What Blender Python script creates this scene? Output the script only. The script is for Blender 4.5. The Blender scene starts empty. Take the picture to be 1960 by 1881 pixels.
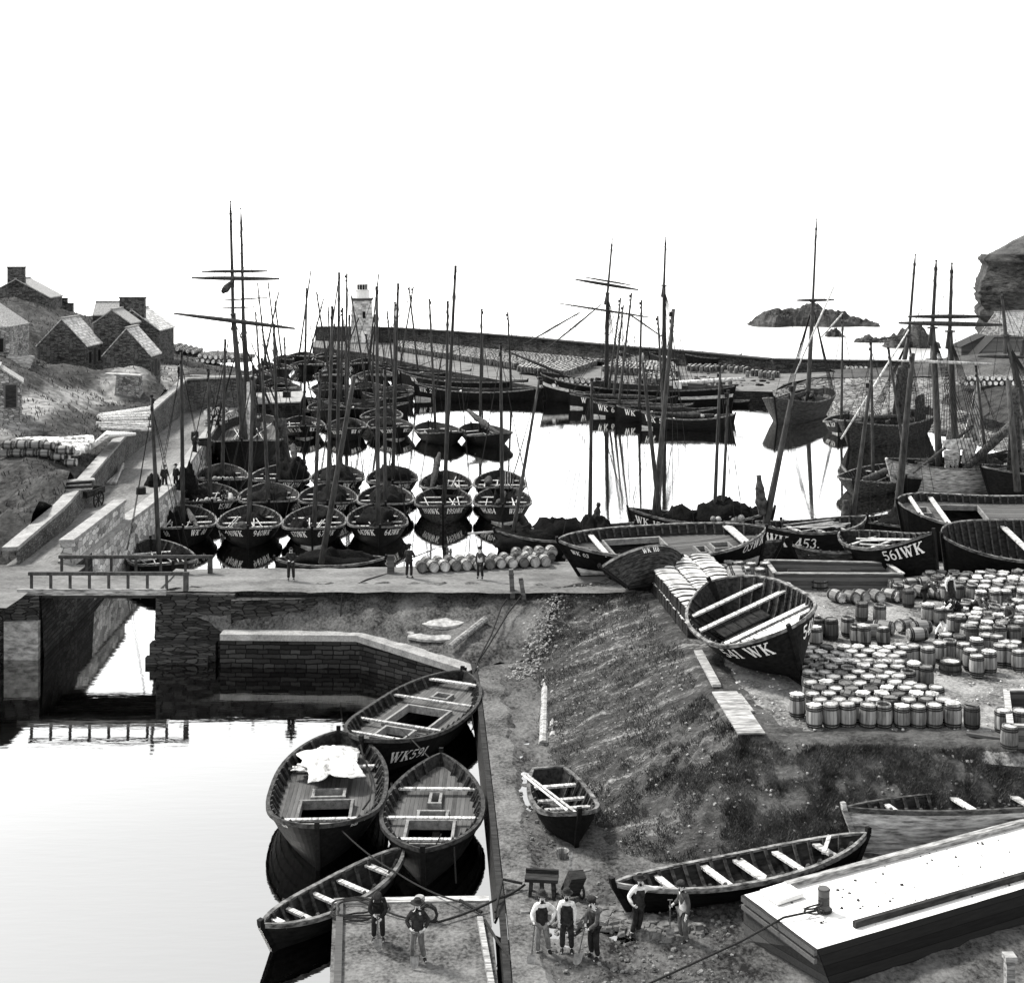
import bpy, bmesh, math, random
import numpy as np
from mathutils import Vector, Matrix, Euler, noise
R=random.Random(7)
S=bpy.context.scene; C=S.collection
PI=math.pi
# ------------------------------------------------------------ survey helpers
KF=2500.0; V0=470.0; UC=980.0; HC=20.5
def P(u,v,z=0.0):
    Y=KF*(HC-z)/(v-V0); return Vector(((u-UC)/KF*Y,Y,z))
def PY(u,v,Y): return Vector(((u-UC)/KF*Y,Y,HC-(v-V0)/KF*Y))
def lerp(a,b,t): return a+(b-a)*t
def ipl(x,pts):
    if x<=pts[0][0]: return pts[0][1]
    for (a,b),(c,d) in zip(pts,pts[1:]):
        if x<=c: return b+(d-b)*(x-a)/(c-a)
    return pts[-1][1]
# ------------------------------------------------------------ object helpers
def tag(o,label=None,cat=None,group=None,kind=None):
    if label: o['label']=label
    if cat: o['category']=cat
    if group: o['group']=group
    if kind: o['kind']=kind
    return o
def thing(name,label,cat,loc=(0,0,0),rot=(0,0,0),group=None):
    o=bpy.data.objects.new(name,None); C.objects.link(o); o.empty_display_size=.2
    o.location=loc; o.rotation_euler=rot
    return tag(o,label,cat,group)
def kids(o): return [c for c in o.children]
def copy_tree(o,parent=None,ch=None):
    c=o.copy(); C.objects.link(c); c.parent=parent
    for k in (o.children): copy_tree(k,c)
    return c
class MB:
    def __init__(s): s.v=[]; s.f=[]; s.m=[]
    def add(s,vs,fs,mi=0):
        n=len(s.v); s.v.extend([tuple(v) for v in vs])
        for f in fs: s.f.append([i+n for i in f]); s.m.append(mi)
        return s
    def box(s,c,size,rot=None,mi=0,taper=1.0):
        a,b,h=size[0]/2,size[1]/2,size[2]/2
        vs=[Vector((x*a*(taper if z>0 else 1),y*b*(taper if z>0 else 1),z*h)) for z in(-1,1) for y in(-1,1) for x in(-1,1)]
        if rot is not None:
            m=rot if isinstance(rot,Matrix) else Euler(rot).to_matrix(); vs=[m@v for v in vs]
        c=Vector(c); vs=[v+c for v in vs]
        return s.add(vs,[(0,2,3,1),(4,5,7,6),(0,1,5,4),(2,6,7,3),(0,4,6,2),(1,3,7,5)],mi)
    def beam(s,p,q,w,h,mi=0,up=(0,0,1)):
        p=Vector(p);q=Vector(q);d=q-p;L=d.length
        if L<1e-6: return s
        d/=L; upv=Vector(up)
        if abs(d.dot(upv))>.98: upv=Vector((0,1,0))
        x=d.cross(upv).normalized(); z=x.cross(d)
        vs=[a+x*(i*w/2)+z*(j*h/2) for a in(p,q) for i,j in((-1,-1),(1,-1),(1,1),(-1,1))]
        return s.add(vs,[(3,2,1,0),(4,5,6,7),(0,1,5,4),(1,2,6,5),(2,3,7,6),(3,0,4,7)],mi)
    def tube(s,pts,rad,seg=6,mi=0,cap=True):
        pts=[Vector(p) for p in pts]; n=len(pts)
        if not hasattr(rad,'__len__'): rad=[rad]*n
        vs=[];fs=[];ref=None
        for i,p in enumerate(pts):
            d=(pts[min(i+1,n-1)]-pts[max(i-1,0)]).normalized()
            if ref is None:
                ref=Vector((0,0,1)) if abs(d.z)<.9 else Vector((1,0,0))
            x=d.cross(ref).normalized(); y=d.cross(x).normalized()
            ref=y.cross(d) if False else ref
            for k in range(seg):
                a=2*PI*k/seg; vs.append(p+(x*math.cos(a)+y*math.sin(a))*rad[i])
        for i in range(n-1):
            for k in range(seg):
                k2=(k+1)%seg; fs.append((i*seg+k,i*seg+k2,(i+1)*seg+k2,(i+1)*seg+k))
        if cap: fs.append(tuple(range(seg))[::-1]); fs.append(tuple((n-1)*seg+k for k in range(seg)))
        return s.add(vs,fs,mi)
    def lathe(s,prof,seg=16,c=(0,0,0),mi=0,cap=True):
        vs=[];fs=[];n=len(prof)
        for r,z in prof:
            for k in range(seg):
                a=2*PI*k/seg; vs.append((c[0]+r*math.cos(a),c[1]+r*math.sin(a),c[2]+z))
        for i in range(n-1):
            for k in range(seg):
                k2=(k+1)%seg; fs.append((i*seg+k,i*seg+k2,(i+1)*seg+k2,(i+1)*seg+k))
        if cap: fs.append(tuple(range(seg))[::-1]); fs.append(tuple((n-1)*seg+k for k in range(seg)))
        return s.add(vs,fs,mi)
    def ball(s,c,r,seg=10,rings=6,mi=0,sc=(1,1,1)):
        prof=[]
        vs=[];fs=[]
        for i in range(rings+1):
            th=PI*i/rings
            for k in range(seg):
                a=2*PI*k/seg
                vs.append((c[0]+r*sc[0]*math.sin(th)*math.cos(a),c[1]+r*sc[1]*math.sin(th)*math.sin(a),c[2]+r*sc[2]*math.cos(th)))
        for i in range(rings):
            for k in range(seg):
                k2=(k+1)%seg; fs.append((i*seg+k,(i+1)*seg+k,(i+1)*seg+k2,i*seg+k2))
        return s.add(vs,fs,mi)
    def grid(s,rows,mi=0,close=False):
        n=len(rows[0]); vs=[p for r in rows for p in r]; fs=[]
        for i in range(len(rows)-1):
            for k in range(n if close else n-1):
                k2=(k+1)%n; fs.append((i*n+k,i*n+k2,(i+1)*n+k2,(i+1)*n+k))
        return s.add(vs,fs,mi)
    def prism(s,poly,z0,z1,mi=0,mtop=None):
        n=len(poly); vs=[(p[0],p[1],z0) for p in poly]+[(p[0],p[1],z1 if len(p)<3 else p[2]) for p in poly]
        s.add(vs,[(i,(i+1)%n,n+(i+1)%n,n+i) for i in range(n)],mi)
        s.add(vs[n:],[tuple(range(n))],mi if mtop is None else mtop)
        return s
    def build(s,name,mats,parent=None,uv=False,smooth=False,autos=None):
        me=bpy.data.meshes.new(name); me.from_pydata(s.v,[],s.f)
        if not isinstance(mats,(list,tuple)): mats=[mats]
        for m in mats: me.materials.append(m)
        if len(mats)>1: me.polygons.foreach_set('material_index',s.m)
        if smooth: me.polygons.foreach_set('use_smooth',[True]*len(s.f))
        if uv:
            L=me.uv_layers.new(name='UVMap'); d=L.data; co=me.vertices
            for p in me.polygons:
                n=p.normal
                if abs(n.z)>.93: t=Vector((1,0,0)); b=Vector((0,1,0))
                else:
                    t=Vector((-n.y,n.x,0)).normalized(); b=n.cross(t)
                    if abs(n.z)<.3: b=Vector((0,0,1))
                for li in p.loop_indices:
                    c=co[me.loops[li].vertex_index].co; d[li].uv=(c.dot(t),c.dot(b))
        me.update()
        o=bpy.data.objects.new(name,me); C.objects.link(o)
        if parent is not None: o.parent=parent
        return o
# ------------------------------------------------------------ materials
def newmat(name,rough=.85,spec=.06):
    m=bpy.data.materials.new(name); m.use_nodes=True; nt=m.node_tree
    b=nt.nodes['Principled BSDF']; b.inputs['Roughness'].default_value=rough
    b.inputs['Specular IOR Level'].default_value=spec
    return m,nt,b
TINT=(1.0,.995,.975)
def g(c):
    k=min(1,max(0,(c-.28)/.4)); c=c*(.45+.33*k*k*(3-2*k)); return (c*TINT[0],c*TINT[1],c*TINT[2],1)
def N(nt,t,**kw):
    n=nt.nodes.new(t)
    for k,v in kw.items():
        if hasattr(n,k): setattr(n,k,v)
        else: n.inputs[k].default_value=v
    return n
def LK(nt,a,b): nt.links.new(a,b)
def ramp(nt,fac,stops):
    r=N(nt,'ShaderNodeValToRGB'); e=r.color_ramp.elements
    while len(e)<len(stops): e.new(.5)
    for i,(p,c) in enumerate(stops): e[i].position=p; e[i].color=g(c)
    LK(nt,fac,r.inputs[0]); return r.outputs[0]
def coords(nt,scale,space='Object'):
    t=N(nt,'ShaderNodeTexCoord'); mp=N(nt,'ShaderNodeMapping'); mp.inputs['Scale'].default_value=scale
    LK(nt,t.outputs[space],mp.inputs['Vector']); return mp.outputs[0]
def mathn(nt,op,a,b=None):
    n=N(nt,'ShaderNodeMath',operation=op)
    for i,x in enumerate((a,b)):
        if x is None: continue
        if hasattr(x,'links'): LK(nt,x,n.inputs[i])
        else: n.inputs[i].default_value=x
    return n.outputs[0]
def mixmul(nt,col,fac):   # multiply colour by scalar socket
    n=N(nt,'ShaderNodeVectorMath',operation='SCALE'); LK(nt,col,n.inputs[0]); LK(nt,fac,n.inputs['Scale']); return n.outputs[0]
def objrand(nt,col,amt):
    if not amt: return col
    oi=N(nt,'ShaderNodeObjectInfo'); f=mathn(nt,'MULTIPLY_ADD',oi.outputs['Random'],amt*2); f.node.inputs[2].default_value=1-amt
    return mixmul(nt,col,f)
def bump(nt,b,h,strength,dist=.05):
    n=N(nt,'ShaderNodeBump'); n.inputs['Strength'].default_value=strength; n.inputs['Distance'].default_value=dist
    LK(nt,h,n.inputs['Height']); LK(nt,n.outputs[0],b.inputs['Normal'])
def noisy(name,lo,hi,scale=(4,4,4),rough=.85,bs=.3,bd=.03,rnd=0,det=6,p0=.35,p1=.65,spec=.06,mid=None,dist=0,fine=0):
    m,nt,b=newmat(name,rough,spec)
    nz=N(nt,'ShaderNodeTexNoise'); nz.inputs['Scale'].default_value=1; nz.inputs['Detail'].default_value=det; nz.inputs['Roughness'].default_value=.62; nz.inputs['Distortion'].default_value=dist
    cv=coords(nt,scale); LK(nt,cv,nz.inputs['Vector'])
    out=nz.outputs[0]
    if fine:
        n2=N(nt,'ShaderNodeTexNoise'); n2.inputs['Scale'].default_value=fine; n2.inputs['Detail'].default_value=8; n2.inputs['Roughness'].default_value=.7; LK(nt,cv,n2.inputs['Vector'])
        out=mathn(nt,'ADD',mathn(nt,'MULTIPLY',out,.5),mathn(nt,'MULTIPLY',n2.outputs[0],.5))
    st=[(p0,lo),(p1,hi)] if mid is None else [(p0,lo),((p0+p1)/2,mid),(p1,hi)]
    c=objrand(nt,ramp(nt,out,st),rnd); LK(nt,c,b.inputs['Base Color'])
    if bs: bump(nt,b,out,bs,bd)
    return m
def planky(name,lo,hi,axis=1,width=.16,length=0,rough=.8,rnd=.0,seam=.25,streak=(1.2,14,14)):
    m,nt,b=newmat(name,rough)
    t=N(nt,'ShaderNodeTexCoord'); sx=N(nt,'ShaderNodeSeparateXYZ'); LK(nt,t.outputs['Object'],sx.inputs[0])
    q=mathn(nt,'MULTIPLY',sx.outputs[axis],1/width); fl=mathn(nt,'FLOOR',q); fr=mathn(nt,'FRACT',q)
    wn=N(nt,'ShaderNodeTexWhiteNoise',noise_dimensions='1D'); LK(nt,fl,wn.inputs['W'])
    nz=N(nt,'ShaderNodeTexNoise'); nz.inputs['Scale'].default_value=1; nz.inputs['Detail'].default_value=6; nz.inputs['Roughness'].default_value=.65
    LK(nt,coords(nt,streak),nz.inputs['Vector'])
    s=mathn(nt,'ADD',mathn(nt,'MULTIPLY',wn.outputs[0],.35),mathn(nt,'MULTIPLY',nz.outputs[0],.75))
    c=ramp(nt,s,[(.25,lo),(.85,hi)])
    sm=mathn(nt,'GREATER_THAN',fr,.07); f=mathn(nt,'MULTIPLY_ADD',sm,1-seam); f.node.inputs[2].default_value=seam
    c=objrand(nt,mixmul(nt,c,f),rnd); LK(nt,c,b.inputs['Base Color'])
    bump(nt,b,mathn(nt,'ADD',mathn(nt,'MULTIPLY',nz.outputs[0],.4),sm),.4,.012)
    return m
def masonry(name,lo,hi,mortar,bw,bh,dist=.15,bs=.6,ms=.03,rough=.9,big=.25):
    m,nt,b=newmat(name,rough,.1)
    uv=N(nt,'ShaderNodeTexCoord'); nz=N(nt,'ShaderNodeTexNoise'); nz.inputs['Scale'].default_value=1.6/bw; nz.inputs['Detail'].default_value=3
    LK(nt,uv.outputs['UV'],nz.inputs['Vector'])
    sub=N(nt,'ShaderNodeVectorMath',operation='SUBTRACT'); LK(nt,nz.outputs['Color'],sub.inputs[0]); sub.inputs[1].default_value=(.5,.5,.5)
    sc=N(nt,'ShaderNodeVectorMath',operation='SCALE'); LK(nt,sub.outputs[0],sc.inputs[0]); sc.inputs['Scale'].default_value=dist
    ad=N(nt,'ShaderNodeVectorMath',operation='ADD'); LK(nt,uv.outputs['UV'],ad.inputs[0]); LK(nt,sc.outputs[0],ad.inputs[1])
    br=N(nt,'ShaderNodeTexBrick'); LK(nt,ad.outputs[0],br.inputs['Vector'])
    br.inputs['Scale'].default_value=1; br.inputs['Brick Width'].default_value=bw; br.inputs['Row Height'].default_value=bh
    br.inputs['Mortar Size'].default_value=ms; br.inputs['Mortar Smooth'].default_value=.4; br.inputs['Bias'].default_value=0
    br.offset=.42; br.squash=.62; br.squash_frequency=3
    br.inputs['Color1'].default_value=g(lo); br.inputs['Color2'].default_value=g(hi); br.inputs['Mortar'].default_value=g(mortar)
    n2=N(nt,'ShaderNodeTexNoise'); n2.inputs['Scale'].default_value=7; n2.inputs['Detail'].default_value=8; n2.inputs['Roughness'].default_value=.7; LK(nt,uv.outputs['UV'],n2.inputs['Vector'])
    n3=N(nt,'ShaderNodeTexNoise'); n3.inputs['Scale'].default_value=.5; n3.inputs['Detail'].default_value=4; LK(nt,uv.outputs['UV'],n3.inputs['Vector'])
    f=mathn(nt,'ADD',mathn(nt,'MULTIPLY',n2.outputs[0],1.0),mathn(nt,'MULTIPLY',n3.outputs[0],big*2)); f=mathn(nt,'ADD',f,.5-big)
    LK(nt,mixmul(nt,br.outputs[0],f),b.inputs['Base Color'])
    h=mathn(nt,'ADD',mathn(nt,'MULTIPLY',br.outputs['Fac'],-1.0),mathn(nt,'MULTIPLY',n2.outputs[0],.7))
    bump(nt,b,h,bs,.06)
    return m
def rubblem(name,lo,hi,mortar,w,h,rand=.8,ms=.05,bs=.8,rough=.9):
    m,nt,b=newmat(name,rough,.1)
    uv=N(nt,'ShaderNodeTexCoord'); nz=N(nt,'ShaderNodeTexNoise'); nz.inputs['Scale'].default_value=2.2/w; nz.inputs['Detail'].default_value=3; LK(nt,uv.outputs['UV'],nz.inputs['Vector'])
    sub=N(nt,'ShaderNodeVectorMath',operation='SUBTRACT'); LK(nt,nz.outputs['Color'],sub.inputs[0]); sub.inputs[1].default_value=(.5,.5,.5)
    sc=N(nt,'ShaderNodeVectorMath',operation='MULTIPLY'); LK(nt,sub.outputs[0],sc.inputs[0]); sc.inputs[1].default_value=(w*.5,h*.5,0)
    ad=N(nt,'ShaderNodeVectorMath',operation='ADD'); LK(nt,uv.outputs['UV'],ad.inputs[0]); LK(nt,sc.outputs[0],ad.inputs[1])
    mp=N(nt,'ShaderNodeMapping'); mp.inputs['Scale'].default_value=(1/w,1/h,1); LK(nt,ad.outputs[0],mp.inputs['Vector'])
    v1=N(nt,'ShaderNodeTexVoronoi',voronoi_dimensions='2D',feature='F1'); v1.inputs['Scale'].default_value=1; v1.inputs['Randomness'].default_value=rand; LK(nt,mp.outputs[0],v1.inputs['Vector'])
    v2=N(nt,'ShaderNodeTexVoronoi',voronoi_dimensions='2D',feature='DISTANCE_TO_EDGE'); v2.inputs['Scale'].default_value=1; v2.inputs['Randomness'].default_value=rand; LK(nt,mp.outputs[0],v2.inputs['Vector'])
    sx=N(nt,'ShaderNodeSeparateXYZ'); LK(nt,v1.outputs['Color'],sx.inputs[0])
    n2=N(nt,'ShaderNodeTexNoise'); n2.inputs['Scale'].default_value=9; n2.inputs['Detail'].default_value=8; n2.inputs['Roughness'].default_value=.7; LK(nt,uv.outputs['UV'],n2.inputs['Vector'])
    n3=N(nt,'ShaderNodeTexNoise'); n3.inputs['Scale'].default_value=.35; n3.inputs['Detail'].default_value=5; LK(nt,uv.outputs['UV'],n3.inputs['Vector'])
    s=mathn(nt,'ADD',mathn(nt,'MULTIPLY',sx.outputs[0],.5),mathn(nt,'MULTIPLY',n2.outputs[0],.5)); s=mathn(nt,'ADD',s,mathn(nt,'MULTIPLY',n3.outputs[0],.7))
    c=ramp(nt,mathn(nt,'SUBTRACT',s,.35),[(.15,lo),(.8,hi)])
    e=N(nt,'ShaderNodeMapRange'); LK(nt,v2.outputs['Distance'],e.inputs[0]); e.inputs[1].default_value=ms*.3; e.inputs[2].default_value=ms*1.6
    mx=N(nt,'ShaderNodeMix',data_type='RGBA'); LK(nt,e.outputs[0],mx.inputs[0]); mx.inputs[6].default_value=g(mortar); LK(nt,c,mx.inputs[7]); LK(nt,mx.outputs[2],b.inputs['Base Color'])
    bump(nt,b,mathn(nt,'ADD',e.outputs[0],mathn(nt,'MULTIPLY',n2.outputs[0],.6)),bs,.07)
    return m
def staves(name,lo,hi,n=15,rnd=.25):
    m,nt,b=newmat(name,.8)
    t=N(nt,'ShaderNodeTexCoord'); sx=N(nt,'ShaderNodeSeparateXYZ'); LK(nt,t.outputs['Object'],sx.inputs[0])
    a=mathn(nt,'ARCTAN2',sx.outputs[1],sx.outputs[0]); q=mathn(nt,'MULTIPLY',a,n/(2*PI)); fl=mathn(nt,'FLOOR',q); fr=mathn(nt,'FRACT',q)
    oi=N(nt,'ShaderNodeObjectInfo'); w=mathn(nt,'ADD',fl,mathn(nt,'MULTIPLY',oi.outputs['Random'],97))
    wn=N(nt,'ShaderNodeTexWhiteNoise',noise_dimensions='1D'); LK(nt,w,wn.inputs['W'])
    nz=N(nt,'ShaderNodeTexNoise',noise_dimensions='4D'); nz.inputs['Scale'].default_value=1; nz.inputs['Detail'].default_value=5; LK(nt,coords(nt,(9,9,2.2)),nz.inputs['Vector']); LK(nt,w,nz.inputs['W'])
    s=mathn(nt,'ADD',mathn(nt,'MULTIPLY',wn.outputs[0],.45),mathn(nt,'MULTIPLY',nz.outputs[0],.7))
    c=ramp(nt,s,[(.22,lo),(.85,hi)])
    sm=mathn(nt,'GREATER_THAN',fr,.1); f=mathn(nt,'MULTIPLY_ADD',sm,.65); f.node.inputs[2].default_value=.35
    LK(nt,objrand(nt,mixmul(nt,c,f),rnd),b.inputs['Base Color'])
    bump(nt,b,sm,.3,.01)
    return m
M={}
M['hull']=noisy('tarred_hull',.004,.020,(1.5,6,10),.62,.25,.012,rnd=.35,spec=.08)
M['hullworn']=noisy('worn_hull_planks',.02,.13,(2.2,5,12),.75,.3,.015,rnd=.2,p0=.4,p1=.72)
M['hullgrey']=noisy('grey_painted_hull',.05,.14,(.8,4,6),.6,.2,.012,rnd=.15)
M['hullpale']=noisy('pale_hull',.16,.62,(1.2,4,8),.6,.2,.012,rnd=.1)
M['boot']=noisy('whitish_bottom_paint',.4,.72,(2,3,5),.6,.1,.01)
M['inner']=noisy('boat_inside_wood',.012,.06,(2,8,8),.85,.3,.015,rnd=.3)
M['coam']=noisy('hatch_coaming_wood',.10,.42,(3,6,6),.85,.3,.01,rnd=.25,fine=7)
M['rail']=noisy('worn_gunwale',.05,.40,(3,3,9),.75,.2,.01,rnd=.25,p0=.38,p1=.7)
M['raildark']=noisy('dark_gunwale',.02,.12,(4,5,9),.75,.2,.01,rnd=.25)
M['thwart']=noisy('bleached_thwart',.2,.62,(2,14,14),.8,.2,.01,rnd=.25)
M['deck']=planky('deck_planks',.07,.24,1,.15,rnd=.2)
M['decklight']=planky('light_deck_planks',.16,.36,1,.15,rnd=.15)
M['spar']=noisy('spar_wood',.025,.12,(6,6,1.5),.6,.2,.01,rnd=.3,p0=.3,p1=.7)
M['sparlight']=noisy('scraped_spar',.3,.62,(6,6,2),.6,.2,.01,rnd=.2)
M['dark']=noisy('black_iron',.012,.04,(8,8,8),.6,.2,.01)
M['rope']=noisy('tarred_rope',.02,.06,(30,30,30),.9,.3,.01)
M['ropelight']=noisy('hemp_rope',.12,.25,(30,30,30),.9,.3,.01)
M['net']=noisy('herring_net',.002,.024,(7,7,7),.95,1,.15,rnd=.2,det=8,fine=5)
M['sail']=noisy('barked_sail',.03,.14,(4,4,4),.9,.6,.08,rnd=.3)
M['canvas']=noisy('pale_canvas',.3,.8,(2.5,2.5,2.5),.85,.8,.08)
M['letter']=noisy('white_lettering',.55,.85,(14,14,14),.7,0,p0=.3,p1=.5)
M['letterold']=noisy('worn_lettering',.2,.7,(22,22,22),.7,0,p0=.4,p1=.6)
M['buoy']=noisy('bladder_buoy',.2,.5,(6,6,6),.55,.1,.01,rnd=.5)
M['stave']=staves('barrel_staves',.05,.42)
M['stavedark']=staves('dark_barrel_staves',.03,.22)
M['lid']=planky('barrel_head',.34,.78,0,.12,rnd=.28,seam=.55,streak=(10,2,6))
M['liddark']=planky('weathered_barrel_head',.10,.34,0,.12,rnd=.5,seam=.5,streak=(10,2,6))
M['board']=noisy('loose_head_boards',.25,.75,(9,3,3),.85,.3,.01,rnd=.35)
M['hoop']=noisy('wooden_hoop',.012,.06,(8,8,20),.8,.2,.01,rnd=.3)
M['bundle']=noisy('stave_bundle',.12,.7,(1.6,22,22),.9,.9,.04,rnd=.25,p0=.36,p1=.6)
M['cask']=noisy('far_casks',.03,.3,(2.2,2.2,1),.85,.3,.03)
M['casklid']=noisy('far_cask_heads',.35,.9,(2.3,2.3,2.3),.85,.2,.03,p0=.4,p1=.55)
M['timber']=planky('weathered_timber',.07,.22,2,.2,rnd=.2)
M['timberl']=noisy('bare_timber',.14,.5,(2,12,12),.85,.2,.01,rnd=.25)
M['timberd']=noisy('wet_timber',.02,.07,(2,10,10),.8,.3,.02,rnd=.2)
M['fence']=noisy('railing_wood',.05,.14,(6,6,3),.85,.2,.01,rnd=.2)
M['drystone']=rubblem('dry_stone',.010,.13,.003,.62,.145,.9)
M['quaywall']=masonry('coursed_quay_stone',.014,.07,.004,.85,.22,.16,.9,.028,big=.3)
M['rubble']=rubblem('rubble_wall',.07,.28,.04,.36,.17)
M['harl']=rubblem('limewashed_wall',.12,.66,.16,.7,.32,.8,.04,.5)
M['cottage']=rubblem('cottage_stone',.022,.24,.01,.42,.15)
M['cottagel']=rubblem('limed_cottage_stone',.1,.5,.07,.4,.2)
M['light']=masonry('lighthouse_ashlar',.35,.68,.5,.75,.36,.03,.3,.025,big=.3)
M['pitch']=rubblem('pitched_stone',.03,.42,.015,.8,.34,.9,.07,1)
M['coping']=noisy('coping_stone',.2,.48,(1.2,1.2,1.2),.85,.4,.02,fine=9)
M['slate']=masonry('flag_roof',.42,.66,.12,.5,.36,.12,.5,.02)
M['thatch']=noisy('thatch',.25,.5,(9,9,2.5),.95,.6,.05)
M['white']=noisy('white_paint',.7,.85,(3,3,3),.6,.1,.01)
M['glass']=noisy('dark_opening',.01,.02,(2,2,2),.3,0)
M['litdeck']=planky('white_barge_deck',.55,.9,1,.32,seam=.72,streak=(1.0,7,7))  # deck much paler than the sides: overhead light put into the colour
M['bargeside']=planky('shaded_barge_side',.014,.04,2,.3,rnd=0,seam=.4)  # darker copy of the end planks: shade on the long side painted in
M['bargeend']=planky('lit_barge_end',.06,.16,2,.3,rnd=0,seam=.5)  # paler copy of the side planks: light on the short end painted in
M['pontoon']=noisy('worn_pontoon_deck',.03,.28,(.7,.7,.7),.85,.6,.02,p0=.4,p1=.6,det=10,fine=13)
M['road']=noisy('trodden_road',.10,.32,(.35,.9,1),.95,.7,.03,det=12,p0=.38,p1=.60,fine=13)
M['quay']=noisy('quay_gravel',.11,.34,(.5,.1,1),.95,.6,.03,det=12,p0=.38,p1=.6,fine=16)
M['shore']=noisy('muddy_shore',.016,.24,(.6,.45,.6),.9,1,.05,det=12,p0=.40,p1=.62,fine=13)
M['terrace']=noisy('gravel_yard',.05,.42,(.5,.5,.5),.95,.9,.04,det=14,p0=.40,p1=.60,fine=17)
M['bankbare']=noisy('bare_streaked_bank',.010,.20,(.30,1.9,.6),.95,1.0,.08,det=14,p0=.42,p1=.64,fine=7)
M['bank']=noisy('rough_grass_bank',.010,.13,(.7,1.1,.7),.95,1.0,.1,det=14,p0=.40,p1=.66,fine=9)
M['hill']=noisy('hill_turf',.015,.17,(.22,.22,.4),.95,1,.15,det=14,p0=.38,p1=.62,fine=14)
M['track']=noisy('dirt_track',.16,.34,(.6,.6,.6),.95,.5,.04,det=10,fine=9)
M['rock']=noisy('sea_rock',.010,.17,(.2,.2,.5),.9,1,.5,det=14,p0=.38,p1=.64,fine=7)
M['cliff']=noisy('cliff_rock',.006,.14,(.10,.10,.3),.95,1,.9,det=15,p0=.38,p1=.64,fine=8)
M['stone']=noisy('loose_stone',.12,.42,(4,4,4),.9,.6,.03,rnd=.5)
M['slab']=noisy('stone_slab',.22,.5,(2.5,2.5,6),.9,.5,.03,rnd=.2)
M['logpale']=noisy('peeled_log',.3,.8,(2,12,12),.85,.2,.01,rnd=.25)
M['grass']=noisy('grass_blades',.03,.24,(1.3,1.3,1.3),.9,0,det=8,p0=.35,p1=.68)
M['skin']=noisy('skin',.48,.6,(10,10,10),.6,0)
M['shirt']=noisy('white_shirt',.5,.72,(9,9,9),.9,.3,.02)
M['cloth']=noisy('dark_cloth',.016,.05,(9,9,9),.95,.3,.02,rnd=.3)
M['trouser']=noisy('moleskin_trousers',.12,.30,(8,8,4),.95,.4,.02,rnd=.3)
M['greycloth']=noisy('grey_jersey',.07,.15,(9,9,9),.95,.3,.02,rnd=.3)
M['hair']=noisy('dark_hair',.015,.04,(20,20,20),.8,.2,.01)
M['steel']=noisy('shovel_steel',.2,.4,(9,9,9),.45,.1,.01)
# water: still, mirror-like
def water_mat():
    m,nt,b=newmat('still_water',.03,.5)
    b.inputs['Metallic'].default_value=1.0
    lw=N(nt,'ShaderNodeLayerWeight'); lw.inputs[0].default_value=.5
    LK(nt,ramp(nt,lw.outputs['Facing'],[(.48,.47),(.60,.45),(.72,.52),(.85,.9)]),b.inputs['Base Color'])
    ps=N(nt,'ShaderNodeNewGeometry'); sx=N(nt,'ShaderNodeSeparateXYZ'); LK(nt,ps.outputs['Position'],sx.inputs[0])
    mr=N(nt,'ShaderNodeMapRange'); LK(nt,sx.outputs[1],mr.inputs[0]); mr.inputs[1].default_value=200; mr.inputs[2].default_value=275; mr.inputs[3].default_value=.03; mr.inputs[4].default_value=.5; LK(nt,mr.outputs[0],b.inputs['Roughness'])
    n1=N(nt,'ShaderNodeTexNoise'); n1.inputs['Scale'].default_value=1; n1.inputs['Detail'].default_value=3; LK(nt,coords(nt,(.7,3.0,1)),n1.inputs['Vector'])
    bump(nt,b,n1.outputs[0],.075,.05)
    return m
M['water']=water_mat()

def hill_mat():
    m=noisy('hill_turf_and_track',.008,.12,(.22,.22,.4),.95,1,.15,det=14,p0=.38,p1=.62,fine=14); nt=m.node_tree; b=nt.nodes['Principled BSDF']
    src=b.inputs['Base Color'].links[0].from_socket
    at=N(nt,'ShaderNodeAttribute'); at.attribute_name='track'
    nz=N(nt,'ShaderNodeTexNoise'); nz.inputs['Scale'].default_value=1; nz.inputs['Detail'].default_value=8; LK(nt,coords(nt,(1.3,1.3,1.3)),nz.inputs['Vector'])
    mx=N(nt,'ShaderNodeMix',data_type='RGBA'); f=mathn(nt,'SUBTRACT',mathn(nt,'ADD',at.outputs['Fac'],mathn(nt,'MULTIPLY',nz.outputs[0],.8)),.4); f.node.use_clamp=True
    LK(nt,f,mx.inputs[0]); LK(nt,src,mx.inputs[6]); LK(nt,ramp(nt,nz.outputs[0],[(.35,.2),(.65,.42)]),mx.inputs[7]); LK(nt,mx.outputs[2],b.inputs['Base Color'])
    return m
M['hilltrack']=hill_mat()

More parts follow.
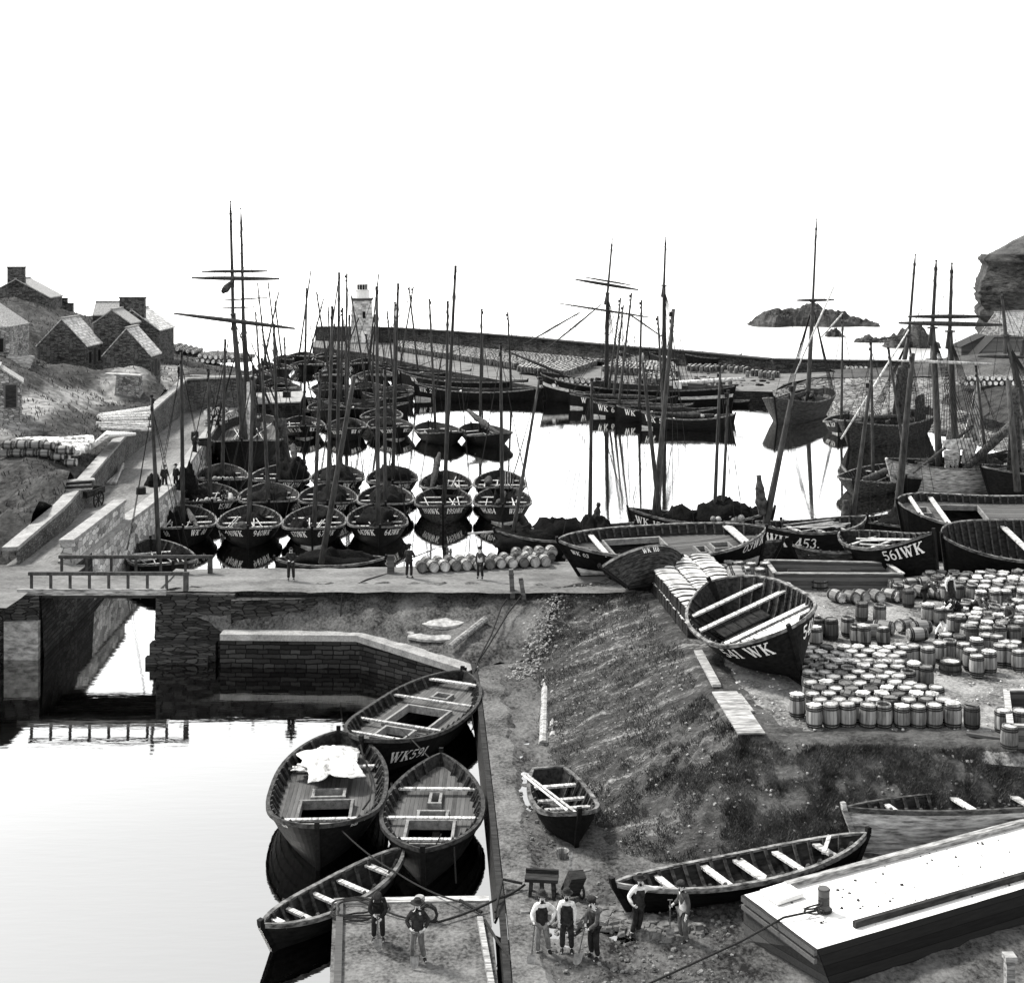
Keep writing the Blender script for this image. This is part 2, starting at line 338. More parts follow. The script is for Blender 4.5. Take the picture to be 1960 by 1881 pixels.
def bank_mat():
    m,nt,b=newmat('bank_earth_and_turf',.95)
    def two(sc,fine):
        cv=coords(nt,sc); n1=N(nt,'ShaderNodeTexNoise'); n1.inputs['Scale'].default_value=1; n1.inputs['Detail'].default_value=14; n1.inputs['Roughness'].default_value=.65; LK(nt,cv,n1.inputs['Vector'])
        n2=N(nt,'ShaderNodeTexNoise'); n2.inputs['Scale'].default_value=fine; n2.inputs['Detail'].default_value=8; n2.inputs['Roughness'].default_value=.75; LK(nt,coords(nt,(.8,1.6,.8)) if fine<9 else cv,n2.inputs['Vector'])
        return mathn(nt,'ADD',mathn(nt,'MULTIPLY',n1.outputs[0],.5),mathn(nt,'MULTIPLY',n2.outputs[0],.5))
    a=two((.32,1.7,.7),7); t=two((.7,1.1,.7),9)
    ca=ramp(nt,a,[(.40,.016),(.53,.09),(.64,.44)]); ct=ramp(nt,t,[(.38,.016),(.66,.24)])
    at=N(nt,'ShaderNodeAttribute'); at.attribute_name='turf'
    f=mathn(nt,'ADD',at.outputs['Fac'],mathn(nt,'MULTIPLY',mathn(nt,'SUBTRACT',t,.5),1.6)); f.node.use_clamp=True
    mx=N(nt,'ShaderNodeMix',data_type='RGBA'); LK(nt,f,mx.inputs[0]); LK(nt,ca,mx.inputs[6]); LK(nt,ct,mx.inputs[7]); LK(nt,mx.outputs[2],b.inputs['Base Color'])
    bump(nt,b,mathn(nt,'ADD',a,t),1.0,.07); return m
M['bankmix']=bank_mat()
# ------------------------------------------------------------ world, sun, camera
W=bpy.data.worlds.new('World'); S.world=W; W.use_nodes=True; nt=W.node_tree
bgd=nt.nodes['Background']; sky=nt.nodes.new('ShaderNodeTexSky'); sky.sky_type='NISHITA'; sky.sun_disc=False
SUN=Vector((-.62,.42,.9)).normalized()
sky.sun_elevation=math.asin(SUN.z); sky.sun_rotation=math.atan2(SUN.x,SUN.y); sky.air_density=1.0; sky.dust_density=.6; sky.ozone_density=1
hs=nt.nodes.new('ShaderNodeHueSaturation'); hs.inputs['Saturation'].default_value=0.03
nt.links.new(sky.outputs[0],hs.inputs['Color']); nt.links.new(hs.outputs[0],bgd.inputs[0]); bgd.inputs[1].default_value=.125
sl=bpy.data.lights.new('sun','SUN'); sl.energy=2.4; sl.angle=math.radians(11); sl.color=(1,.985,.96)
so=bpy.data.objects.new('sun',sl); C.objects.link(so); so.rotation_euler=(-SUN).to_track_quat('-Z','Y').to_euler()
cam=bpy.data.cameras.new('camera'); co=bpy.data.objects.new('camera',cam); C.objects.link(co); S.camera=co
co.location=(0,0,HC); co.rotation_euler=(PI/2,0,0); cam.sensor_fit='HORIZONTAL'; cam.sensor_width=36; cam.lens=KF/1960*36
cam.shift_y=-(940.5-V0)/1960; cam.clip_end=12000; cam.clip_start=.5
S.view_settings.view_transform='Standard'; S.view_settings.look='None'; S.view_settings.exposure=1.9
S.render.resolution_x=1024; S.render.resolution_y=982
# ------------------------------------------------------------ terrain
def fn(x,y,z=0,o=4): return noise.fractal(Vector((x,y,z)),1.0,2.0,o)
def resample(pl,n):
    pl=[Vector(p) for p in pl]; d=[0]
    for a,b in zip(pl,pl[1:]): d.append(d[-1]+(b-a).length)
    out=[];j=0
    for i in range(n):
        t=d[-1]*i/(n-1)
        while j<len(d)-2 and d[j+1]<t: j+=1
        k=(t-d[j])/max(d[j+1]-d[j],1e-6); out.append(pl[j].lerp(pl[j+1],min(max(k,0),1)))
    return out
def loft(lines,nu,nv,amp=0,sc=1,edge=0,shape=None):
    L=[resample(l,nu) for l in lines]; rows=[]
    for k in range(len(L)-1):
        for j in range(nv+(1 if k==len(L)-2 else 0)):
            t=j/nv; tt=t
            row=[]
            for i in range(nu):
                p=L[k][i].lerp(L[k+1][i],tt)
                if shape: p.z+=shape(t)
                p.z+=amp*fn(p.x*sc,p.y*sc,p.z*.4)
                row.append(p)
            rows.append(row)
    return rows
def struct(name,mb,m,uv=False,smooth=False): return tag(mb.build(name,m,uv=uv,smooth=smooth),kind='structure')
# water: one sheet to the horizon
mb=MB(); mb.add([(-5000,20,0),(5000,20,0),(5000,9000,0),(-5000,9000,0)],[(0,1,2,3)]); struct('water',mb,M['water'])
# quay levels
def zq(Y): return ipl(Y,[(66,3.3),(110,2.5),(150,1.9)])
QE=[(-23.7,64),(-23.8,68),(-24.4,87.4),(-24.9,96),(-27.9,117),(-31.0,140),(-31.4,154)]
WL=[(-26.5,62),(-27.0,70),(-27.9,81),(-32.9,111),(-36,139),(-37,149)]
def xq(Y): return ipl(Y,[(y,x) for x,y in QE])
def xw(Y):
    return ipl(Y,[(y,x) for x,y in WL]) if Y<149 else ipl(Y,[(149,-29.5),(158,-31),(168,-37),(190,-44),(230,-70)])
# left quay road
rows=[]
for i in range(60):
    Y=70.2+(155-70.2)*i/59; a=xw(min(Y,149))-.3; b=xq(Y)
    rows.append([Vector((lerp(a,b,j/14),Y,zq(Y)+.05*fn(lerp(a,b,j/14)*.8,Y*.3))) for j in range(15)])
mb=MB(); mb.grid(rows); struct('quay_road',mb,M['quay'],smooth=True)
# road at the left end of the bridge
rows=[]
for i in range(14):
    Y=62+8.4*i/13
    rows.append([Vector((lerp(-45,-22.9 if 65.6<Y<71 else -24.0,j/16),Y,3.3+.04*fn(j*.7,Y*.7))) for j in range(17)])
mb=MB(); mb.grid(rows); struct('road',mb,M['road'],smooth=True)
# embankment road (right of the bridge), its back slope and front slope
A=[(-17.9,65.6),(-10,65.4),(-3,65.3),(4.5,65.2),(9,66)]
B=[(-17.9,69.6),(-10,69.6),(-3,70.2),(4.5,71.5),(9,73)]
rows=loft([[(x,y-.25,3.22) for x,y in A],[(x,y,3.3) for x,y in A],[(x,y,3.3) for x,y in B],[(x,y+1,2.9) for x,y in B],[(x,y+5,-.6) for x,y in B]],70,8,.06,.9)
mb=MB(); mb.grid(rows); struct('embankment_road',mb,M['road'],smooth=True)
la=[P(300,1128,3.3),P(430,1122,3.29),P(600,1118,3.29),P(800,1116,3.29),P(1000,1117,3.3),P(1075,1122,3.36)]
la=[p+Vector((0,.35*fn(i*.9,3.1)+.2*fn(i*2.7,1.1),0)) for i,p in enumerate(resample(la,60))]
lb=[P(425,1206,1.55),P(560,1208,1.55),P(700,1214,1.55),P(800,1240,1.4),P(905,1276,1.15),P(1030,1262,1.2)]
lm=[P(330,1150,2.7),P(450,1160,2.5),P(600,1165,2.4),P(760,1170,2.4),P(940,1180,2.3),P(1052,1170,2.6)]
rows=loft([la,lm,lb],110,14,.16,1.1)
mb=MB(); mb.grid(rows); bankfront=mb; struct('earth_slope',mb,M['shore'],smooth=True)
# shore floor right of the lower basin
wl=[P(903,1272,1.15),P(910,1300,1.1),P(918,1360,1.0),P(928,1450,.92),P(940,1560,.85),P(950,1660,.8),P(960,1760,.75),P(968,1860,.75),P(976,1990,.75)]
WLN=[(p.y,p.x) for p in wl][::-1]
rows=[]
for i in range(120):
    Y=29+(61-29)*i/119; x0=ipl(Y,WLN)
    row=[]
    for j in range(90):
        X=lerp(x0,26,(j/89)**1.25); k=min(1,(X-x0)/.8)
        row.append(Vector((X,Y,ipl(Y,[(29,.75),(45,.83),(60,1.15)])+.0*k+k*.10*fn(X*1.1,Y*1.1)+k*.04*fn(X*4,Y*4)+ .02*max(0,X-4))))
    rows.append(row)
mb=MB(); mb.grid(rows); struct('shore',mb,M['shore'],smooth=True)
for (u_,v_,z_,a_,b_) in ((1003,1505,.88,.5,2.2),(1018,1772,.80,1.2,.9),(995,1420,.93,.35,1.5),(1120,1790,.79,1.3,.7)):
    c_=P(u_,v_,z_); mb=MB(); mb.add([(c_.x+a_*(1+.35*fn(math.cos(k*.3)*1.3+u_,math.sin(k*.3)*1.3))*math.cos(k*2*PI/21),c_.y+b_*(1+.35*fn(math.cos(k*.3)*1.3,math.sin(k*.3)*1.3+v_))*math.sin(k*2*PI/21),z_) for k in range(21)],[tuple(range(21))]); struct('puddle',mb,M['water'])
# bank
crest=[P(1082,1122,3.35),P(1160,1113,3.4),P(1225,1112,3.4),P(1262,1162,3.4),P(1310,1222,3.4),P(1345,1300,3.4),P(1392,1360,3.4),P(1440,1405,3.4),P(1520,1412,3.4),P(1640,1412,3.4),P(1800,1419,3.4),P(2080,1428,3.4)]
foot=[P(1066,1140,2.9),P(1046,1200,2.1),P(1024,1270,1.2),P(1014,1350,.85),P(1018,1430,.75),P(1060,1500,.75),P(1130,1570,.75),P(1170,1625,.75),P(1260,1655,.8),P(1400,1650,.9),P(1640,1615,1.15),P(2080,1560,1.5)]
crest_in=[c+Vector((1.2,.9,.02)) for c in crest]
rows=loft([crest_in,crest,foot],230,26,.12,.9)
for r_i,row in enumerate(rows):
    for i,p in enumerate(row):
        t=max(0,(r_i-26)/26)
        k=math.sin(PI*min(t,1)) if r_i>26 else 0
        # streaks of washed earth run down the fall line
        lf=1 if i<150 else .4
        p.z+=k*(.10*fn(i*.16,r_i*.02,3)+.10*fn(i*.6,r_i*.05,9)*lf+.05*fn(i*1.7,r_i*.1,2)+.05+.2*(1-lf))
BANK=rows
BSPL=[i for i,p in enumerate(rows[26]) if p.x>8.2][0]+6
def turf(i,p): return min(1,max(.0,(i-BSPL+40)/64))
mb=MB(); mb.grid(rows); bo=struct('earth_bank',mb,M['bankmix'],smooth=True)
at=bo.data.attributes.new('turf','FLOAT','POINT'); at.data.foreach_set('value',[turf(i,p)*.9+.12 for r in rows for i,p in enumerate(r)])
# terrace and slip: one field behind the crest
CY=[(c.y,c.x) for c in crest][::-1]
def zt(X,Y):
    z=3.4 if Y<67 else max(-.6,3.4-(Y-67)*.165)
    return z
rows=[]
for i in range(90):
    Y=44+(93-44)*i/89
    x0=ipl(Y,[(44.0,17.5),(44.6,14.8),(45.4,11.5),(45.9,9),(47.5,8.3),(52,7.6),(58,7.0),(64,6.7),(66,5),(68,4.6),(93,4)])
    rows.append([Vector((X,Y,zt(X,Y)-.03-.25*max(0,1-(X-x0)/1.4)-.2*max(0,1-(Y-44)/2.2)+.05*fn(X*.9,Y*.9)+.02*fn(X*4,Y*4))) for X in [lerp(x0,48,j/79) for j in range(80)]])
mb=MB(); mb.grid(rows); struct('terrace',mb,M['terrace'],smooth=True)
# ---- left hill: radial basis through surveyed points
cp=[(0,1000,80),(60,960,84),(0,930,88),(100,930,86),(0,830,100),(100,905,91),(190,800,118),(0,780,108),(110,775,114),(200,760,130),(300,740,140),(60,720,122),(170,712,143),(20,690,128),(100,690,146),(290,730,138),(50,640,150),(5,577,165),(90,582,175),(150,604,180),(215,615,185),(300,672,175),(335,690,163),(400,700,165),(470,700,165),(300,700,200),(440,690,200),(-150,620,150),(-150,800,100),(-150,950,80),(150,880,97),(240,800,118),(0,1045,74),(-60,1040,70)]
pts=[PY(*c) for c in cp]
pts+= [Vector((xw(Y)-.6,Y,ipl(Y,[(62,3.3),(70,3.6),(81,4.2),(111,4.5),(139,5.0),(148,5.4)]))) for Y in (62,70,76,81,90,100,111,125,139,148)]
pts+= [Vector((x,y,z)) for x,y,z in ((-33,160,5.0),(-45,190,4.9),(-70,228,4.5),(-90,150,13),(-90,220,13),(-85,225,9),(-90,80,6),(-32,152,5.3))]
XA=np.array([[p.x,p.y] for p in pts]); ZA=np.array([p.z for p in pts])
D=np.sqrt(((XA[:,None]-XA[None])**2).sum(2)+4); Wt=np.linalg.solve(D+np.eye(len(pts))*.3,ZA-5)
def zhill(X,Y): return 5+float((np.sqrt(((XA-np.array([X,Y]))**2).sum(1)+4)*Wt).sum())
rows=[]
for i in range(130):
    Y=62+(228-62)*(i/129)
    x0=xw(Y)-.45; rows.append([])
    for j in range(90):
        X=x0-62*(j/89)**1.15
        k=min(1,(x0-X)/2)
        rows[-1].append(Vector((X,Y,zhill(X,Y)+k*(.5*fn(X*.25,Y*.25)+.16*fn(X*1.1,Y*1.1)))))
HILL=rows
mb=MB(); mb.grid(rows)
mb.add([rows[0][j]*1 for j in range(90)]+[Vector((rows[0][j].x,62,-1)) for j in range(90)],[(j,j+1,91+j,90+j) for j in range(89)])
ho=struct('hill',mb,M['hilltrack'],smooth=True)
TR=resample([PY(-60,850,97),PY(20,812,104),PY(90,778,115),PY(180,752,128),PY(290,728,141),PY(320,705,152)],60); TA=np.array([[p.x,p.y] for p in TR])
at=ho.data.attributes.new('track','FLOAT','POINT')
cv=np.array([[v.co.x,v.co.y] for v in ho.data.vertices]); dd=np.sqrt(((cv[:,None]-TA[None])**2).sum(2)).min(1)
at.data.foreach_set('value',np.clip(1.5-dd/1.8,0,1).astype('f'))
# ---- retaining wall of the quay road
wr=thing('retaining_wall','long dry stone retaining wall with pale coping along the left of the quay road','wall',(0,0,0))
def zwt(Y): return ipl(Y,[(62,4.0),(70,4.2),(81,4.45),(111,4.65),(139,5.2),(149,5.65)])
mb=MB(); cp_=MB(); ys=[70.5+(149-70.5)*i/40 for i in range(41)]
f=[(xw(y)+.25,y) for y in ys]
mb.grid([[Vector((x+.12,y,zq(y)-.3)) for x,y in f],[Vector((x,y,zwt(y)-.18)) for x,y in f]])
for (x,y),(x2,y2) in zip(f,f[1:]):
    if 84.5<y<87: continue
    cp_.beam((x-.33,y,zwt(y)-.08),(x2-.33,y2,zwt(y2)-.08),.82,.2)
mb.grid([[Vector((-36.8,149.05,1.5)),Vector((-29.2,149.05,1.5))],[Vector((-36.8,149.05,5.5)),Vector((-29.2,149.05,5.3))]])
ye=[149.05,158,168,190,228]; mb.grid([[Vector((xw(y+.01)+.3,y,-1)) for y in ye],[Vector((xw(y+.01)-.1,y,ipl(y,[(149,5.3),(168,4.9),(230,4.2)]))) for y in ye]])
cp_.beam((-36.8,149.3,5.6),(-29.2,149.3,5.4),.7,.2)
mb.build('wall_face',M['rubble'],wr,uv=True); cp_.build('coping',M['coping'],wr)
# quay face towards the harbour
qf=thing('quay_wall','limewashed quay wall facing the fishing boats on the left of the harbour','wall',(0,0,0))
mb=MB(); ys=[71+(154-71)*i/30 for i in range(31)]
mb.grid([[Vector((xq(y)+.35,y,-1)) for y in ys],[Vector((xq(y),y,zq(y)-.15)) for y in ys]])
mb.build('wall_face',M['harl'],qf,uv=True)
cp_=MB()
for y,y2 in zip(ys,ys[1:]): cp_.beam((xq(y)-.35,y,zq(y)+.02),(xq(y2)-.35,y2,zq(y2)+.02),.9,.24)
cp_.build('coping',M['coping'],qf)
# white parapet on the corner of the quay
pp=thing('parapet_wall','limewashed stone parapet rising beside the bridge railing at the quay corner','wall',(0,0,0))
a=P(116,1092,3.3); b=P(256,1040,3.0); a0=Vector((-24.1,70.6,3.2)); b0=Vector((-24.9,83,3.0))
n=Vector((b0.y-a0.y,-(b0.x-a0.x),0)).normalized()*.3
mb=MB()
def slab(mb,p,q,h0,h1,n):
    mb.add([p-n,p+n,q+n,q-n,p-n+Vector((0,0,h0)),p+n+Vector((0,0,h0)),q+n+Vector((0,0,h1)),q-n+Vector((0,0,h1))],[(0,1,5,4),(1,2,6,5),(2,3,7,6),(3,0,4,7),(4,5,6,7)])
slab(mb,a0-Vector((0,0,3.8)),b0-Vector((0,0,3.8)),5.0,5.0,n)
mb.build('wall_face',M['harl'],pp,uv=True)
mb=MB(); mb.beam(a0+Vector((0,0,1.3)),b0+Vector((0,0,1.28)),.8,.2); mb.build('coping',M['coping'],pp)
# jetty
je=thing('jetty','low stone jetty with pale top jutting from the left quay','jetty',(0,0,0))
poly=[(-33,152.4),(-25.2,155),(-26.5,166),(-33,164)]
mb=MB(); mb.prism(poly,-1,1.85); mb.build('wall_face',M['quaywall'],je,uv=True)
mb=MB(); mb.prism([(-33,152.3),(-25.1,154.9),(-26.4,166.1),(-33,164.1)],1.854,2.0); mb.build('deck',M['coping'],je)
# bridge
BZ=3.3
br=thing('bridge','short timber bridge with railings carrying the road over the channel','bridge',(0,0,0))
x0,x1=-23.4,-17.6
mb=MB(); mb.box(((x0+x1)/2,66.8,BZ-.02),(x1-x0,3.2,.16)); mb.build('deck',M['road'],br)
mb=MB()
for y in (65.2,68.3): mb.box(((x0+x1)/2-.2,y,BZ-.22),(x1-x0+.6,.34,.26))
for y in (66.2,67.3): mb.box(((x0+x1)/2,y,BZ-.19),(x1-x0,.3,.16))
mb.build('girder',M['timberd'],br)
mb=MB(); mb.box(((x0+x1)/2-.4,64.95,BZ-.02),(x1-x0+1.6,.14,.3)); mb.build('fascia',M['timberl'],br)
for (ya,xa,xb,k) in ((65.1,-24.1,-16.1,9),(68.6,-23.8,-15.7,7)):
    mb=MB(); mb.box(((xa+xb)/2,ya,BZ+.86),(xb-xa,.16,.16))
    for i in range(k):
        x=lerp(xa+.15,xb-.15,i/(k-1)); w=.22 if i==k-1 else .12
        mb.box((x,ya,BZ+.42),(w,w,.82))
    mb.build('railing',M['fence'],br)
# abutments and walls of the lower basin
ab=thing('abutment','dark dry stone abutment left of the bridge opening','wall',(0,0,0))
mb=MB(); mb.prism([(-50,64.9),(-23.5,64.9),(-23.5,70.6),(-50,70.6)],-1.5,3.2); mb.prism([(-50,64.4),(-25.6,64.4),(-25.2,64.88),(-50,64.88)],-1.5,3.1)
mb.build('wall_face',M['drystone'],ab,uv=True)
mb=MB(); mb.box((-24.3,64.78,.6),(1.7,.3,2.6)); mb.build('pier_base',M['slab'],ab)
ab2=thing('abutment','dark dry stone abutment right of the bridge opening with ledges','wall',(0,0,0))
mb=MB(); mb.prism([(-17.7,64.9),(-13.8,64.9),(-13.8,69.8),(-17.7,69.8)],-1.5,3.15)
mb.prism([(-17.85,64.3),(-14.6,64.3),(-14.6,64.88),(-17.85,64.88)],-1.5,.9); mb.prism([(-17.95,63.9),(-14.9,63.9),(-14.9,64.28),(-17.95,64.28)],-1.5,.35)
mb.prism([(-13.9,64.6),(-10.5,64.9),(-9.2,65.6),(-13.9,65.6)],1.3,2.95)
mb.build('wall_face',M['drystone'],ab2,uv=True)
cw=thing('channel_wall','stone side wall of the channel seen under the bridge','wall',(0,0,0))
mb=MB(); mb.grid([[Vector((-23.2,64.9,-1)),Vector((-23.5,71.5,-1)),Vector((-23.8,80,-1))],[Vector((-23.4,64.9,3.15)),Vector((-23.85,71.5,3.15)),Vector((-24.3,80,3.1))]])
mb.build('wall_face',M['quaywall'],cw,uv=True)
bw=thing('basin_wall','coursed stone wall with pale coping at the back of the lower basin','wall',(0,0,0))
front=[(-14.2,63.6),(-7.4,63.4),(-1.75,59.3)]; zt_=[1.55,1.55,1.15]
mb=MB(); mb.grid([[Vector((x,y-.25,-1)) for x,y in front],[Vector((x,y,z-.25)) for (x,y),z in zip(front,zt_)]])
mb.grid([[Vector((-14.2,63.35,-1)),Vector((-14.2,65.0,-1))],[Vector((-14.2,63.6,1.3)),Vector((-14.2,65.0,1.3))]])
mb.build('wall_face',M['quaywall'],bw,uv=True)
mb=MB()
for i in range(2):
    (x,y),(x2,y2)=front[i],front[i+1]; mb.beam((x,y+.33,zt_[i]-.1),(x2,y2+.33,zt_[i+1]-.1),.8,.3)
mb.build('coping',M['coping'],bw)
be=thing('basin_edge','worn timber faced wharf edge along the right side of the lower basin','wharf edge',(0,0,0))
mb=MB(); mb2=MB()
mb.grid([[Vector((p.x-.34,p.y,-1)) for p in wl],[Vector((p.x-.05,p.y,p.z)) for p in wl]])
mb.build('wall_face',M['timberd'],be)
for p,q in zip(wl,wl[1:]): mb2.beam(p+Vector((.03,0,.03)),q+Vector((.03,0,.03)),.2,.16)
mb2.build('edge_beam',M['timberd'],be)
mb=MB()
rr=[]
for i in range(160):
    Y=lerp(31,58.5,i/159); x0=ipl(Y,WLN)+.16; wj=1.2+.35*fn(Y*.8,2)+.12*fn(Y*4,5); rr.append([Vector((x0+wj*j/4,Y,ipl(Y,[(29,.75),(45,.83),(60,1.15)])+(.12 if j<4 else -.06)+.03*fn(x0+j,Y*2))) for j in range(5)])
mb.grid(rr); mb.build('walkway',M['pontoon'],be)
# ---- far quay, breakwater, lighthouse
fq=[P(598,664,1.9),P(700,676,1.9),P(830,705,1.7),P(1035,742,1.4),P(1310,746,1.35),P(1480,750,1.35),P(1500,735,1.8),P(1560,722,2.6),P(1800,712,2.6)]
bk=[P(598,652,1.9),P(758,656,1.9),P(1000,668,1.9),P(1200,686,1.9),P(1310,697,1.9),P(1480,708,2.2),P(1620,708,2.6),P(1990,708,2.9)]
rows=loft([fq,[a.lerp(b,.5) for a,b in zip(resample(fq,9),resample(bk,9))],[b+Vector((0,6,0)) for b in bk]],80,14,.03,.3)
mb=MB(); mb.grid(rows); struct('far_quay',mb,M['road'],smooth=True)
fw=thing('far_quay_wall','low dark stone face of the far quay under the lighthouse','wall',(0,0,0))
mb=MB(); mb.grid([[Vector((p.x,p.y-.4,-1)) for p in fq[:7]],[Vector((p.x,p.y,p.z+.02)) for p in fq[:7]]]); mb.grid([[fq[0]+Vector((0,0,-3)),bk[0]+Vector((0,6,-3))],[fq[0],bk[0]+Vector((0,6,0))]])
mb.build('wall_face',M['quaywall'],fw,uv=True)
bwk=thing('breakwater','long dark breakwater wall running behind the far quay','breakwater',(0,0,0))
top=[PY(604,627,256),PY(690,627,252),PY(760,629,249),PY(870,636,240),PY(1000,646,230),PY(1200,665,211),PY(1310,673,202),PY(1480,689,189),PY(1620,692,187.5),PY(1990,694,184)]
mb=MB(); mb.grid([[Vector((p.x,p.y-.5,1.5)) for p in top],[p for p in top],[p+Vector((.3,1.6,0)) for p in top],[Vector((p.x+.3,p.y+2,-1)) for p in top]])
p=top[0]; mb.add([Vector((p.x,p.y-.5,-1)),p,p+Vector((.3,1.6,0)),Vector((p.x+.3,p.y+2,-1))],[(0,1,2,3)])
mb.build('wall_face',M['drystone'],bwk,uv=True)
mb=MB()
for p,q in zip(top,top[1:]): mb.beam(p+Vector((0,.8,.06)),q+Vector((0,.8,.06)),2.0,.16)
mb.build('coping',M['timberd'],bwk)
# lighthouse
LX=PY(693.5,653,250); lh=thing('lighthouse','square tapering stone lighthouse with a white lantern at the end of the breakwater','lighthouse',(LX.x,LX.y,1.9),(0,0,.10))
def sqtower(mb,w0,w1,z0,z1,mi=0):
    vs=[(sx*w,sy*w,z) for w,z in((w0/2,z0),(w1/2,z1)) for sx,sy in((-1,-1),(1,-1),(1,1),(-1,1))]
    mb.add(vs,[(0,1,5,4),(1,2,6,5),(2,3,7,6),(3,0,4,7),(4,5,6,7)],mi)
mb=MB(); sqtower(mb,4.5,3.6,0,8.3); mb.build('tower',M['light'],lh,uv=True)
mb=MB(); mb.box((0,0,8.42),(4.2,4.2,.25)); mb.box((0,0,8.22),(3.9,3.9,.16)); mb.build('cornice',M['timber'],lh)
mb=MB(); mb.lathe([(1.35,8.54),(1.35,10.0),(1.5,10.02),(1.5,10.12),(1.0,10.14)],18); mb.build('lantern_base',M['white'],lh)
mb=MB(); mb.lathe([(1.0,10.15),(1.0,11.15)],12); ln=mb.build('lantern',M['glass'],lh)
mb=MB()
for k in range(12):
    a=2*PI*k/12; mb.beam((1.02*math.cos(a),1.02*math.sin(a),10.14),(1.02*math.cos(a),1.02*math.sin(a),11.15),.07,.07)
mb.build('glazing_bar',M['white'],ln)
mb=MB(); mb.lathe([(1.15,11.15),(1.1,11.25),(.5,11.75),(.1,11.9)],14); mb.build('dome',M['white'],lh)
mb=MB(); mb.box((.35,-2.17,1.15),(1.0,.16,2.3)); mb.build('door',M['white'],lh)
mb=MB(); mb.box((.35,-1.93,5.4),(.55,.16,1.3)); mb.build('window',M['glass'],lh)
mb=MB(); mb.box((0,0,.12),(6,6,.24)); mb.build('plinth',M['coping'],lh)
# ---- pitched stone slope and right bank
t_=[P(1478,748,1.95),P(1572,724,3.0),P(1700,723,3.3),P(1860,721,3.6),P(2020,745,4.4)]
b_=[P(1492,792,-.3),P(1600,792,-.3),P(1740,830,-.3),P(1853,862,-.3),P(2020,905,-.3)]
mb=MB(); mb.grid(loft([t_,b_],50,16,.08,.8)); o=struct('stone_slope',mb,M['pitch'],uv=True)
t2=[P(1600,712,2.7),P(1730,712,3.2),P(1850,712,4.0),P(1890,700,5.2),P(2050,690,6.5)]
mb=MB(); mb.grid(loft([[p+Vector((0,14,0)) for p in t2],t2,[p+Vector((0,0,.06)) for p in t_]],40,8,.12,.4)); struct('upper_bank',mb,M['hill'],smooth=True)
g1=[P(1852,735,4.2),P(1900,738,4.6),P(2040,750,5.0)]; g2=[P(1800,775,2.6),P(1870,800,2.2),P(2040,850,1.6)]
mb=MB(); mb.grid(loft([g1,g2],30,10,.15,.6,shape=lambda t:.5*math.sin(PI*t)+.25)); struct('grass_slope',mb,M['bank'],smooth=True)
# ---- cliff on the right
pr=[(1889,487),(1883,498),(1893,510),(1884,530),(1878,548),(1874,570),(1882,585),(1876,603),(1884,622),(1880,640),(1886,665),(1888,690)]
Lp=resample([PY(u,v,262) for u,v in pr],60); rows=[]
for i,p in enumerate(Lp):
    row=[]
    for j in range(90):
        sx_=55*(j/89)**1.2; e=1-math.exp(-sx_/7)
        led=.9*fn(p.z*.9,2.5,1)+.5*fn(p.z*2.6,7,1)
        d=2.2*fn(sx_*.13,p.z*.22,4,6)+1.2*fn(sx_*.5,p.z*.8,1)+1.3*led
        row.append(Vector((p.x+sx_+(.75*fn(p.z*1.1,j*.1,2) if j<4 else 0),262-10*e-sx_*.12-1.2*d*e,p.z)))
    rows.append(row)
mb=MB(); mb.grid(rows); mb.grid([[Vector((r[0].x+8,r[0].y+26,r[0].z)) for r in rows],[r[0] for r in rows]]); o=struct('cliff',mb,M['cliff'],smooth=True)
rows2=[]
for w in range(13):
    rows2.append([Vector((q.x+.62*w,q.y+1.6*w+.2,q.z-.1+(q.x-rows[0][0].x)*.82*min(1,w/9)+.5*fn(q.x*.25,w*.4,3)*min(1,w/3))) for q in rows[0]])
rows2.append([q+Vector((3,12,-3)) for q in rows2[-1]])
mb=MB(); mb.grid(rows2); struct('headland_turf',mb,M['hill'],smooth=True)
# ---- islands
def islet(name,u0,u1,vb,prof,depth,label=None,seed=0):
    a=P(u0,vb,0); b=P(u1,vb,0); n=60; m=16; rows=[]
    for j in range(m+1):
        s=j/m*2-1; row=[]
        for i in range(n+1):
            t=i/n; x=lerp(a.x,b.x,t); y=a.y+depth*.5+s*depth*.5*(.6+.4*fn(t*4,seed))
            h=(vb-ipl(u0+(u1-u0)*t,prof))*a.y/KF+.15+.4*fn(t*9,seed,2)
            z=h*max(0,1-abs(s+.05)**2.2)+ (.5+h*.26)*fn(x*.3,y*.5,seed)+.4*fn(x*1.1,y*1.4,seed)-.1
            row.append(Vector((x,y,z if 0<j<m and 0<i<n else -.8)))
        rows.append(row)
    mb=MB(); mb.grid(rows); return tag(mb.build(name,M['rock']),label,'islet' if label else None,kind=None if label else 'structure')
islet('rock_islet',1446,1700,628,[(1446,626),(1462,614),(1482,602),(1520,598),(1542,596),(1552,588),(1575,588),(1605,596),(1640,609),(1665,615),(1700,624)],22,'large dark rock islet lying offshore beyond the breakwater',1)
islet('rock_islet',1586,1622,646,[(1586,642),(1596,633),(1608,632),(1618,640),(1622,645)],6,'small rounded skerry just in front of the large islet',2)
islet('rock_islet',1640,1712,657,[(1640,655),(1660,651),(1680,647),(1692,647),(1712,655)],5,'low flat reef awash between the large islet and the quay',3)
islet('rock_islet',1704,1812,668,[(1704,663),(1720,650),(1735,646),(1745,632),(1760,626),(1780,630),(1795,645),(1803,655),(1812,667)],10,'humped dark rock close in behind the schooner masts',4)
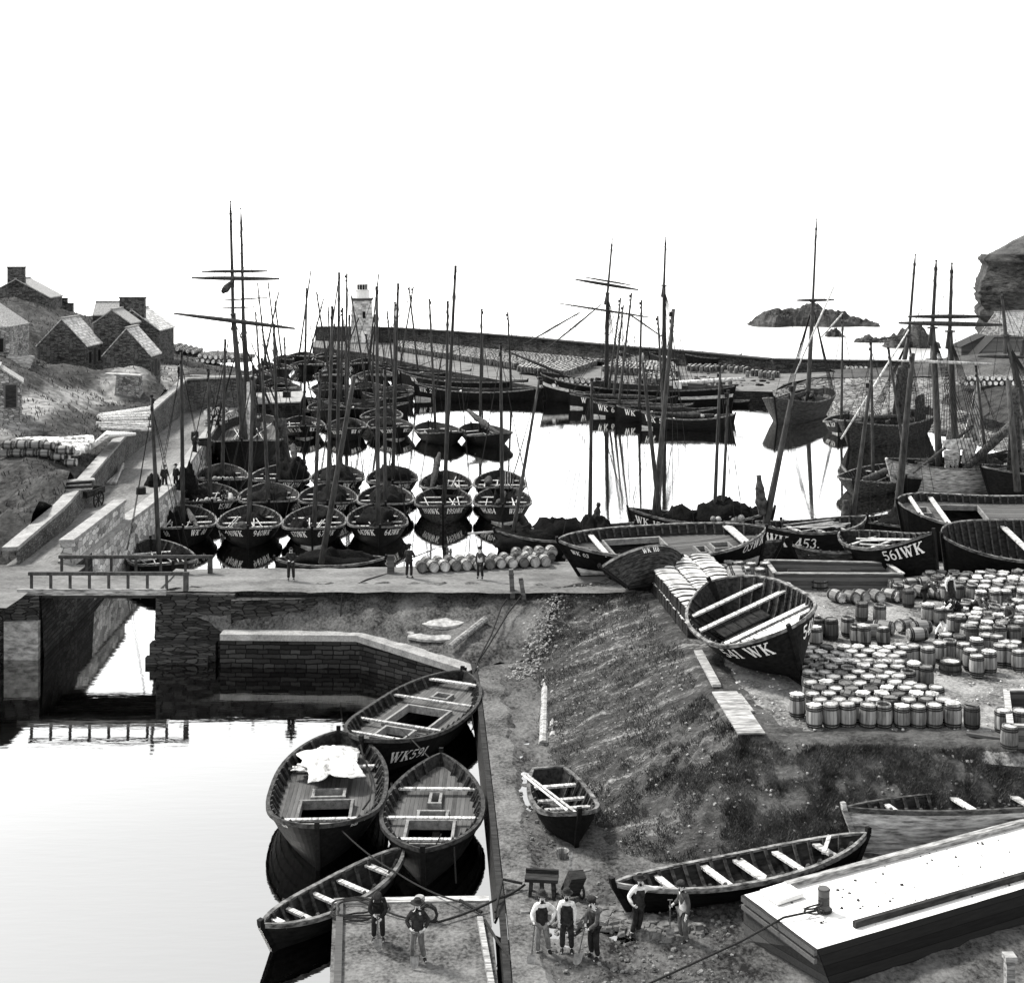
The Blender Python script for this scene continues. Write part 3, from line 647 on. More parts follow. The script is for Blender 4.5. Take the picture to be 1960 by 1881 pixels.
# ------------------------------------------------------------ lettering (own serif strokes, x 0..w, y 0..1)
TK,TN=.2,.09
def arc(cx,cy,rx,ry,a0,a1,n=10): return [(cx+rx*math.cos(math.radians(a0+(a1-a0)*i/n)),cy+ry*math.sin(math.radians(a0+(a1-a0)*i/n))) for i in range(n+1)]
GL={
'W':(1.15,[([(.1,1),(.35,0)],TK),([(.35,0),(.58,1)],TN),([(.52,1),(.78,0)],TK),([(.78,0),(1.03,1)],TN),([(0,1),(.24,1)],TN),([(.42,1),(.66,1)],TN),([(.9,1),(1.15,1)],TN)]),
'K':(.9,[([(.18,0),(.18,1)],TK),([(.2,.4),(.72,1)],TN),([(.36,.58),(.76,0)],TK),([(.04,0),(.34,0)],TN),([(.04,1),(.34,1)],TN),([(.58,1),(.86,1)],TN),([(.6,0),(.9,0)],TN)]),
'0':(.7,[(arc(.33,.5,.25,.46,0,360,16),.13)]),
'1':(.42,[([(.2,0),(.2,1)],TK),([(.04,0),(.36,0)],TN),([(.04,.88),(.2,1)],TN)]),
'2':(.66,[(arc(.31,.7,.23,.27,170,-40,9)+[(.08,.05)],.13),([(.06,.06),(.58,.06)],.13)]),
'3':(.64,[(arc(.28,.74,.22,.24,160,-80,9),.12),(arc(.28,.27,.25,.26,80,-160,9),.14)]),
'4':(.7,[([(.46,0),(.46,1)],TK),([(.46,1),(.04,.3)],TN),([(.04,.3),(.66,.3)],.12),([(.3,0),(.62,0)],TN)]),
'5':(.64,[([(.12,.95),(.56,.95)],.14),([(.12,.95),(.1,.52)],.1),(arc(.28,.3,.25,.28,120,-150,10),.14)]),
'6':(.66,[(arc(.33,.29,.24,.28,0,360,14),.13),(arc(.5,.42,.42,.55,100,185,6),.11)]),
'7':(.62,[([(.06,.94),(.56,.94)],.14),([(.54,.92),(.24,0)],.15)]),
'8':(.64,[(arc(.31,.74,.19,.22,0,360,12),.11),(arc(.31,.26,.24,.26,0,360,12),.13)]),
'9':(.66,[(arc(.31,.7,.24,.28,0,360,14),.13),(arc(.13,.56,.42,.55,-80,0,6),.11)]),
'S':(.64,[(arc(.31,.74,.2,.22,20,270,9),.13),(arc(.31,.27,.23,.25,90,-160,9),.14)]),
'.':(.3,[([(.08,.06),(.2,.06)],.13)]),
' ':(.5,[]),
}
def text_quads(txt):
    x=0; Q=[]
    for ch in txt:
        w,st=GL[ch]
        for k,(pl,wd) in enumerate(st):
            for a,b in zip(pl,pl[1:]):
                dx,dy=b[0]-a[0],b[1]-a[1]; l=math.hypot(dx,dy) or 1
                ex,ey=dx/l*wd*.22,dy/l*wd*.22; nx,ny=-dy/l*wd/2,dx/l*wd/2
                Q.append([(x+a[0]-ex+nx,a[1]-ey+ny),(x+a[0]-ex-nx,a[1]-ey-ny),(x+b[0]+ex-nx,b[1]+ey-ny),(x+b[0]+ex+nx,b[1]+ey+ny)])
        x+=w+.1
    return Q,x-.1
# ------------------------------------------------------------ hull form
def hullf(L,B,fb=1.05,dr=.7,sb=.45,ss=.4,rb=.6,rs=.6,pe=2.6,qe=.85,full=.36,tr=None,kr=0,bow_full=1.0):
    def f(t,s):
        a=abs(t)
        if tr and t<0: hb=B/2*(1-tr*a**2.4)
        else: hb=B/2*max(0.0,1-a**pe)**qe
        zg=fb+(sb if t>0 else ss)*a*a
        zk=-dr+kr*a**4
        e=lerp(full,1.0 if not(tr and t<0) else .6,a**2.2)
        return (math.copysign(a*L/2-(rb if t>0 else rs)*(1-s)*a**3,t), hb*s**e, zk+(zg-zk)*s)
    f.L=L;f.B=B;f.fb=fb;f.dr=dr
    return f
def s_at_z(f,t,z):
    zk=f(t,0)[2]; zg=f(t,1)[2]; return min(1,max(0,(z-zk)/(zg-zk)))
BOATS=[]
def boat(name,label,cat,loc,head,L,B,roll=0,pitch=0,group=None,hull='hull',rail='rail',inner='inner',lod=0,boot=0,
         thwarts=(),boot_t=-1,deck=None,hatches=(),text=(),th=.42,tmat='letter',rudder=False,bulwark=False,strake=None,floor=True,transom=None,posts=True,plankstep=.02,nstrake=8,band=None,**kw):
    root=thing(name,label,cat,loc,(math.radians(roll),math.radians(pitch),math.radians(head)),group)
    Mw=Matrix.Translation(Vector(loc))@Euler(root.rotation_euler).to_matrix().to_4x4()
    f=hullf(L,B,tr=transom,**kw)
    n=14 if lod>1 else (20 if lod else 28); K=nstrake if lod<2 else 5
    T=[-math.cos(PI*i/n) for i in range(n+1)]
    T=[math.copysign(abs(t)**.85,t) for t in T]
    mb=MB()
    for sd in (1,-1):
        for j in range(K):
            s0,s1=(j/K)**1.4,((j+1)/K)**1.4
            lo=[];hi=[];mi=0
            for t in T:
                k=(1-abs(t)**10) if not(transom and t<0) else 1
                x,y,z=f(t,s0); lo.append((x,sd*(y+plankstep*k),z))
                x,y,z=f(t,s1); hi.append((x,sd*y,z))
            if band and j==K-1-band: mi=3
            if boot and s1<=boot+.001:
                kk=[i for i,t in enumerate(T) if t>=boot_t][0]
                mb.grid([lo[kk:],hi[kk:]],1)
                if kk: mb.grid([lo[:kk+1],hi[:kk+1]],0)
            else: mb.grid([lo,hi],mi)
        if transom:
            pass
    if transom:
        ss_=[(j/K)**1.4 for j in range(K+1)]
        l=[f(-1,s) for s in ss_]; mb.grid([[(x,y,z) for x,y,z in l],[(x,-y,z) for x,y,z in l]],0)
        mb.grid([[(x+.06,y,z) for x,y,z in l],[(x+.06,-y,z) for x,y,z in l]],2)
    si=[.04,.12,.26,.45,.7,1.0]
    for sd in (1,-1):
        rows=[]
        for s in si:
            row=[]
            for t in T:
                x,y,z=f(t*.985,s); row.append((x,sd*max(y-.07,0),z+(.06 if s<1 else 0)))
            rows.append(row)
        mb.grid(rows,2)
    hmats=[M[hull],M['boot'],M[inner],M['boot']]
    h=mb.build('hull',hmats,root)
    # gunwale rail
    mb=MB()
    for sd in (1,-1):
        sec=[(.05,-.10),(.05,.04),(-.09,.04),(-.09,-.03)]
        rows=[]
        for dy,dz in sec:
            rows.append([(f(t,1)[0]+(0 if abs(t)<1 else 0),sd*max(f(t,1)[1]+dy*(1-abs(t)**14 if dy>0 else 1),0),f(t,1)[2]+dz) for t in T])
        rows.append(rows[0]); mb.grid(rows)
    if transom:
        x,y,z=f(-1,1); mb.box((x,0,z),(.1,2*y,.1))
    mb.build('gunwale',M[rail],root)
    # posts
    if posts and lod<2:
        for nm,t in (('stem_post',1),('stern_post',-1)):
            if t<0 and transom: continue
            mb=MB(); q=[f(t,s) for s in (0,.3,.6,1.0)]
            q=[(x+t*.05,0,z) for x,_,z in q]; q.append((q[-1][0]+t*.02,0,q[-1][2]+.18))
            for a,b in zip(q,q[1:]): mb.beam(a,b,.14,.16)
            mb.build(nm,M['hull'] if hull!='hullpale' else M['hullpale'],root)
        mb=MB(); a=f(-1,0);b=f(1,0); mb.box(((a[0]+b[0])/2,0,(a[2]+b[2])/2-.06),(b[0]-a[0],.14,.16)); mb.build('keel',M['hull'],root)
    # ribs
    if lod==0:
        nr=int(L/.5)
        for i in range(1,nr):
            t=-.93+1.86*i/nr
            def leg(sd):
                pts=[]
                for s in ((.02,.12,.3,.5,.75,1.0) if not deck else (.72,.86,1.0)):
                    x,y,z=f(t,s); pts.append((x,sd*max(y-.11,.0 if s<.1 else .02),z+.07*(s<1)+.05*(s==1)))
                return pts
            legs=[leg(1)[::-1]+leg(-1)] if not deck else [leg(1),leg(-1)]
            for pts in legs:
                mb=MB(); w=.045; rows=[]
                for p in pts:
                    up_=abs(p[1])/(f(t,1)[1]+.01)
                    rows.append([(p[0]-w,p[1],p[2]),(p[0]+w,p[1],p[2]),(p[0]+w,p[1]-math.copysign(.07,p[1]),p[2]+.03),(p[0]-w,p[1]-math.copysign(.07,p[1]),p[2]+.03)])
                mb.grid(rows,close=True); mb.add(rows[0],[(0,1,2,3)]); mb.add(rows[-1],[(0,1,2,3)])
                mb.build('rib',M['raildark'],root)
    # deck or floor
    if deck is not None:
        zd=lambda t: f(t,1)[2]-deck-(.0)
        xs=sorted(set([t for t in T if abs(t)<=.97]+[h_[0] for h_ in hatches]+[h_[1] for h_ in hatches]))
        ys=sorted(set([-1,-.66,-.33,0,.33,.66,1]))
        mb=MB()
        for t0,t1 in zip(xs,xs[1:]):
            tm=(t0+t1)/2; hh=[h_ for h_ in hatches if h_[0]-1e-6<=tm<=h_[1]+1e-6]
            def edge(t):
                z=zd(t); s=s_at_z(f,t,z); x,y,_=f(t,s); return x,max(y-.06,0),z
            x0,y0,z0=edge(t0);x1,y1,z1=edge(t1)
            segs=[(-1,1)]
            if hh: segs=[(-1,'l'),('r',1)]
            for a,b in segs:
                def yy(q,ye): return hh[0][2] if q=='l' else hh[0][3] if q=='r' else q*ye
                mb.add([(x0,yy(a,y0),z0),(x1,yy(a,y1),z1),(x1,yy(b,y1),z1),(x0,yy(b,y0),z0)],[(0,1,2,3)])
        mb.build('deck',M['deck' if hull!='hullpale' else 'decklight'],root)
        for h_ in hatches:
            mb=MB(); xa,xb=f(h_[0],1)[0],f(h_[1],1)[0]; z=zd((h_[0]+h_[1])/2)+.06; ht=.22
            for (cx,cy,lx,ly) in ((xa,(h_[2]+h_[3])/2,.1,h_[3]-h_[2]+.14),(xb,(h_[2]+h_[3])/2,.1,h_[3]-h_[2]+.14),((xa+xb)/2,h_[2],abs(xb-xa)-.104,.1),((xa+xb)/2,h_[3],abs(xb-xa)-.104,.1)):
                mb.box((cx,cy,z-.04),(lx,ly,ht+.1))
            mb.build('hatch_coaming',M['coam'],root)
    elif floor:
        zf=-f.dr+.5*(f.fb+f.dr)*.55; rows=[[],[]]
        for t in [x*.9 for x in T]:
            s=s_at_z(f,t,zf); x,y,_=f(t,s); rows[0].append((x,max(y-.05,.0),zf));rows[1].append((x,-max(y-.05,.0),zf))
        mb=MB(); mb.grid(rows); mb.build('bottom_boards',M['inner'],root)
    for th_ in thwarts:
        t,w,dz=(th_+(.26,.28))[:3] if isinstance(th_,tuple) else (th_,.26,.28)
        z=f(t,1)[2]-dz; s=s_at_z(f,t,z); x,y,_=f(t,s)
        mb=MB(); mb.box((x,0,z),(w,2*(y-.05),.07)); mb.build('thwart',M['thwart'],root)
    if rudder:
        mb=MB(); q=f(-1,0);q2=f(-1,1); mb.add([(q[0]-.1,-.04,q[2]),(q2[0]-.1,-.04,q2[2]+.1),(q2[0]-.45,-.04,q2[2]),(q[0]-.8,-.04,q[2]+.1),(q[0]-.1,.04,q[2]),(q2[0]-.1,.04,q2[2]+.1),(q2[0]-.45,.04,q2[2]),(q[0]-.8,.04,q[2]+.1)],[(0,1,2,3),(7,6,5,4),(0,4,5,1),(1,5,6,2),(2,6,7,3),(3,7,4,0)])
        mb.build('rudder',M['hull'],root)
    for tx in text:
        txt,sd,tc,sc=tx[:4]; hh=tx[4] if len(tx)>4 else th
        Q,w=text_quads(txt); mb=MB(); cnt=0
        zg=f(tc,1)[2]; zk=f(tc,0)[2]
        x_c=f(tc,sc)[0]
        # arc-length table along the hull at this height
        TT=[-1+2*i/200 for i in range(201)]; PTS=[f(t,sc) for t in TT]; AL=[0]
        for a,b in zip(PTS,PTS[1:]): AL.append(AL[-1]+math.hypot(b[0]-a[0],b[1]-a[1]))
        ac=np.interp(tc,TT,AL)
        for q in Q:
            vs=[];cnt+=1
            for (qx,qy) in q:
                d=(qx-w/2)*hh*(1 if sd<0 else -1)
                t=float(np.interp(ac+d,AL,TT)); s=sc+(qy-.5)*hh/(zg-zk)
                p=Vector(f(t,s)); p1=Vector(f(min(t+.01,1),s)); dd=p1-p; nn=Vector((-dd.y,dd.x,0)); nn=nn.normalized() if nn.length>0 else Vector((0,1,0))
                p+=nn*(.035+.0006*(cnt%9)); vs.append((p.x,p.y*sd,p.z))
            mb.add(vs,[(0,1,2,3)])
        mb.build('registration_number',M[tmat],h)
    d=dict(root=root,f=f,Mw=Mw,Mi=Mw.inverted(),L=L,B=B,loc=Vector(loc),head=head)
    BOATS.append(d); return d
def W2L(b,p): return b['Mi']@Vector(p)
def L2W(b,p): return b['Mw']@Vector(p)
def put_mast(b,top,t=.35,r=.13,zb=.2,stays=4,block=True,spread=.55,name='mast',mat='spar',rr=.016):
    """mast stepped at hull station t, head at the surveyed pixel 'top' (at the depth of the step)"""
    f=b['f']; base=Vector((f(t,1)[0],0,zb)); bw=L2W(b,base)
    tw=PY(top[0],top[1],bw.y); tl=W2L(b,tw)
    mb=MB(); n=5; mb.tube([base.lerp(tl,i/n) for i in range(n+1)],[r*lerp(1,.55,i/n) for i in range(n+1)],8)
    m=mb.build(name,M[mat],b['root'],smooth=True)
    if block:
        d=(tl-base).normalized()
        for (k,ox,oy,sz) in ((.35,.16,.03,(.22,.16,.32)),(.05,0,0,(.2,.2,.16)),(.85,.12,-.06,(.16,.12,.26))):
            mb=MB(); mb.box(tl-d*k+Vector((ox,oy,0)),sz); mb.build('mast_block',M['dark'],m)
    if stays:
        mb=MB(); hd=base.lerp(tl,.93)
        for i in range(stays):
            sd=1 if i%2 else -1; tt=t-spread*(.35+.5*(i//2)) if i<4 else .95
            x,y,z=f(max(min(tt,.97),-.97),1); q=Vector((x,sd*y*.97,z)); mid=hd.lerp(q,.5)+Vector((0,0,-.15)); mb.tube([hd,mid,q],rr,4,cap=False)
        mb.build('rigging',M['rope'],b['root'])
    return tl,base
# cargo that lies in boats: things of their own
def mound(name,label,cat,b,c,size,mat='net',group=None,seed=0,amp=.35,seg=22,rings=10,rot=0):
    """heap, c in boat coordinates or world (b None)"""
    mb=MB(); vs=[];fs=[]
    for i in range(rings+1):
        th=PI*.5*i/rings
        for k in range(seg):
            a=2*PI*k/seg; d=Vector((math.sin(th)*math.cos(a),math.sin(th)*math.sin(a),math.cos(th)))
            q=1+amp*fn(d.x*1.7+seed,d.y*1.7,d.z*1.7+seed*.3,5)
            vs.append((d.x*size[0]*q,d.y*size[1]*q,d.z*size[2]*q*(1+.3*fn(d.x*4+seed,d.y*4,2))))
    for i in range(rings):
        for k in range(seg):
            k2=(k+1)%seg; fs.append((i*seg+k,(i+1)*seg+k,(i+1)*seg+k2,i*seg+k2))
    mb.add(vs,fs); o=mb.build(name,M[mat],smooth=True)
    if b: o.location=L2W(b,c); o.rotation_euler=(b['root'].rotation_euler[0],0,b['root'].rotation_euler[2]+rot)
    else: o.location=c; o.rotation_euler=(0,0,rot)
    return tag(o,label,cat,group)
BUOY=None
def buoys(b,spots,r=.26,label='round bladder float',group='bladder floats in the boats'):
    global BUOY
    for (x,y,z) in spots:
        if BUOY is None:
            mb=MB(); mb.ball((0,0,0),1,12,8,sc=(1,1,.9)); BUOY=mb.build('buoy',M['buoy'],smooth=True); o=BUOY; mb=MB(); mb.tube([(0,0,.85),(0,0,1.1)],[.2,.14],6); mb.build('neck',M['rope'],o)
        else: o=copy_tree(BUOY)
        rr=r*R.uniform(.85,1.15); o.scale=(rr,rr,rr); o.location=L2W(b,(x,y,z)) if b else (x,y,z); o.rotation_euler=(R.uniform(0,6),R.uniform(0,6),0)
        tag(o,label,'buoy',group)
def spars(b,n,seed,z0=None,mat='thwart',names='oar'):
    """oars and loose spars lying fore and aft across the thwarts, parts of the boat's gear"""
    q=random.Random(seed); f=b['f']
    for i in range(n):
        l=q.uniform(.35,.6)*b['L']; x=q.uniform(-.12,.12)*b['L']; y=q.uniform(-.3,.3)*b['B']; a=q.uniform(-.16,.16); z=f(0,1)[2]-.2+q.uniform(0,.16) if z0 is None else z0
        mb=MB(); d=Vector((math.cos(a),math.sin(a),q.uniform(-.03,.03)))
        mb.tube([Vector((x,y,z))-d*l/2,Vector((x,y,z))+d*l/2],[.05,.035],6); mb.build(names,M[mat],b['root'])
def roll_sail(b,p,q,r=.2,seed=1,mat='sail',name='furled_sail'):
    mb=MB(); p=Vector(p);q=Vector(q); n=14; pts=[];rad=[]
    for i in range(n+1):
        t=i/n; pts.append(p.lerp(q,t)+Vector((0,0,-.1*math.sin(PI*t)+.05*fn(t*6,seed)))); rad.append(r*(.45+.55*math.sin(PI*min(1,t*1.1+.03)))*(1+.35*fn(t*9,seed+4)))
    mb.tube(pts,rad,9); o=mb.build(name,M[mat],b['root'] if b else None,smooth=True)
    return o
def line(mb,a,b,r=.015,sag=0,n=6):
    a=Vector(a);b=Vector(b); mb.tube([a.lerp(b,i/n)+Vector((0,0,-sag*4*(i/n)*(1-i/n))) for i in range(n+1)],r,4,cap=False)
# ------------------------------------------------------------ the fleet in the harbour
ROW='open fishing boats rafted in rows in the harbour'
def bowon(label,ul,ur,vg,ub=None,L=8.4,zb=1.5,mast=None,mt=.42,text='',tpos=.80,load=None,seed=0,lod=0,th=.36,**kw):
    kw.setdefault('boot_t',.62)
    Yb=KF*(HC-zb)/(vg-V0); Yc=Yb+L*.46
    B=(ur-ul)/KF*Yc*.985; uc=(ul+ur)/2 ; ub=uc if ub is None else ub
    cx=(uc-UC)/KF*Yc; bx=(ub-UC)/KF*Yb
    head=math.degrees(math.atan2(Yb-Yc,(bx-cx)))
    if isinstance(text,str): text=(text,text)
    tx=[(text[0],-1,tpos,.8,th),(text[1],1,tpos,.8,th)] if text[0] else []
    b=boat('fishing_boat',label,'fishing boat',(cx,Yc,0),head,L,B,group=ROW,fb=1.02,sb=.48,ss=.4,dr=.6,pe=2.5,qe=.72,thwarts=kw.pop('thwarts',(-.55,-.2,.12,.5)),text=[t for t in tx if t[0]],lod=lod,roll=R.uniform(-1.5,1.5),**kw)
    if mast: b['mast']=put_mast(b,mast,t=mt,r=.17,rr=.02)
    return b
FLEET={}
F=FLEET
F[1]=bowon('dark open boat numbered WK 88, leftmost of the front row beside the quay wall',287,414,1008,350,mast=(347,670),mt=.0,text=('88','WK 88'),seed=1)
F[2]=bowon('dark open boat numbered 940WK, second from the left in the front row',416,539,1008,474,mast=(485,700),mt=.62,text='940WK',tpos=.82)
F[3]=bowon('dark boat numbered 672WK with a white V at its stem, third in the front row',541,663,1009,598,mast=(613,709),mt=.4,text='672WK',tpos=.82,boot=.42)
F[4]=bowon('dark boat numbered 643WK heaped with nets, fourth in the front row',663,780,1006,726,mast=(721,549),mt=.55,text='643WK',tpos=.82)
F[5]=bowon('weathered clinker boat numbered 1958WK, second from the right of the front row',793,904,966,848,mast=(872,509),mt=.5,text='1958WK',tpos=.82,hull='hullworn')
F[6]=bowon('dark boat numbered WK404 with white painted forefoot, rightmost of the front row',905,1018,966,962,mast=(958,656),mt=.45,text=('WK404','WK404.'),tpos=.78,boot=.42)
F[7]=bowon('boat numbered 153WK with pale round floats piled on deck beside the quay',345,459,958,405,mast=(398,706),mt=.4,text=('53WK','153WK'))
F[8]=bowon('low dark boat filled with nets behind the boat numbered 940WK',456,573,958,515,mast=(501,686),mt=.3,text=('','11WK'),lod=1)
F[9]=bowon('dark netted boat tucked behind the boat numbered 672WK',570,684,960,626,mast=(636,587),mt=.3,text=('1077','77WK'),lod=1)
F[10]=bowon('dark netted boat tucked behind the boat numbered 643WK',683,792,962,738,mast=(736,703),mt=.3,text=('','16WK'),lod=1)
F[11]=bowon('boat numbered WK 227 with pale floats along its rail below the schooner',376,474,916,425,mast=(431,650),mt=.3,text=('WK 227',''),lod=1)
F[12]=bowon('boat numbered WK4224 with a tall net heap at its right end',478,594,918,530,mast=(524,621),mt=.35,text=('4224','WK4224'),lod=1)
F[13]=bowon('dark boat in the third row of the raft, next right of the one numbered WK4224',595,698,919,645,mast=(649,522),mt=.35,text=('WK 65','WK 65'),lod=1)
F[14]=bowon('dark boat numbered 362WK with nets heaped to its stern in the third row',701,801,921,752,mast=(762,543),mt=.35,text='362WK',lod=1)
F[15]=bowon('boat with a raised net draped spar, directly behind the clinker boat numbered 1958WK',802,904,932,853,lod=0)
F[16]=bowon('boat with a rolled brown sail and upright white oars behind the one numbered WK404',905,1008,931,957,lod=0)
F[17]=bowon('dark boat numbered WK 528 with white forefoot right of the big schooner',537,622,814,585,mast=(587,552),mt=.3,text=('WK 528.','WK 528'),boot=.42,lod=1,L=8.8)
F[18]=bowon('dark boat numbered WK 60 between two white stemmed boats in the fourth row',623,703,818,664,text=('WK 60','WK 60'),lod=1,L=8.8)
F[19]=bowon('dark boat numbered WK280 with white forefoot in the fourth row',704,792,816,763,mast=(756,578),mt=.35,text=('WK280','WK280'),boot=.42,lod=1,L=8.8)
F[20]=bowon('open boat full of gear, second from the right in the fourth row of the raft',794,887,826,862,mast=(822,573),mt=-.3,lod=1,L=8.8)
F[21]=bowon('open boat with a long brown rolled sail, rightmost of the fourth row',882,977,829,958,mast=(922,592),mt=-.4,lod=1,L=8.8)
# leftmost near boat below the bridge railing
F[22]=bowon('dark open boat half hidden behind the far bridge railing at the channel mouth',243,372,1078,330,mast=(290,756),mt=-.1,text=('','WK 2'),L=7.6)
F[15]['m']=put_mast(F[15],(857,577),t=.3,r=.16,rr=.02); F[18]['m']=put_mast(F[18],(669,603),t=.3,r=.17,rr=.02)
SID={3:'numbered 672WK',4:'numbered 643WK',7:'numbered 153WK',8:'behind the one numbered 940WK',9:'behind the one numbered 672WK',10:'behind the one numbered 643WK',11:'numbered WK 227',12:'numbered WK4224',13:'right of the one numbered WK4224',14:'numbered 362WK',15:'behind the one numbered 1958WK',17:'numbered WK 528',21:'rightmost of the fourth row',1:'numbered WK 88',2:'numbered 940WK',5:'numbered 1958WK',6:'numbered WK404',18:'numbered WK 60',19:'numbered WK280',20:'second from right in the fourth row',22:'behind the bridge railing',16:'behind the one numbered WK404'}
def nets(k,spots):
    b=F[k]
    for i,(x,y,sx,sy,sz) in enumerate(spots):
        mound('net_heap','dark heap of herring nets in the boat '+SID[k],'net heap',b,(x,y,.3),(sx,sy,sz*1.15),seed=k*3+i,group='heaps of nets in the boats')
nets(4,[(-1.6,0,2.1,1.5,1.1),(1.5,.2,.8,1.2,.75)]); nets(8,[(-1,0,2.6,1.5,1.1)]); nets(9,[(-1,.2,2.6,1.5,1.1)]); nets(10,[(-1,.1,2.6,1.5,1.2)])
nets(11,[(-1.4,-.2,2.2,1.4,1.1)]); nets(12,[(-1.5,.9,2.2,1.3,1.9)]); nets(13,[(-1,.0,2.8,1.6,1.35)]); nets(14,[(-1,.0,2.8,1.7,1.4)]); nets(15,[(-1.4,-.9,2.0,1.0,1.2)])
nets(3,[(.4,-1.0,1.6,.8,.9),(-2.2,.3,1.3,1.2,.8)]); nets(16,[(-2.4,.6,1.4,.9,.8)]); nets(21,[(-1.5,.6,1.8,.8,.7)]); nets(7,[(-1.5,-.9,1.8,.9,1.2)]); nets(17,[(-.5,.5,1.8,1.2,.8)]); nets(18,[(-.5,0,2.4,1.5,1.1)]); nets(19,[(-1,-.5,2.2,1.3,1.1)]); nets(20,[(.2,-.3,2.2,1.2,.8)]); nets(22,[(-.5,1.0,1.6,.9,.9)])
for k,n in ((1,7),(2,6),(3,5),(5,5),(6,8),(7,3),(15,6),(16,4),(17,4),(20,6),(21,5),(22,5),(4,3),(19,3)): spars(F[k],n,k)
nets(1,[(-1.8,-.4,1.5,1.1,.8),(1.9,.6,1.0,.8,.5)]); nets(2,[(-2.2,.2,1.2,1.3,.7),(2.0,-.9,.8,.6,.6)]); nets(5,[(-2.4,.4,1.1,1.2,.6)]); nets(6,[(-2.0,.3,1.2,1.0,.7),(.6,-.3,.7,.6,1.2)])
def bl(k): return 'round bladder float in the boat '+SID[k]
buoys(F[7],[(2.1+R.uniform(-.3,1.0),y,1.0+R.uniform(0,.25)) for y in (-1.1,-.7,-.3,.1,.6,1.0)]+[(-.2+i*.5,1.5,1.05) for i in range(4)]+[(-.5,1.2,1.2),(.2,1.1,1.25),(.6,1.5,1.15)],.24,bl(7))
buoys(F[11],[(3.0,-.6+i*.33,1.3) for i in range(5)],.22,bl(11)); buoys(F[4],[(2.6+R.uniform(0,.6),-1.3+i*.42,1.05) for i in range(7)],.17,bl(4)); buoys(F[16],[(2.4,-.2,1.1)],.24,bl(16))
# sails and spars that stand out
def up(b,x,y,z): return (x,y,z)
roll_sail(F[16],(-3.4,-.9,.9),(1.0,-1.0,1.25),.34,3); roll_sail(F[21],(-3.6,-.6,2.9),(3.0,.6,1.1),.36,4); roll_sail(F[15],(-3.2,-.6,3.0),(2.0,-1.2,.9),.3,5); roll_sail(F[2],(3.4,-.2,1.5),(.8,-1.0,.9),.36,6); roll_sail(F[1],(-3.5,.3,1.2),(2.6,1.0,1.15),.22,7); roll_sail(F[6],(-2.5,.2,1.2),(2.5,-.5,1.3),.25,8); roll_sail(F[12],(-3.8,.8,3.2),(-1,1.2,1.8),.3,9)
for i in range(5):
    mb=MB(); mb.tube([(-.5+.1*i,.25+.2*i,.7),(-.9+.1*i,.2+.22*i,2.3)],[.035,.03],5); mb.build('oar',M['sparlight'],F[16]['root'])
# leaning mast of the low net boat moored at the embankment
b=boat('fishing_boat','low dark boat heaped with nets at the embankment under the long leaning mast','fishing boat',P(632,1084,0)-Vector((0,0,.45)),182,7.0,2.6,group=ROW,fb=.8,sb=.2,ss=.2,dr=.4,lod=1,thwarts=(.3,))
mound('net_heap','dark brown net bundle in the low boat at the embankment edge','net heap',b,(-.3,0,.5),(2.6,1.0,.9),seed=77,group='heaps of nets in the boats')
bw=P(615,1078,.6); tw=PY(678,719,bw.y-1.5)
mb=MB(); mb.tube([W2L(b,bw.lerp(tw,i/5)) for i in range(6)],[lerp(.2,.13,i/5) for i in range(6)],8); mb.build('mast',M['spar'],b['root'],smooth=True)
# second boat moored nose-in at the end of the embankment with two masts
b=boat('fishing_boat','black boat buried in nets afloat between the raft and the beached long boat','fishing boat',(3.6,88.5,-.2),8,9.6,3.8,group=ROW,fb=1.1,sb=.7,ss=.5,dr=.8,lod=1,thwarts=(-.4,.4),text=[('WK 202',-1,.15,.75,.42)])
for i,(x,y,sx,sy,sz) in enumerate([(-3.0,0,2.0,1.5,1.15),(-.6,.2,2.2,1.5,1.6),(2.0,0,1.8,1.4,1.5)]): mound('net_heap','great black net heap in the boat between the raft and the beached long boat','net heap',b,(x,y,.6),(sx,sy,sz),seed=90+i,group='heaps of nets in the boats')
put_mast(b,(1133,725),t=.35,r=.17,zb=.3,stays=6,rr=.02); put_mast(b,(1033,722),t=-.78,r=.15,zb=.3,stays=4,rr=.02)
roll_sail(b,(2.0,.1,1.4),(2.35,.1,3.2),.3,3); 
mb=MB(); mb.tube([(-6.6,.2,1.35),(-1,.5,1.5)],[.07,.08],6); mb.build('spar',M['thwart'],b['root'])
mound('net_heap','black net mound on the shore behind the beached long boat','net heap',None,(5.6,84,.4),(2.0,1.3,1.7),seed=99)
# two masted boat with floats and crutch, and the WK 453
b=boat('fishing_boat','dark two masted boat with pale floats and a forked mast crutch behind the beached boats','fishing boat',(13.5,93,-.1),186,10.6,3.9,group=ROW,fb=1.25,sb=.8,ss=.6,dr=.8,lod=0,thwarts=(-.4,.1,.5),text=[('WK 159',1,.75,.78,.45)])
for i,(x,y,sx,sy,sz) in enumerate([(-1.6,0,2.4,1.4,1.5),(-3.6,0,1.2,1.0,.9),(1.6,0,1.6,1.3,1.0)]): mound('net_heap','dark net heap in the two masted boat with the mast crutch','net heap',b,(x,y,.8),(sx,sy,sz),seed=110+i,group='heaps of nets in the boats')
put_mast(b,(1289,592),t=.66,r=.24,zb=.4,stays=6,rr=.02); put_mast(b,(1379,696),t=-.17,r=.16,zb=.4,stays=4,rr=.02); put_mast(b,(1394,747),t=-.28,r=.15,zb=.4,stays=2,rr=.02)
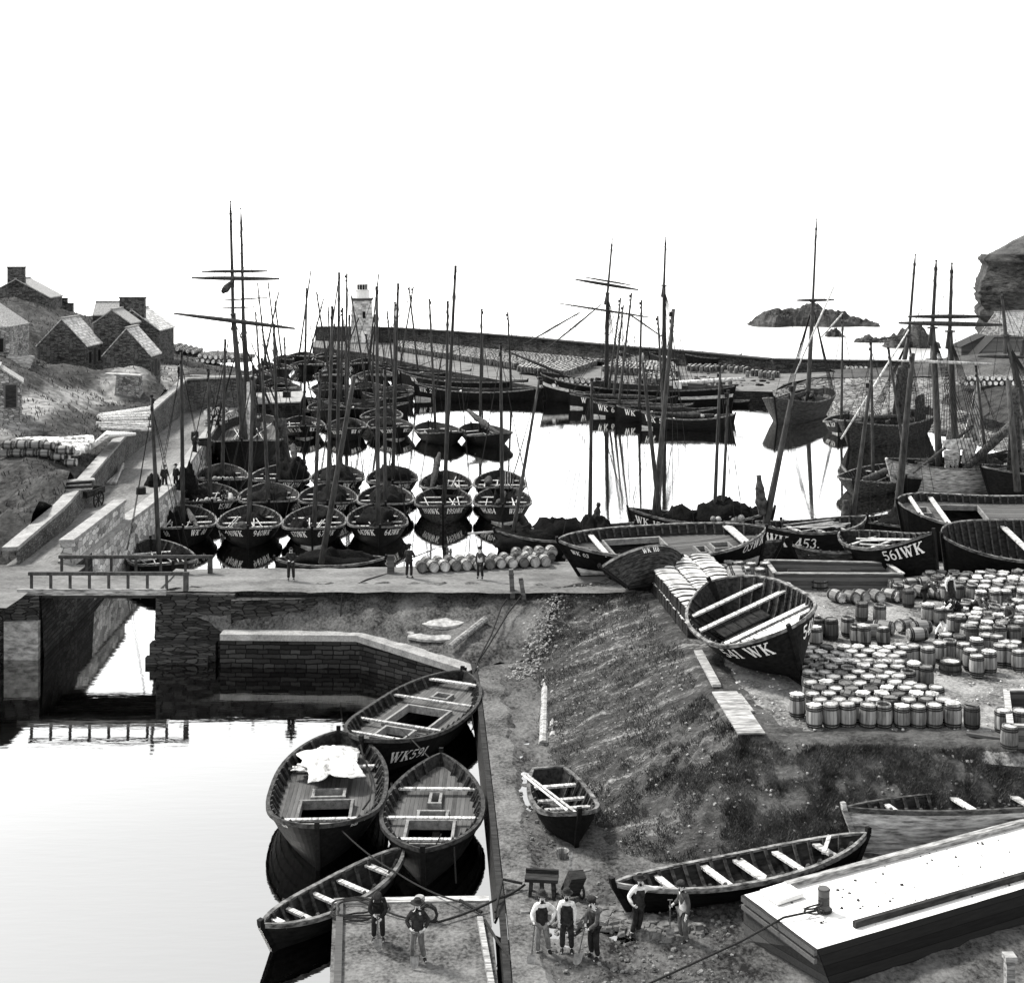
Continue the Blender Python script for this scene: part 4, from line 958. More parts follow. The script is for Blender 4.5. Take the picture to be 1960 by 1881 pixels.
bw=L2W(b,(3.0,.4,.4)); tw=PY(1230,693,bw.y); mb=MB(); mb.tube([W2L(b,bw.lerp(tw,i/5)) for i in range(6)],[lerp(.2,.1,i/5) for i in range(6)],8); mb.build('mizzen_mast',M['spar'],b['root'],smooth=True)
buoys(b,[(-1.5+R.uniform(-1,1),1.2+R.uniform(-.2,.3),1.2+R.uniform(0,.35)) for i in range(12)],.26,'pale round float in the two masted boat with the mast crutch')
mb=MB(); mb.tube([(-4.2,.3,.8),(-4.2,.3,2.3)],[.1,.09],6)
for s in(-1,1): mb.tube([(-4.2,.3,2.25),(-4.2+s*.22,.3,2.5),(-4.2+s*.2,.3,2.85)],[.09,.09,.06],6)
mb.build('mast_crutch',M['timber'],b['root'])
b=boat('fishing_boat','black boat lettered WK 453. on the slip, oars across it, mast at its bow','fishing boat',(18.2,79.5,2.1),196,7.6,3.6,group=None,fb=1.3,sb=.5,ss=.4,dr=1.2,lod=0,thwarts=(-.5,-.15,.2,.55),text=[('WK 453.',1,.5,.74,.6)],rb=.3)
put_mast(b,(1521,733),t=.86,r=.24,zb=.6,stays=2,rr=.02); roll_sail(b,(3.3,.1,2.2),(3.5,.0,4.6),.34,31); spars(b,8,31,z0=1.35); F['453']=b
# ------------------------------------------------------------ side-on and far boats
FAR='herring boats moored along the far quay'
def side(label,ul,ur,vw,text='',bowleft=True,dv=0,B=3.6,mast=None,mt=.4,load=True,tp=.72,fb=1.05,group=FAR,lod=1,th=.5,sb=.7,name='herring_boat',**kw):
    kw.setdefault('boot_t',.66)
    """side-on boat: ul..ur at the waterline, vw waterline at the left end, dv change to the right end"""
    a=P(ul,vw,0); c=P(ur,vw+dv,0); m=(a+c)/2; d=(a-c) if bowleft else (c-a)
    b=boat(name,label,'fishing boat',(m.x,m.y+B*.35,0),math.degrees(math.atan2(d.y,d.x)),d.length,B,group=group,fb=fb,sb=sb,ss=.5,dr=.6,rb=.15,rs=.5,lod=lod,thwarts=(-.4,.3),
      text=[(text,1 if bowleft else -1,tp,.78,th)] if text else [],**kw)
    if mast: put_mast(b,mast,t=mt,r=.18,stays=6,rr=.025)
    if load: mound('net_heap','dark nets in the '+' '.join(label.split(',')[0].split()[:12]),'net heap',b,(-d.length*.12,0,.5),(d.length*.24,B*.36,.95),seed=int(ul),group='heaps of nets in the boats')
    return b
side('black boat lettered WKS lying broadside beyond the low jetty',574,742,788,'WKS',mast=(656,590),mt=.1,boot=.42)
side('dark boat just in front of the one lettered WKS, bow towards the jetty',612,782,797,'WK 291',mast=(664,524),mt=.45,dv=0,th=.3)
side('dark low boat behind the middle of the raft, near the gap of white water',690,790,778,'',load=True)
side('long dark boat with white strip under its bow, lettered WK 2, below the far quay',792,1042,767,'WK 2',dv=2,mast=(972,598),mt=-.5,boot=.42,B=4.4,fb=1.25,sb=.95,tp=.82,th=.55)
side('long fishing boat lying against the far quay behind the one lettered WK 2',765,1010,742,'WK',dv=12,mast=(925,640),mt=-.3,B=4.2,fb=1.3,sb=.9,th=.55)
side('fishing boat with crossed masts close under the far quay left of the long boats',748,900,727,'K',dv=6,mast=(783,549),mt=.3,B=4,fb=1.3,load=True)
b=side('dark boat against the far quay wall, right of the lighthouse among barrels',706,800,716,'',dv=3,mast=(791,550),mt=-.2)
def endon(label,ul,ur,vg,ub,text='',mast=None,L=9.5,zb=1.9,**kw):
    return bowon(label,ul,ur,vg,ub,L=L,zb=zb,text=text,mast=mast,lod=1,th=.4,**kw)
endon('boat outermost at the pier end below the lighthouse, nearest the harbour mouth',549,600,676,566,('','WK 59'),(595,519))
endon('second boat from the harbour mouth, just below the outermost one',557,622,692,580,('WK 1',''),(619,573))
endon('small boat under the pier head steps left of the lighthouse door',602,650,677,625,('','WK 1'),(649,530))
endon('boat moored directly in front of the lighthouse base',622,672,691,645,('WK','WK'),(686,610))
endon('boat lettered WK44 right of the lighthouse base',668,738,689,705,('','WK44'),(725,524))
endon('boat lettered WK near the middle of the far cluster below the lighthouse',600,672,712,632,('','WK 4'),(628,587))
endon('boat lettered WK618 with a pale sack on deck in the far cluster',680,752,712,708,('WK618',''),(718,602))
endon('dark boat squeezed left in the far cluster behind the tall schooner',520,578,738,550,'',(544,645))
endon('boat with a high stern seen left of the harbour mouth gap',510,560,700,535,'',(513,540))
endon('boat beside the left quay whose mast stands nearest the harbour mouth',492,530,696,512,'',(493,542))
endon('boat stacked with spars inside the left quay, beyond the jetty',470,520,712,500,'',(533,560))
for i_,(lab_,ul_,ur_,vg_,m_) in enumerate([('dark boat in the packed far cluster, nearest the low jetty end',596,668,738,(606,560)),('dark boat in the packed far cluster, right behind the broadside boat lettered WKS',664,740,736,(672,566)),
 ('dark boat wedged between the far cluster and the long boat lettered WK 2',726,796,742,(741,596)),('dark boat lying inside the jetty corner beside the tall schooner',500,560,728,(501,630)),('dark boat behind the jetty root in the left harbour corner',470,522,742,(489,598)),
 ('dark boat farthest up the harbour left of the mouth gap',522,562,682,(526,575)),('dark boat right of the low jetty, stern to the white stemmed row',588,664,776,(640,620)),('dark boat behind the one numbered WK280, half under its mast',690,770,790,(700,640))]):
    b_=endon(lab_,ul_,ur_,vg_,(ul_+ur_)/2+R.uniform(-12,12),'',m_,L=9.0)
    mound('net_heap','dark net heap in the '+' '.join(lab_.split(',')[0].split()[1:9]),'net heap',b_,(-.6,0,.5),(2.3,1.4,1.0),seed=300+i_,group='heaps of nets in the boats')
# rafted group in the middle with bows to the left
MID='rafted boats in mid harbour, all with bows to the left'
for i,(lab,ul,ur,vw,tx,m,mt,kw) in enumerate([
 ('hindmost of the mid harbour raft, tight under the big black schooner',1092,1290,778,'',(1188,571),.28,dict(boot=.42)),
 ('mid harbour raft boat lettered W, with white painted bow foot',1090,1300,783,'W',(1193,585),.2,dict(boot=.42)),
 ('mid harbour raft boat with large white WK 6 on its bow',1135,1330,800,'WK 6',(1209,561),.5,dict(boot=.42)),
 ('mid harbour raft boat lettered WK, one from the front',1180,1380,808,'WK',(1228,575),.55,dict()),
 ('nearest boat of the mid harbour raft, broadside with white waterline flash at bow',1228,1410,822,'WK 5',(1259,605),.5,dict(boot=.42))]):
    b=side(lab,ul,ur,vw,tx,dv=3,mast=m,mt=mt,B=3.3,fb=1.25,sb=.6,group=MID,th=.6,**kw)
    roll_sail(b,(-b['L']*.3,.2,1.5),(b['L']*.35,-.2,1.7),.34,i+50)
buoys(b,[(-2.5+R.uniform(-1,1),R.uniform(-.6,.6),1.5) for i in range(4)],.25,'float in the nearest boat of the mid harbour raft')
# sail hung to dry on the raft
b0=b; bw=P(1200,800,2); 
# dinghy by the quay corner
boat('dinghy','small dinghy with a pale rail moored at the far quay corner','dinghy',P(1403,776,0),178,4.4,1.5,fb=.55,sb=.2,ss=.15,dr=.25,lod=1,thwarts=(-.3,.3))
# ------------------------------------------------------------ schooners
def pxtube(mb,b,a,c,Y,r0,r1,Y2=None):
    pa=W2L(b,PY(a[0],a[1],Y)); pc=W2L(b,PY(c[0],c[1],Y2 or Y)); n=4
    mb.tube([pa.lerp(pc,i/n) for i in range(n+1)],[lerp(r0,r1,i/n) for i in range(n+1)],8)
    return pa,pc
def schooner(label,loc,head,L,B,masts,yards=(),sprit=None,hull='hull',boot=0,cat='schooner',fb=1.9,band=None,booms=(),lower=None,roll=0,sbw=1.0,shr=6):
    b=boat('schooner',label,cat,loc,head,L,B,hull=hull,rail='rail',lod=1,boot=boot,deck=.75,hatches=[(.1,.32,-.9,.9),(-.35,-.15,-.8,.8)],fb=fb,sb=sbw,ss=.7,dr=1.2,rb=1.2,rs=.8,pe=3.6,qe=.6,full=.3,nstrake=12,plankstep=.05,band=band,roll=roll)
    f=b['f']; Y0=loc[1]
    for k,mt in enumerate(masts):
        t=mt['t']; base=Vector((f(t,1)[0],0,.6)); bwY=L2W(b,base).y
        mid=W2L(b,PY(*mt['mid'],bwY)); top=W2L(b,PY(*mt['top'],bwY))
        mb=MB(); hd=base.lerp(mid,1.0)
        mb.tube([base.lerp(mid,i/4) for i in range(5)],[.31,.30,.28,.26,.22],8); m=mb.build('lower_mast',M['spar'],b['root'],smooth=True)
        mb=MB(); d=(top-mid).normalized(); s0=mid-d*1.6+Vector((.22,0,0)); mb.tube([s0,mid+d*.3,top.lerp(mid,.12),top],[.17,.16,.12,.05],8)
        mb.box(mid-d*.1,(.7,.5,.14)); mb.build('topmast',M['spar'],b['root'],smooth=False)
        mb=MB(); mb.ball(top+Vector((0,0,.02)),.1,8,5); mb.box(top.lerp(mid,.12),(.22,.22,.3)); mb.build('mast_truck',M['dark'],m)
        mb=MB()
        for sd in (1,-1):
            foot=[]
            for i in range(shr):
                tt=max(min(t-.02-.045*i,.95),-.95); x,y,z=f(tt,1); q=Vector((x,sd*y,z)); foot.append(q); line(mb,mid-d*.5,q,.032,0,2)
            for j in range(1,8):
                a=foot[0].lerp(mid-d*.5,j/10); c=foot[-1].lerp(mid-d*.5,j/10); line(mb,a,c,.013,0,1)
            x,y,z=f(max(t-.3,-.95),1); line(mb,top.lerp(mid,.12),(x,sd*y,z),.02,0,2)
        line(mb,top.lerp(mid,.15),W2L(b,L2W(b,(f(.98,1)[0],0,f(.98,1)[2]))),.022,0,2)
        mb.build('shrouds',M['rope'],b['root'])
        mt['Y']=bwY
    for (a,c,r,mat,mi) in yards:
        mb=MB(); pa=W2L(b,PY(a[0],a[1],masts[mi]['Y']-.5)); pc=W2L(b,PY(c[0],c[1],masts[mi]['Y']-.5)); n=6
        mb.tube([pa.lerp(pc,i/n) for i in range(n+1)],[r*x for x in (.45,.8,1,1.05,1,.8,.45)],8); mb.build('yard',M[mat],b['root'],smooth=True)
    for (a,c,r,mat,Ya,Yc) in booms:
        mb=MB(); pa=W2L(b,PY(a[0],a[1],Ya)); pc=W2L(b,PY(c[0],c[1],Yc)); mb.tube([pa,pa.lerp(pc,.5),pc],[r,r*1.1,r*.7],8); mb.build('boom',M[mat],b['root'],smooth=True)
    x,y,z=f(-.62,1); mb=MB(); mb.box((x,0,z+.05),(1.8,1.5,1.0)); mb.box((x,0,z+.6),(2.0,1.7,.1)); mb.build('deckhouse',M['timber'],b['root'])
    x,y,z=f(.6,1); mb=MB(); mb.tube([(x,-.7,z-.2),(x,.7,z-.2)],.28,10); mb.box((x,.75,z-.3),(.3,.15,.9)); mb.box((x,-.75,z-.3),(.3,.15,.9)); mb.build('windlass',M['dark'],b['root'])
    if sprit:
        mb=MB(); p=Vector((f(.75,1)[0],0,f(.9,1)[2]+.1)); q=W2L(b,PY(sprit[0],sprit[1],sprit[2])); mb.tube([p,p.lerp(q,.5),q],[.2,.18,.1],8); mb.build('bowsprit',M['spar'],b['root'],smooth=True)
    return b
# 1: tall schooner at the left quay, bow to the viewer
bz=P(462,907,0); s1=schooner('tall two masted topsail schooner lying bow on at the left quay, with furled square yards',(-25.9,128.6,0),-82,21,7.2,
 [dict(t=.45,mid=(446,600),top=(441,386)),dict(t=-.2,mid=(466,612),top=(461,400))],
 yards=[((367,532),(535,534),.19,'spar',0),((386,520),(512,519),.15,'spar',0),((333,600),(564,629),.2,'spar',0)],hull='hull',fb=1.9,sbw=1.0,
 booms=[((428,575),(512,570),.07,'spar',bz.y+14,bz.y+14),((426,590),(490,588),.07,'spar',bz.y+14,bz.y+14)])
for k_,(tt,dx_,z0_,z1_,m_) in enumerate(((.45,.3,1.4,7.5,'canvas'),(.40,-.5,1.2,5.5,'sail'),(-.2,.4,1.5,8.5,'sail'),(-.24,-.5,1.4,5,'canvas'))):
    x_=s1['f'](tt,1)[0]; roll_sail(s1,(x_-.4,dx_,z0_),(x_-.3,dx_*.6,z1_),.3,64+k_,m_)
spars(s1,7,66,z0=2.0)
roll_sail(s1,W2L(s1,PY(425,560,bz.y+5)),W2L(s1,PY(444,537,bz.y+5)),.35,60)
mb=MB()
for i in range(5): line(mb,W2L(s1,PY(368+i*40,533,bz.y+5)),W2L(s1,PY(441,400,bz.y+5)),.02)
mb.build('rigging',M['rope'],s1['root'])
o=MB(); q=[]
for i in range(9):
    t=i/8; q.append([W2L(s1,PY(lerp(520,540,t)+6*j+3*math.sin(j*2+t*5),lerp(800,905,t),bz.y+7.5+.3*math.sin(j*1.7))) for j in range(5)])
o.grid(q); ob=o.build('hanging_sail',M['sail'],s1['root'],smooth=True)
sd_=ob.modifiers.new('thick','SOLIDIFY'); sd_.thickness=.05
# 2: black schooner along the far quay, bow left
a=P(1045,769,0); c=P(1400,786,0); m=(a+c)/2
s2=schooner('big black hulled topsail schooner lying broadside at the far quay, bowsprit to the left',(m.x,m.y+1.6,0),math.degrees(math.atan2(a.y-c.y,a.x-c.x)),(a-c).length+1.5,6.4,
 [dict(t=.30,mid=(1163,560),top=(1172,458)),dict(t=-.30,mid=(1271,545),top=(1274,456))],
 yards=[((1101,535),(1222,555),.2,'spar',0),((1120,531),(1208,546),.12,'spar',0),((1071,581),(1246,608),.13,'spar',0)],sprit=(960,668,a.y+2),fb=2.2,sbw=1.5,band=2,
 booms=[((1275,735),(1425,725),.3,'canvas',m.y,m.y-2),((1207,603),(1266,644),.1,'spar',m.y,m.y)])
mb=MB()
for q in ((1160,576),(1150,610),(1165,540)): line(mb,W2L(s2,PY(q[0],q[1],m.y)),W2L(s2,PY(962,672,a.y+2)),.035,0,3)
mb.build('forestay',M['rope'],s2['root'])
roll_sail(s2,W2L(s2,PY(1111,597,a.y+1)),W2L(s2,PY(985,668,a.y+1)),.12,61); roll_sail(s2,W2L(s2,PY(1150,583,a.y+3)),W2L(s2,PY(1040,672,a.y+1)),.13,62)
mb=MB(); mb.box((f_:=s2['f'](-.45,1))and (f_[0],1.0,f_[2]+.5),(1.1,.1,.9)); mb.build('white_hatch',M['white'],s2['root'])
# 3: round bowed ketch right of the quay corner
bz=P(1480,812,0); s3=schooner('round bowed single masted coaster lying right of the far quay corner',(bz.x+4.4,bz.y+6.0,0),236,15.5,6.0,
 [dict(t=-.3,mid=(1556,576),top=(1563,420))],yards=[((1524,575),(1597,574),.17,'spar',0)],hull='hullgrey',fb=2.2,sbw=.9,cat='coaster',
 booms=[((1596,549),(1521,717),.1,'sparlight',bz.y+3,bz.y-1),((1613,600),(1572,646),.1,'sparlight',bz.y+8,bz.y+8)])
# small WK 317 boat
bowon('clinker boat numbered WK 317 with white forefoot between the coaster and a schooner',1577,1652,806,1604,L=7.6,text=('WK 317',''),boot=.42,lod=1,mast=(1613,602),hull='hullworn')
# 4: schooner seen from the bow quarter
bz=P(1625,862,0); s4=schooner('weathered topsail schooner with a leaning white spar, behind the boat numbered WK 317',(bz.x+6.0,bz.y+7.0,0),225,17.5,5.4,
 [dict(t=-.05,mid=(1740,640),top=(1752,488))],yards=[((1655,654),(1745,640),.1,'spar',0)],hull='hullworn',fb=2.0,sbw=.9,
 booms=[((1610,840),(1765,590),.09,'sparlight',bz.y-1,bz.y+9),((1650,800),(1742,795),.2,'sail',bz.y+4,bz.y+7)])
# 5: pale hulled schooner with drying sails
bz=P(1750,950,0); s5=schooner('pale hulled two masted schooner with squared yards and white sails hung to dry',(bz.x+7.2,bz.y+5.0,0),200,19,5.6,
 [dict(t=.44,mid=(1785,625),top=(1792,500)),dict(t=.26,mid=(1818,632),top=(1822,505))],
 yards=[((1720,618),(1918,622),.2,'spar',0),((1738,606),(1895,606),.17,'spar',0),((1908,697),(1708,690),.13,'sparlight',0)],hull='hullpale',fb=1.9,sbw=.8,
 booms=[((1893,790),(1748,905),.13,'sail',bz.y+8,bz.y),((1960,790),(1840,905),.35,'sail',bz.y+8,bz.y+2)])
def sheet(b,pts,Y,name,mat='canvas',n=10,amp=.25):
    """hanging cloth from four surveyed corners"""
    p=[W2L(b,PY(u,v,Y)) for u,v in pts]; rows=[]
    for i in range(n+1):
        t=i/n; l=p[0].lerp(p[3],t); r=p[1].lerp(p[2],t)
        rows.append([l.lerp(r,j/n)+Vector((amp*math.sin(j*2.2+t)*.5*t,amp*math.sin(j*2.2+t*2)*t,0)) for j in range(n+1)])
    mb=MB(); mb.grid(rows); o=mb.build(name,M[mat],b['root'],smooth=True); s=o.modifiers.new('thick','SOLIDIFY'); s.thickness=.03; return o
sheet(s5,[(1871,722),(1876,726),(1876,850),(1842,840)],bz.y+6,'hanging_sail'); sheet(s5,[(1803,842),(1862,838),(1860,862),(1803,860)],bz.y+3,'hanging_sail')
sheet(s5,[(1806,862),(1838,858),(1836,895),(1808,898)],bz.y+2.5,'hanging_sail','hullpale'); sheet(s5,[(1815,820),(1825,815),(1840,855),(1805,855)],bz.y+5,'hanging_sail','hullpale')
sheet(s5,[(1842,862),(1872,842),(1866,878),(1838,892)],bz.y+3.5,'hanging_sail')
sheet(s4,[(1718,705),(1740,695),(1744,800),(1702,822)],s4['loc'].y,'hanging_sail','sail'); sheet(s4,[(1752,760),(1768,752),(1775,815),(1748,822)],s4['loc'].y+1,'hanging_sail','sail')
# 6: schooner at the right border
bz=P(1895,960,0); s6=schooner('dark schooner cut by the right border, its rigging fanning above the deck',(bz.x+9,bz.y+3.5,0),188,18,5.2,
 [dict(t=.38,mid=(1925,640),top=(1917,560)),dict(t=-.1,mid=(1962,650),top=(1970,560))],yards=[((1872,682),(1975,684),.14,'spar',1)],fb=1.8,sbw=.7,shr=7)
sheet(s6,[(1934,745),(1950,742),(1960,905),(1926,900)],bz.y,'hanging_sail','sail')
bw=PY(1948,940,bz.y-2); tw=PY(1930,728,bz.y-2); mb=MB(); mb.tube([W2L(s6,bw),W2L(s6,tw)],[.3,.2],8); mb.build('derrick_spar',M['spar'],s6['root'],smooth=True)
for k_,(sb_,nm_) in enumerate(((s4,'weathered topsail schooner'),(s5,'pale hulled schooner'),(s6,'dark schooner at the right border'),(s3,'round bowed coaster'))):
    for j_,(tt_,y_,sz_) in enumerate(((.35,.6,(1.6,1.0,.9)),(-.1,-.8,(1.8,.9,1.0)),(-.42,.5,(1.3,1.1,.8)))):
        mound('canvas_heap','dark heap of sails on the deck of the '+nm_,'sail heap',sb_,(sb_['f'](tt_,1)[0],y_,sb_['f'](tt_,1)[2]-.7),sz_,'sail' if j_ else 'net',seed=400+k_*5+j_,group='heaps of sails on the schooner decks')
    for j_ in range(3):
        x_=sb_['f'](.45-.4*j_,1)[0]; roll_sail(sb_,(x_+1.5,-1.2+j_,sb_['f'](0,1)[2]+.2),(x_-3.2,.6-.5*j_,sb_['f'](0,1)[2]+.9),.26,90+k_*3+j_)
bowon('dark boat lying between the open boat and the pale schooner',1700,1790,915,1735,L=9,zb=1.4,lod=1,mast=(1700,665),thwarts=(-.3,.4))
bowon('dark boat in the tangle under the right border schooners',1850,1950,905,1880,L=9,zb=1.5,lod=1,mast=(1868,700),thwarts=(-.3,.4))
# open boat below the schooners
b=bowon('open boat with a rolled sail lying apart on clear water below the right hand schooners',1612,1735,922,1628,L=10,mast=(1667,649),mt=.05,zb=1.4,hull='hullworn',thwarts=(-.6,.7))
roll_sail(b,(-3.8,.3,1.1),(3.0,.2,1.3),.4,70); spars(b,3,70)
b=boat('fishing_boat','dark boat with a stout mast squeezed between the slip and the schooners','fishing boat',(27.5,91,.1),215,10,4.0,fb=1.3,sb=.6,ss=.5,dr=.7,lod=0,thwarts=(-.3,.1,.5))
put_mast(b,(1747,677),t=.25,r=.3,stays=4,rr=.02); spars(b,5,71); mound('net_heap','tangle of nets at the stout mast of the boat below the schooners','net heap',b,(1.0,0,.8),(1.5,1.1,1.3),seed=140,group='heaps of nets in the boats')
b=boat('fishing_boat','open boat with floats and a furled sail round its mast, bow up on the slip','fishing boat',(21.4,84,.55),140,9,3.2,fb=1.2,sb=.5,ss=.4,dr=.9,lod=0,thwarts=(-.5,-.1,.3,.6))
put_mast(b,(1667,728),t=-.05,r=.2,stays=2); roll_sail(b,(-.2,.1,1.0),(-.1,.05,3.6),.45,73); spars(b,5,73)
buoys(b,[(-3.2+R.uniform(-.7,.7),R.uniform(-.9,.9),1.25+R.uniform(0,.3)) for i in range(8)],.27,'round float in the boat with a furled sail, bow up on the slip')
# ------------------------------------------------------------ beached boats
def zgr(X,Y): return zt(X,Y)
b=boat('fishing_boat','long black decked boat lettered 03WK beached at the end of the embankment road','fishing boat',(7.95,69.0,3.95),14,11.6,4.7,roll=8,pitch=0,fb=1.0,sb=.42,ss=.38,dr=.65,lod=0,boot=.35,pe=2.3,qe=.75,deck=.5,hatches=[(.28,.38,-1.2,-.3),(.44,.62,-.9,-.1),(-.5,.05,-1.4,1.4)],thwarts=[(-.62,.3,.18),(.72,.5,.1)],text=[('03WK',-1,.84,.78,.55),('WK 03',-1,-.86,.78,.22)],rb=.3,rs=1.3)
b=boat('rowing_boat','small clinker boat heeled on its side against the long beached boat','rowing boat',(6.75,64.7,4.25),206,4.7,2.7,roll=52,pitch=0,fb=.62,sb=.12,ss=.08,dr=.62,pe=2.1,plankstep=.035,lod=0,hull='hullworn',thwarts=(-.3,.3),text=[('WK 118',1,.05,.86,.2)],rb=.9,boot=0)
b=boat('fishing_boat','clinker boat lettered 561WK propped on the yard with white bottom paint','fishing boat',(19.9,68.4,3.75),-62,6.9,3.2,roll=8,pitch=-9,fb=1.3,sb=.6,ss=.4,dr=.9,lod=0,boot=.30,thwarts=(-.6,-.2,.25,.6),text=[('561WK',-1,.62,.8,.52),('561WK',1,.82,.8,.42)],rb=.5); spars(b,4,80,z0=1.3)
boat('rowing_boat','round bowl shaped rowing boat with pale thwarts left of the one lettered 561WK','rowing boat',(17.1,70.2,3.4),165,4.0,2.6,roll=14,fb=.6,sb=.3,ss=.3,dr=.4,lod=0,hull='hullworn',pe=3,qe=.6,thwarts=(-.5,0,.5))
boat('rowing_boat','small boat glimpsed between the bows lettered 03WK and WK 453','rowing boat',(13.0,71.5,3.6),150,3.6,2.2,roll=12,fb=.7,sb=.3,ss=.3,dr=.4,lod=1,thwarts=(0,.5),hull='hullworn')
b=boat('fishing_boat','huge decked hull with one big square hatch drawn up on the right of the slip','fishing boat',(30.2,79.3,2.6),176,13.5,6.2,roll=-9,fb=1.7,sb=.7,ss=.7,dr=1.3,lod=0,pe=3.4,qe=.62,deck=.42,hatches=[(.22,.58,-1.7,1.5),(.72,.8,-.5,.5)],thwarts=[(.62,.3,.2),(.84,.25,.1)],rs=.6,rb=.8)
b=boat('fishing_boat','big gutted hull with bare ribs and cross beams, heeled towards the barrels at right','fishing boat',(28.9,70.4,3.35),4,12,5.4,roll=12,fb=1.35,sb=.4,ss=.4,dr=1.2,lod=0,pe=3.2,qe=.6,thwarts=[(-.25,.35,.3),(.1,.35,.3),(.5,.35,.3)],inner='inner')
b=boat('fishing_boat','heeled clinker boat lettered 541 WK at the edge of the grass bank','fishing boat',(10.1,53.75,4.5),-75,7.5,4.7,roll=20,fb=.95,sb=.5,ss=.42,dr=1.0,lod=0,pe=2.8,qe=.68,rb=.4,thwarts=[(-.62,.3,.22),(-.28,.3,.25),(.3,.32,.25),(.52,.26,.2)],text=[('541 WK',-1,.66,.78,.5),('541 WK',1,.72,.78,.46)])
F['541']=b
mb=MB()
for i in range(5): mb.box((-1.4+.0*i,-.9+.45*i,.1),(1.3,.42,.06))
mb.build('bulkhead',M['inner'],b['root'])
mb=MB(); mb.add([(2.2,-1.2,.95),(2.2,1.2,.95),(3.3,.6,1.2),(3.3,-.6,1.2)],[(0,1,2,3)]); o=mb.build('foredeck',M['thwart'],b['root']); o.modifiers.new('t','SOLIDIFY').thickness=.05
# lower basin
LB='decked boats moored in the lower basin'
b=boat('fishing_boat','broad decked boat with white canvas on deck, left of the three in the lower basin','fishing boat',((-6.28-6.87)/2,46.85,0),-87,8.6,4.15,group=LB,fb=1.05,sb=.55,ss=.45,dr=.6,rail='raildark',lod=0,pe=2.7,qe=.7,deck=.38,hatches=[(.16,.60,-.9,.9),(-.1,.05,-.55,.55)],thwarts=[(.66,.16,.12),(-.5,.16,.2)],text=[('JESSIEWK',-1,.80,.93,.12)] if False else [('15218',-1,.8,.93,.1),('15218',1,.8,.93,.1)],rudder=True); F['L1']=b
b=boat('fishing_boat','sharp sterned decked boat with open hatch, right of the three in the lower basin','fishing boat',(-2.75,45.3,0),-91,8.0,3.55,group=LB,fb=1.0,sb=.4,ss=.35,dr=.6,rail='raildark',lod=0,pe=2.1,qe=.85,deck=.36,hatches=[(.16,.6,-.8,.8),(-.06,.06,-.5,.5),(-.42,-.2,-.18,.18)],thwarts=[(.62,.16,.12),(.13,.16,.12),(-.45,.16,.15)],rudder=True); F['L2']=b
b=boat('fishing_boat','decked boat lettered WK 591 lying across the head of the lower basin','fishing boat',(-4.0,54.3,0),-113,9.0,4.3,group=LB,fb=1.1,sb=.45,ss=.4,dr=.6,rail='raildark',lod=0,pe=2.7,qe=.7,boot=0,deck=.38,hatches=[(-.28,.22,-1.0,1.0),(.34,.62,-.55,.75),(-.62,-.48,-.35,.35)],thwarts=[(.28,.16,.12),(-.38,.16,.12),(.70,.14,.12),(-.8,.2,.1)],text=[('591',-1,.86,.6,.4),('WK591',1,.66,.62,.42)],rudder=True); F['L3']=b
b=boat('rowing_boat','narrow rowing boat with pale thwarts nosed under the foreground pontoon','rowing boat',(-5.35,40.0,.1),52,6.0,1.75,fb=.6,sb=.3,ss=.25,dr=.3,lod=0,pe=2.4,qe=.8,thwarts=[(-.78,.2,.12),(-.5,.18,.15),(-.1,.18,.15),(.25,.18,.15),(.62,.22,.12)])
# shore boats
b=boat('rowing_boat','small rowing boat with two oars laid across, standing on the muddy shore','rowing boat',(1.75,44.6,.95),-79,4.6,2.15,fb=.62,sb=.42,ss=.3,dr=.42,lod=0,pe=2.5,qe=.75,transom=.45,thwarts=[(-.62,.2,.15),(-.2,.2,.18),(.15,.2,.18),(.55,.2,.15)],roll=0,pitch=-3)
for (x0,y0,x1,y1) in ((-2.1,-1.0,1.9,-.3),(-2.0,-.85,2.3,-.02)):
    mb=MB(); mb.tube([(x0,y0,.85),(x1,y1,.98)],[.045,.04],6); mb.build('oar',M['sparlight'],b['root'])
b=boat('rowing_boat','long black open boat with pale thwarts under the grass bank, a workman leaning on it','rowing boat',(7.15,39.8,.98),201.5,8.9,2.1,fb=.55,sb=.32,ss=.32,dr=.2,lod=0,pe=2.3,qe=.8,thwarts=[(.62,.22,.12),(.22,.24,.12),(-.05,.34,.12),(-.35,.24,.12),(-.66,.24,.12)],roll=4)
mb=MB(); mb.beam((-3.4,-.5,.8),(-2.4,.6,.8),.12,.05); mb.build('plank',M['thwart'],b['root'])
b=boat('rowing_boat','pale sided ship\'s boat running off the right border above the barge','rowing boat',(17.15,43.05,1.25),190,13.0,2.1,hull='hullpale',fb=1.05,sb=.12,ss=.25,dr=.6,plankstep=.035,lod=0,pe=2.4,qe=.8,boot=0,thwarts=[(.75,.2,.12),(.36,.26,.12),(.05,.26,.12),(-.3,.26,.12)],roll=6,rail='raildark',band=None)
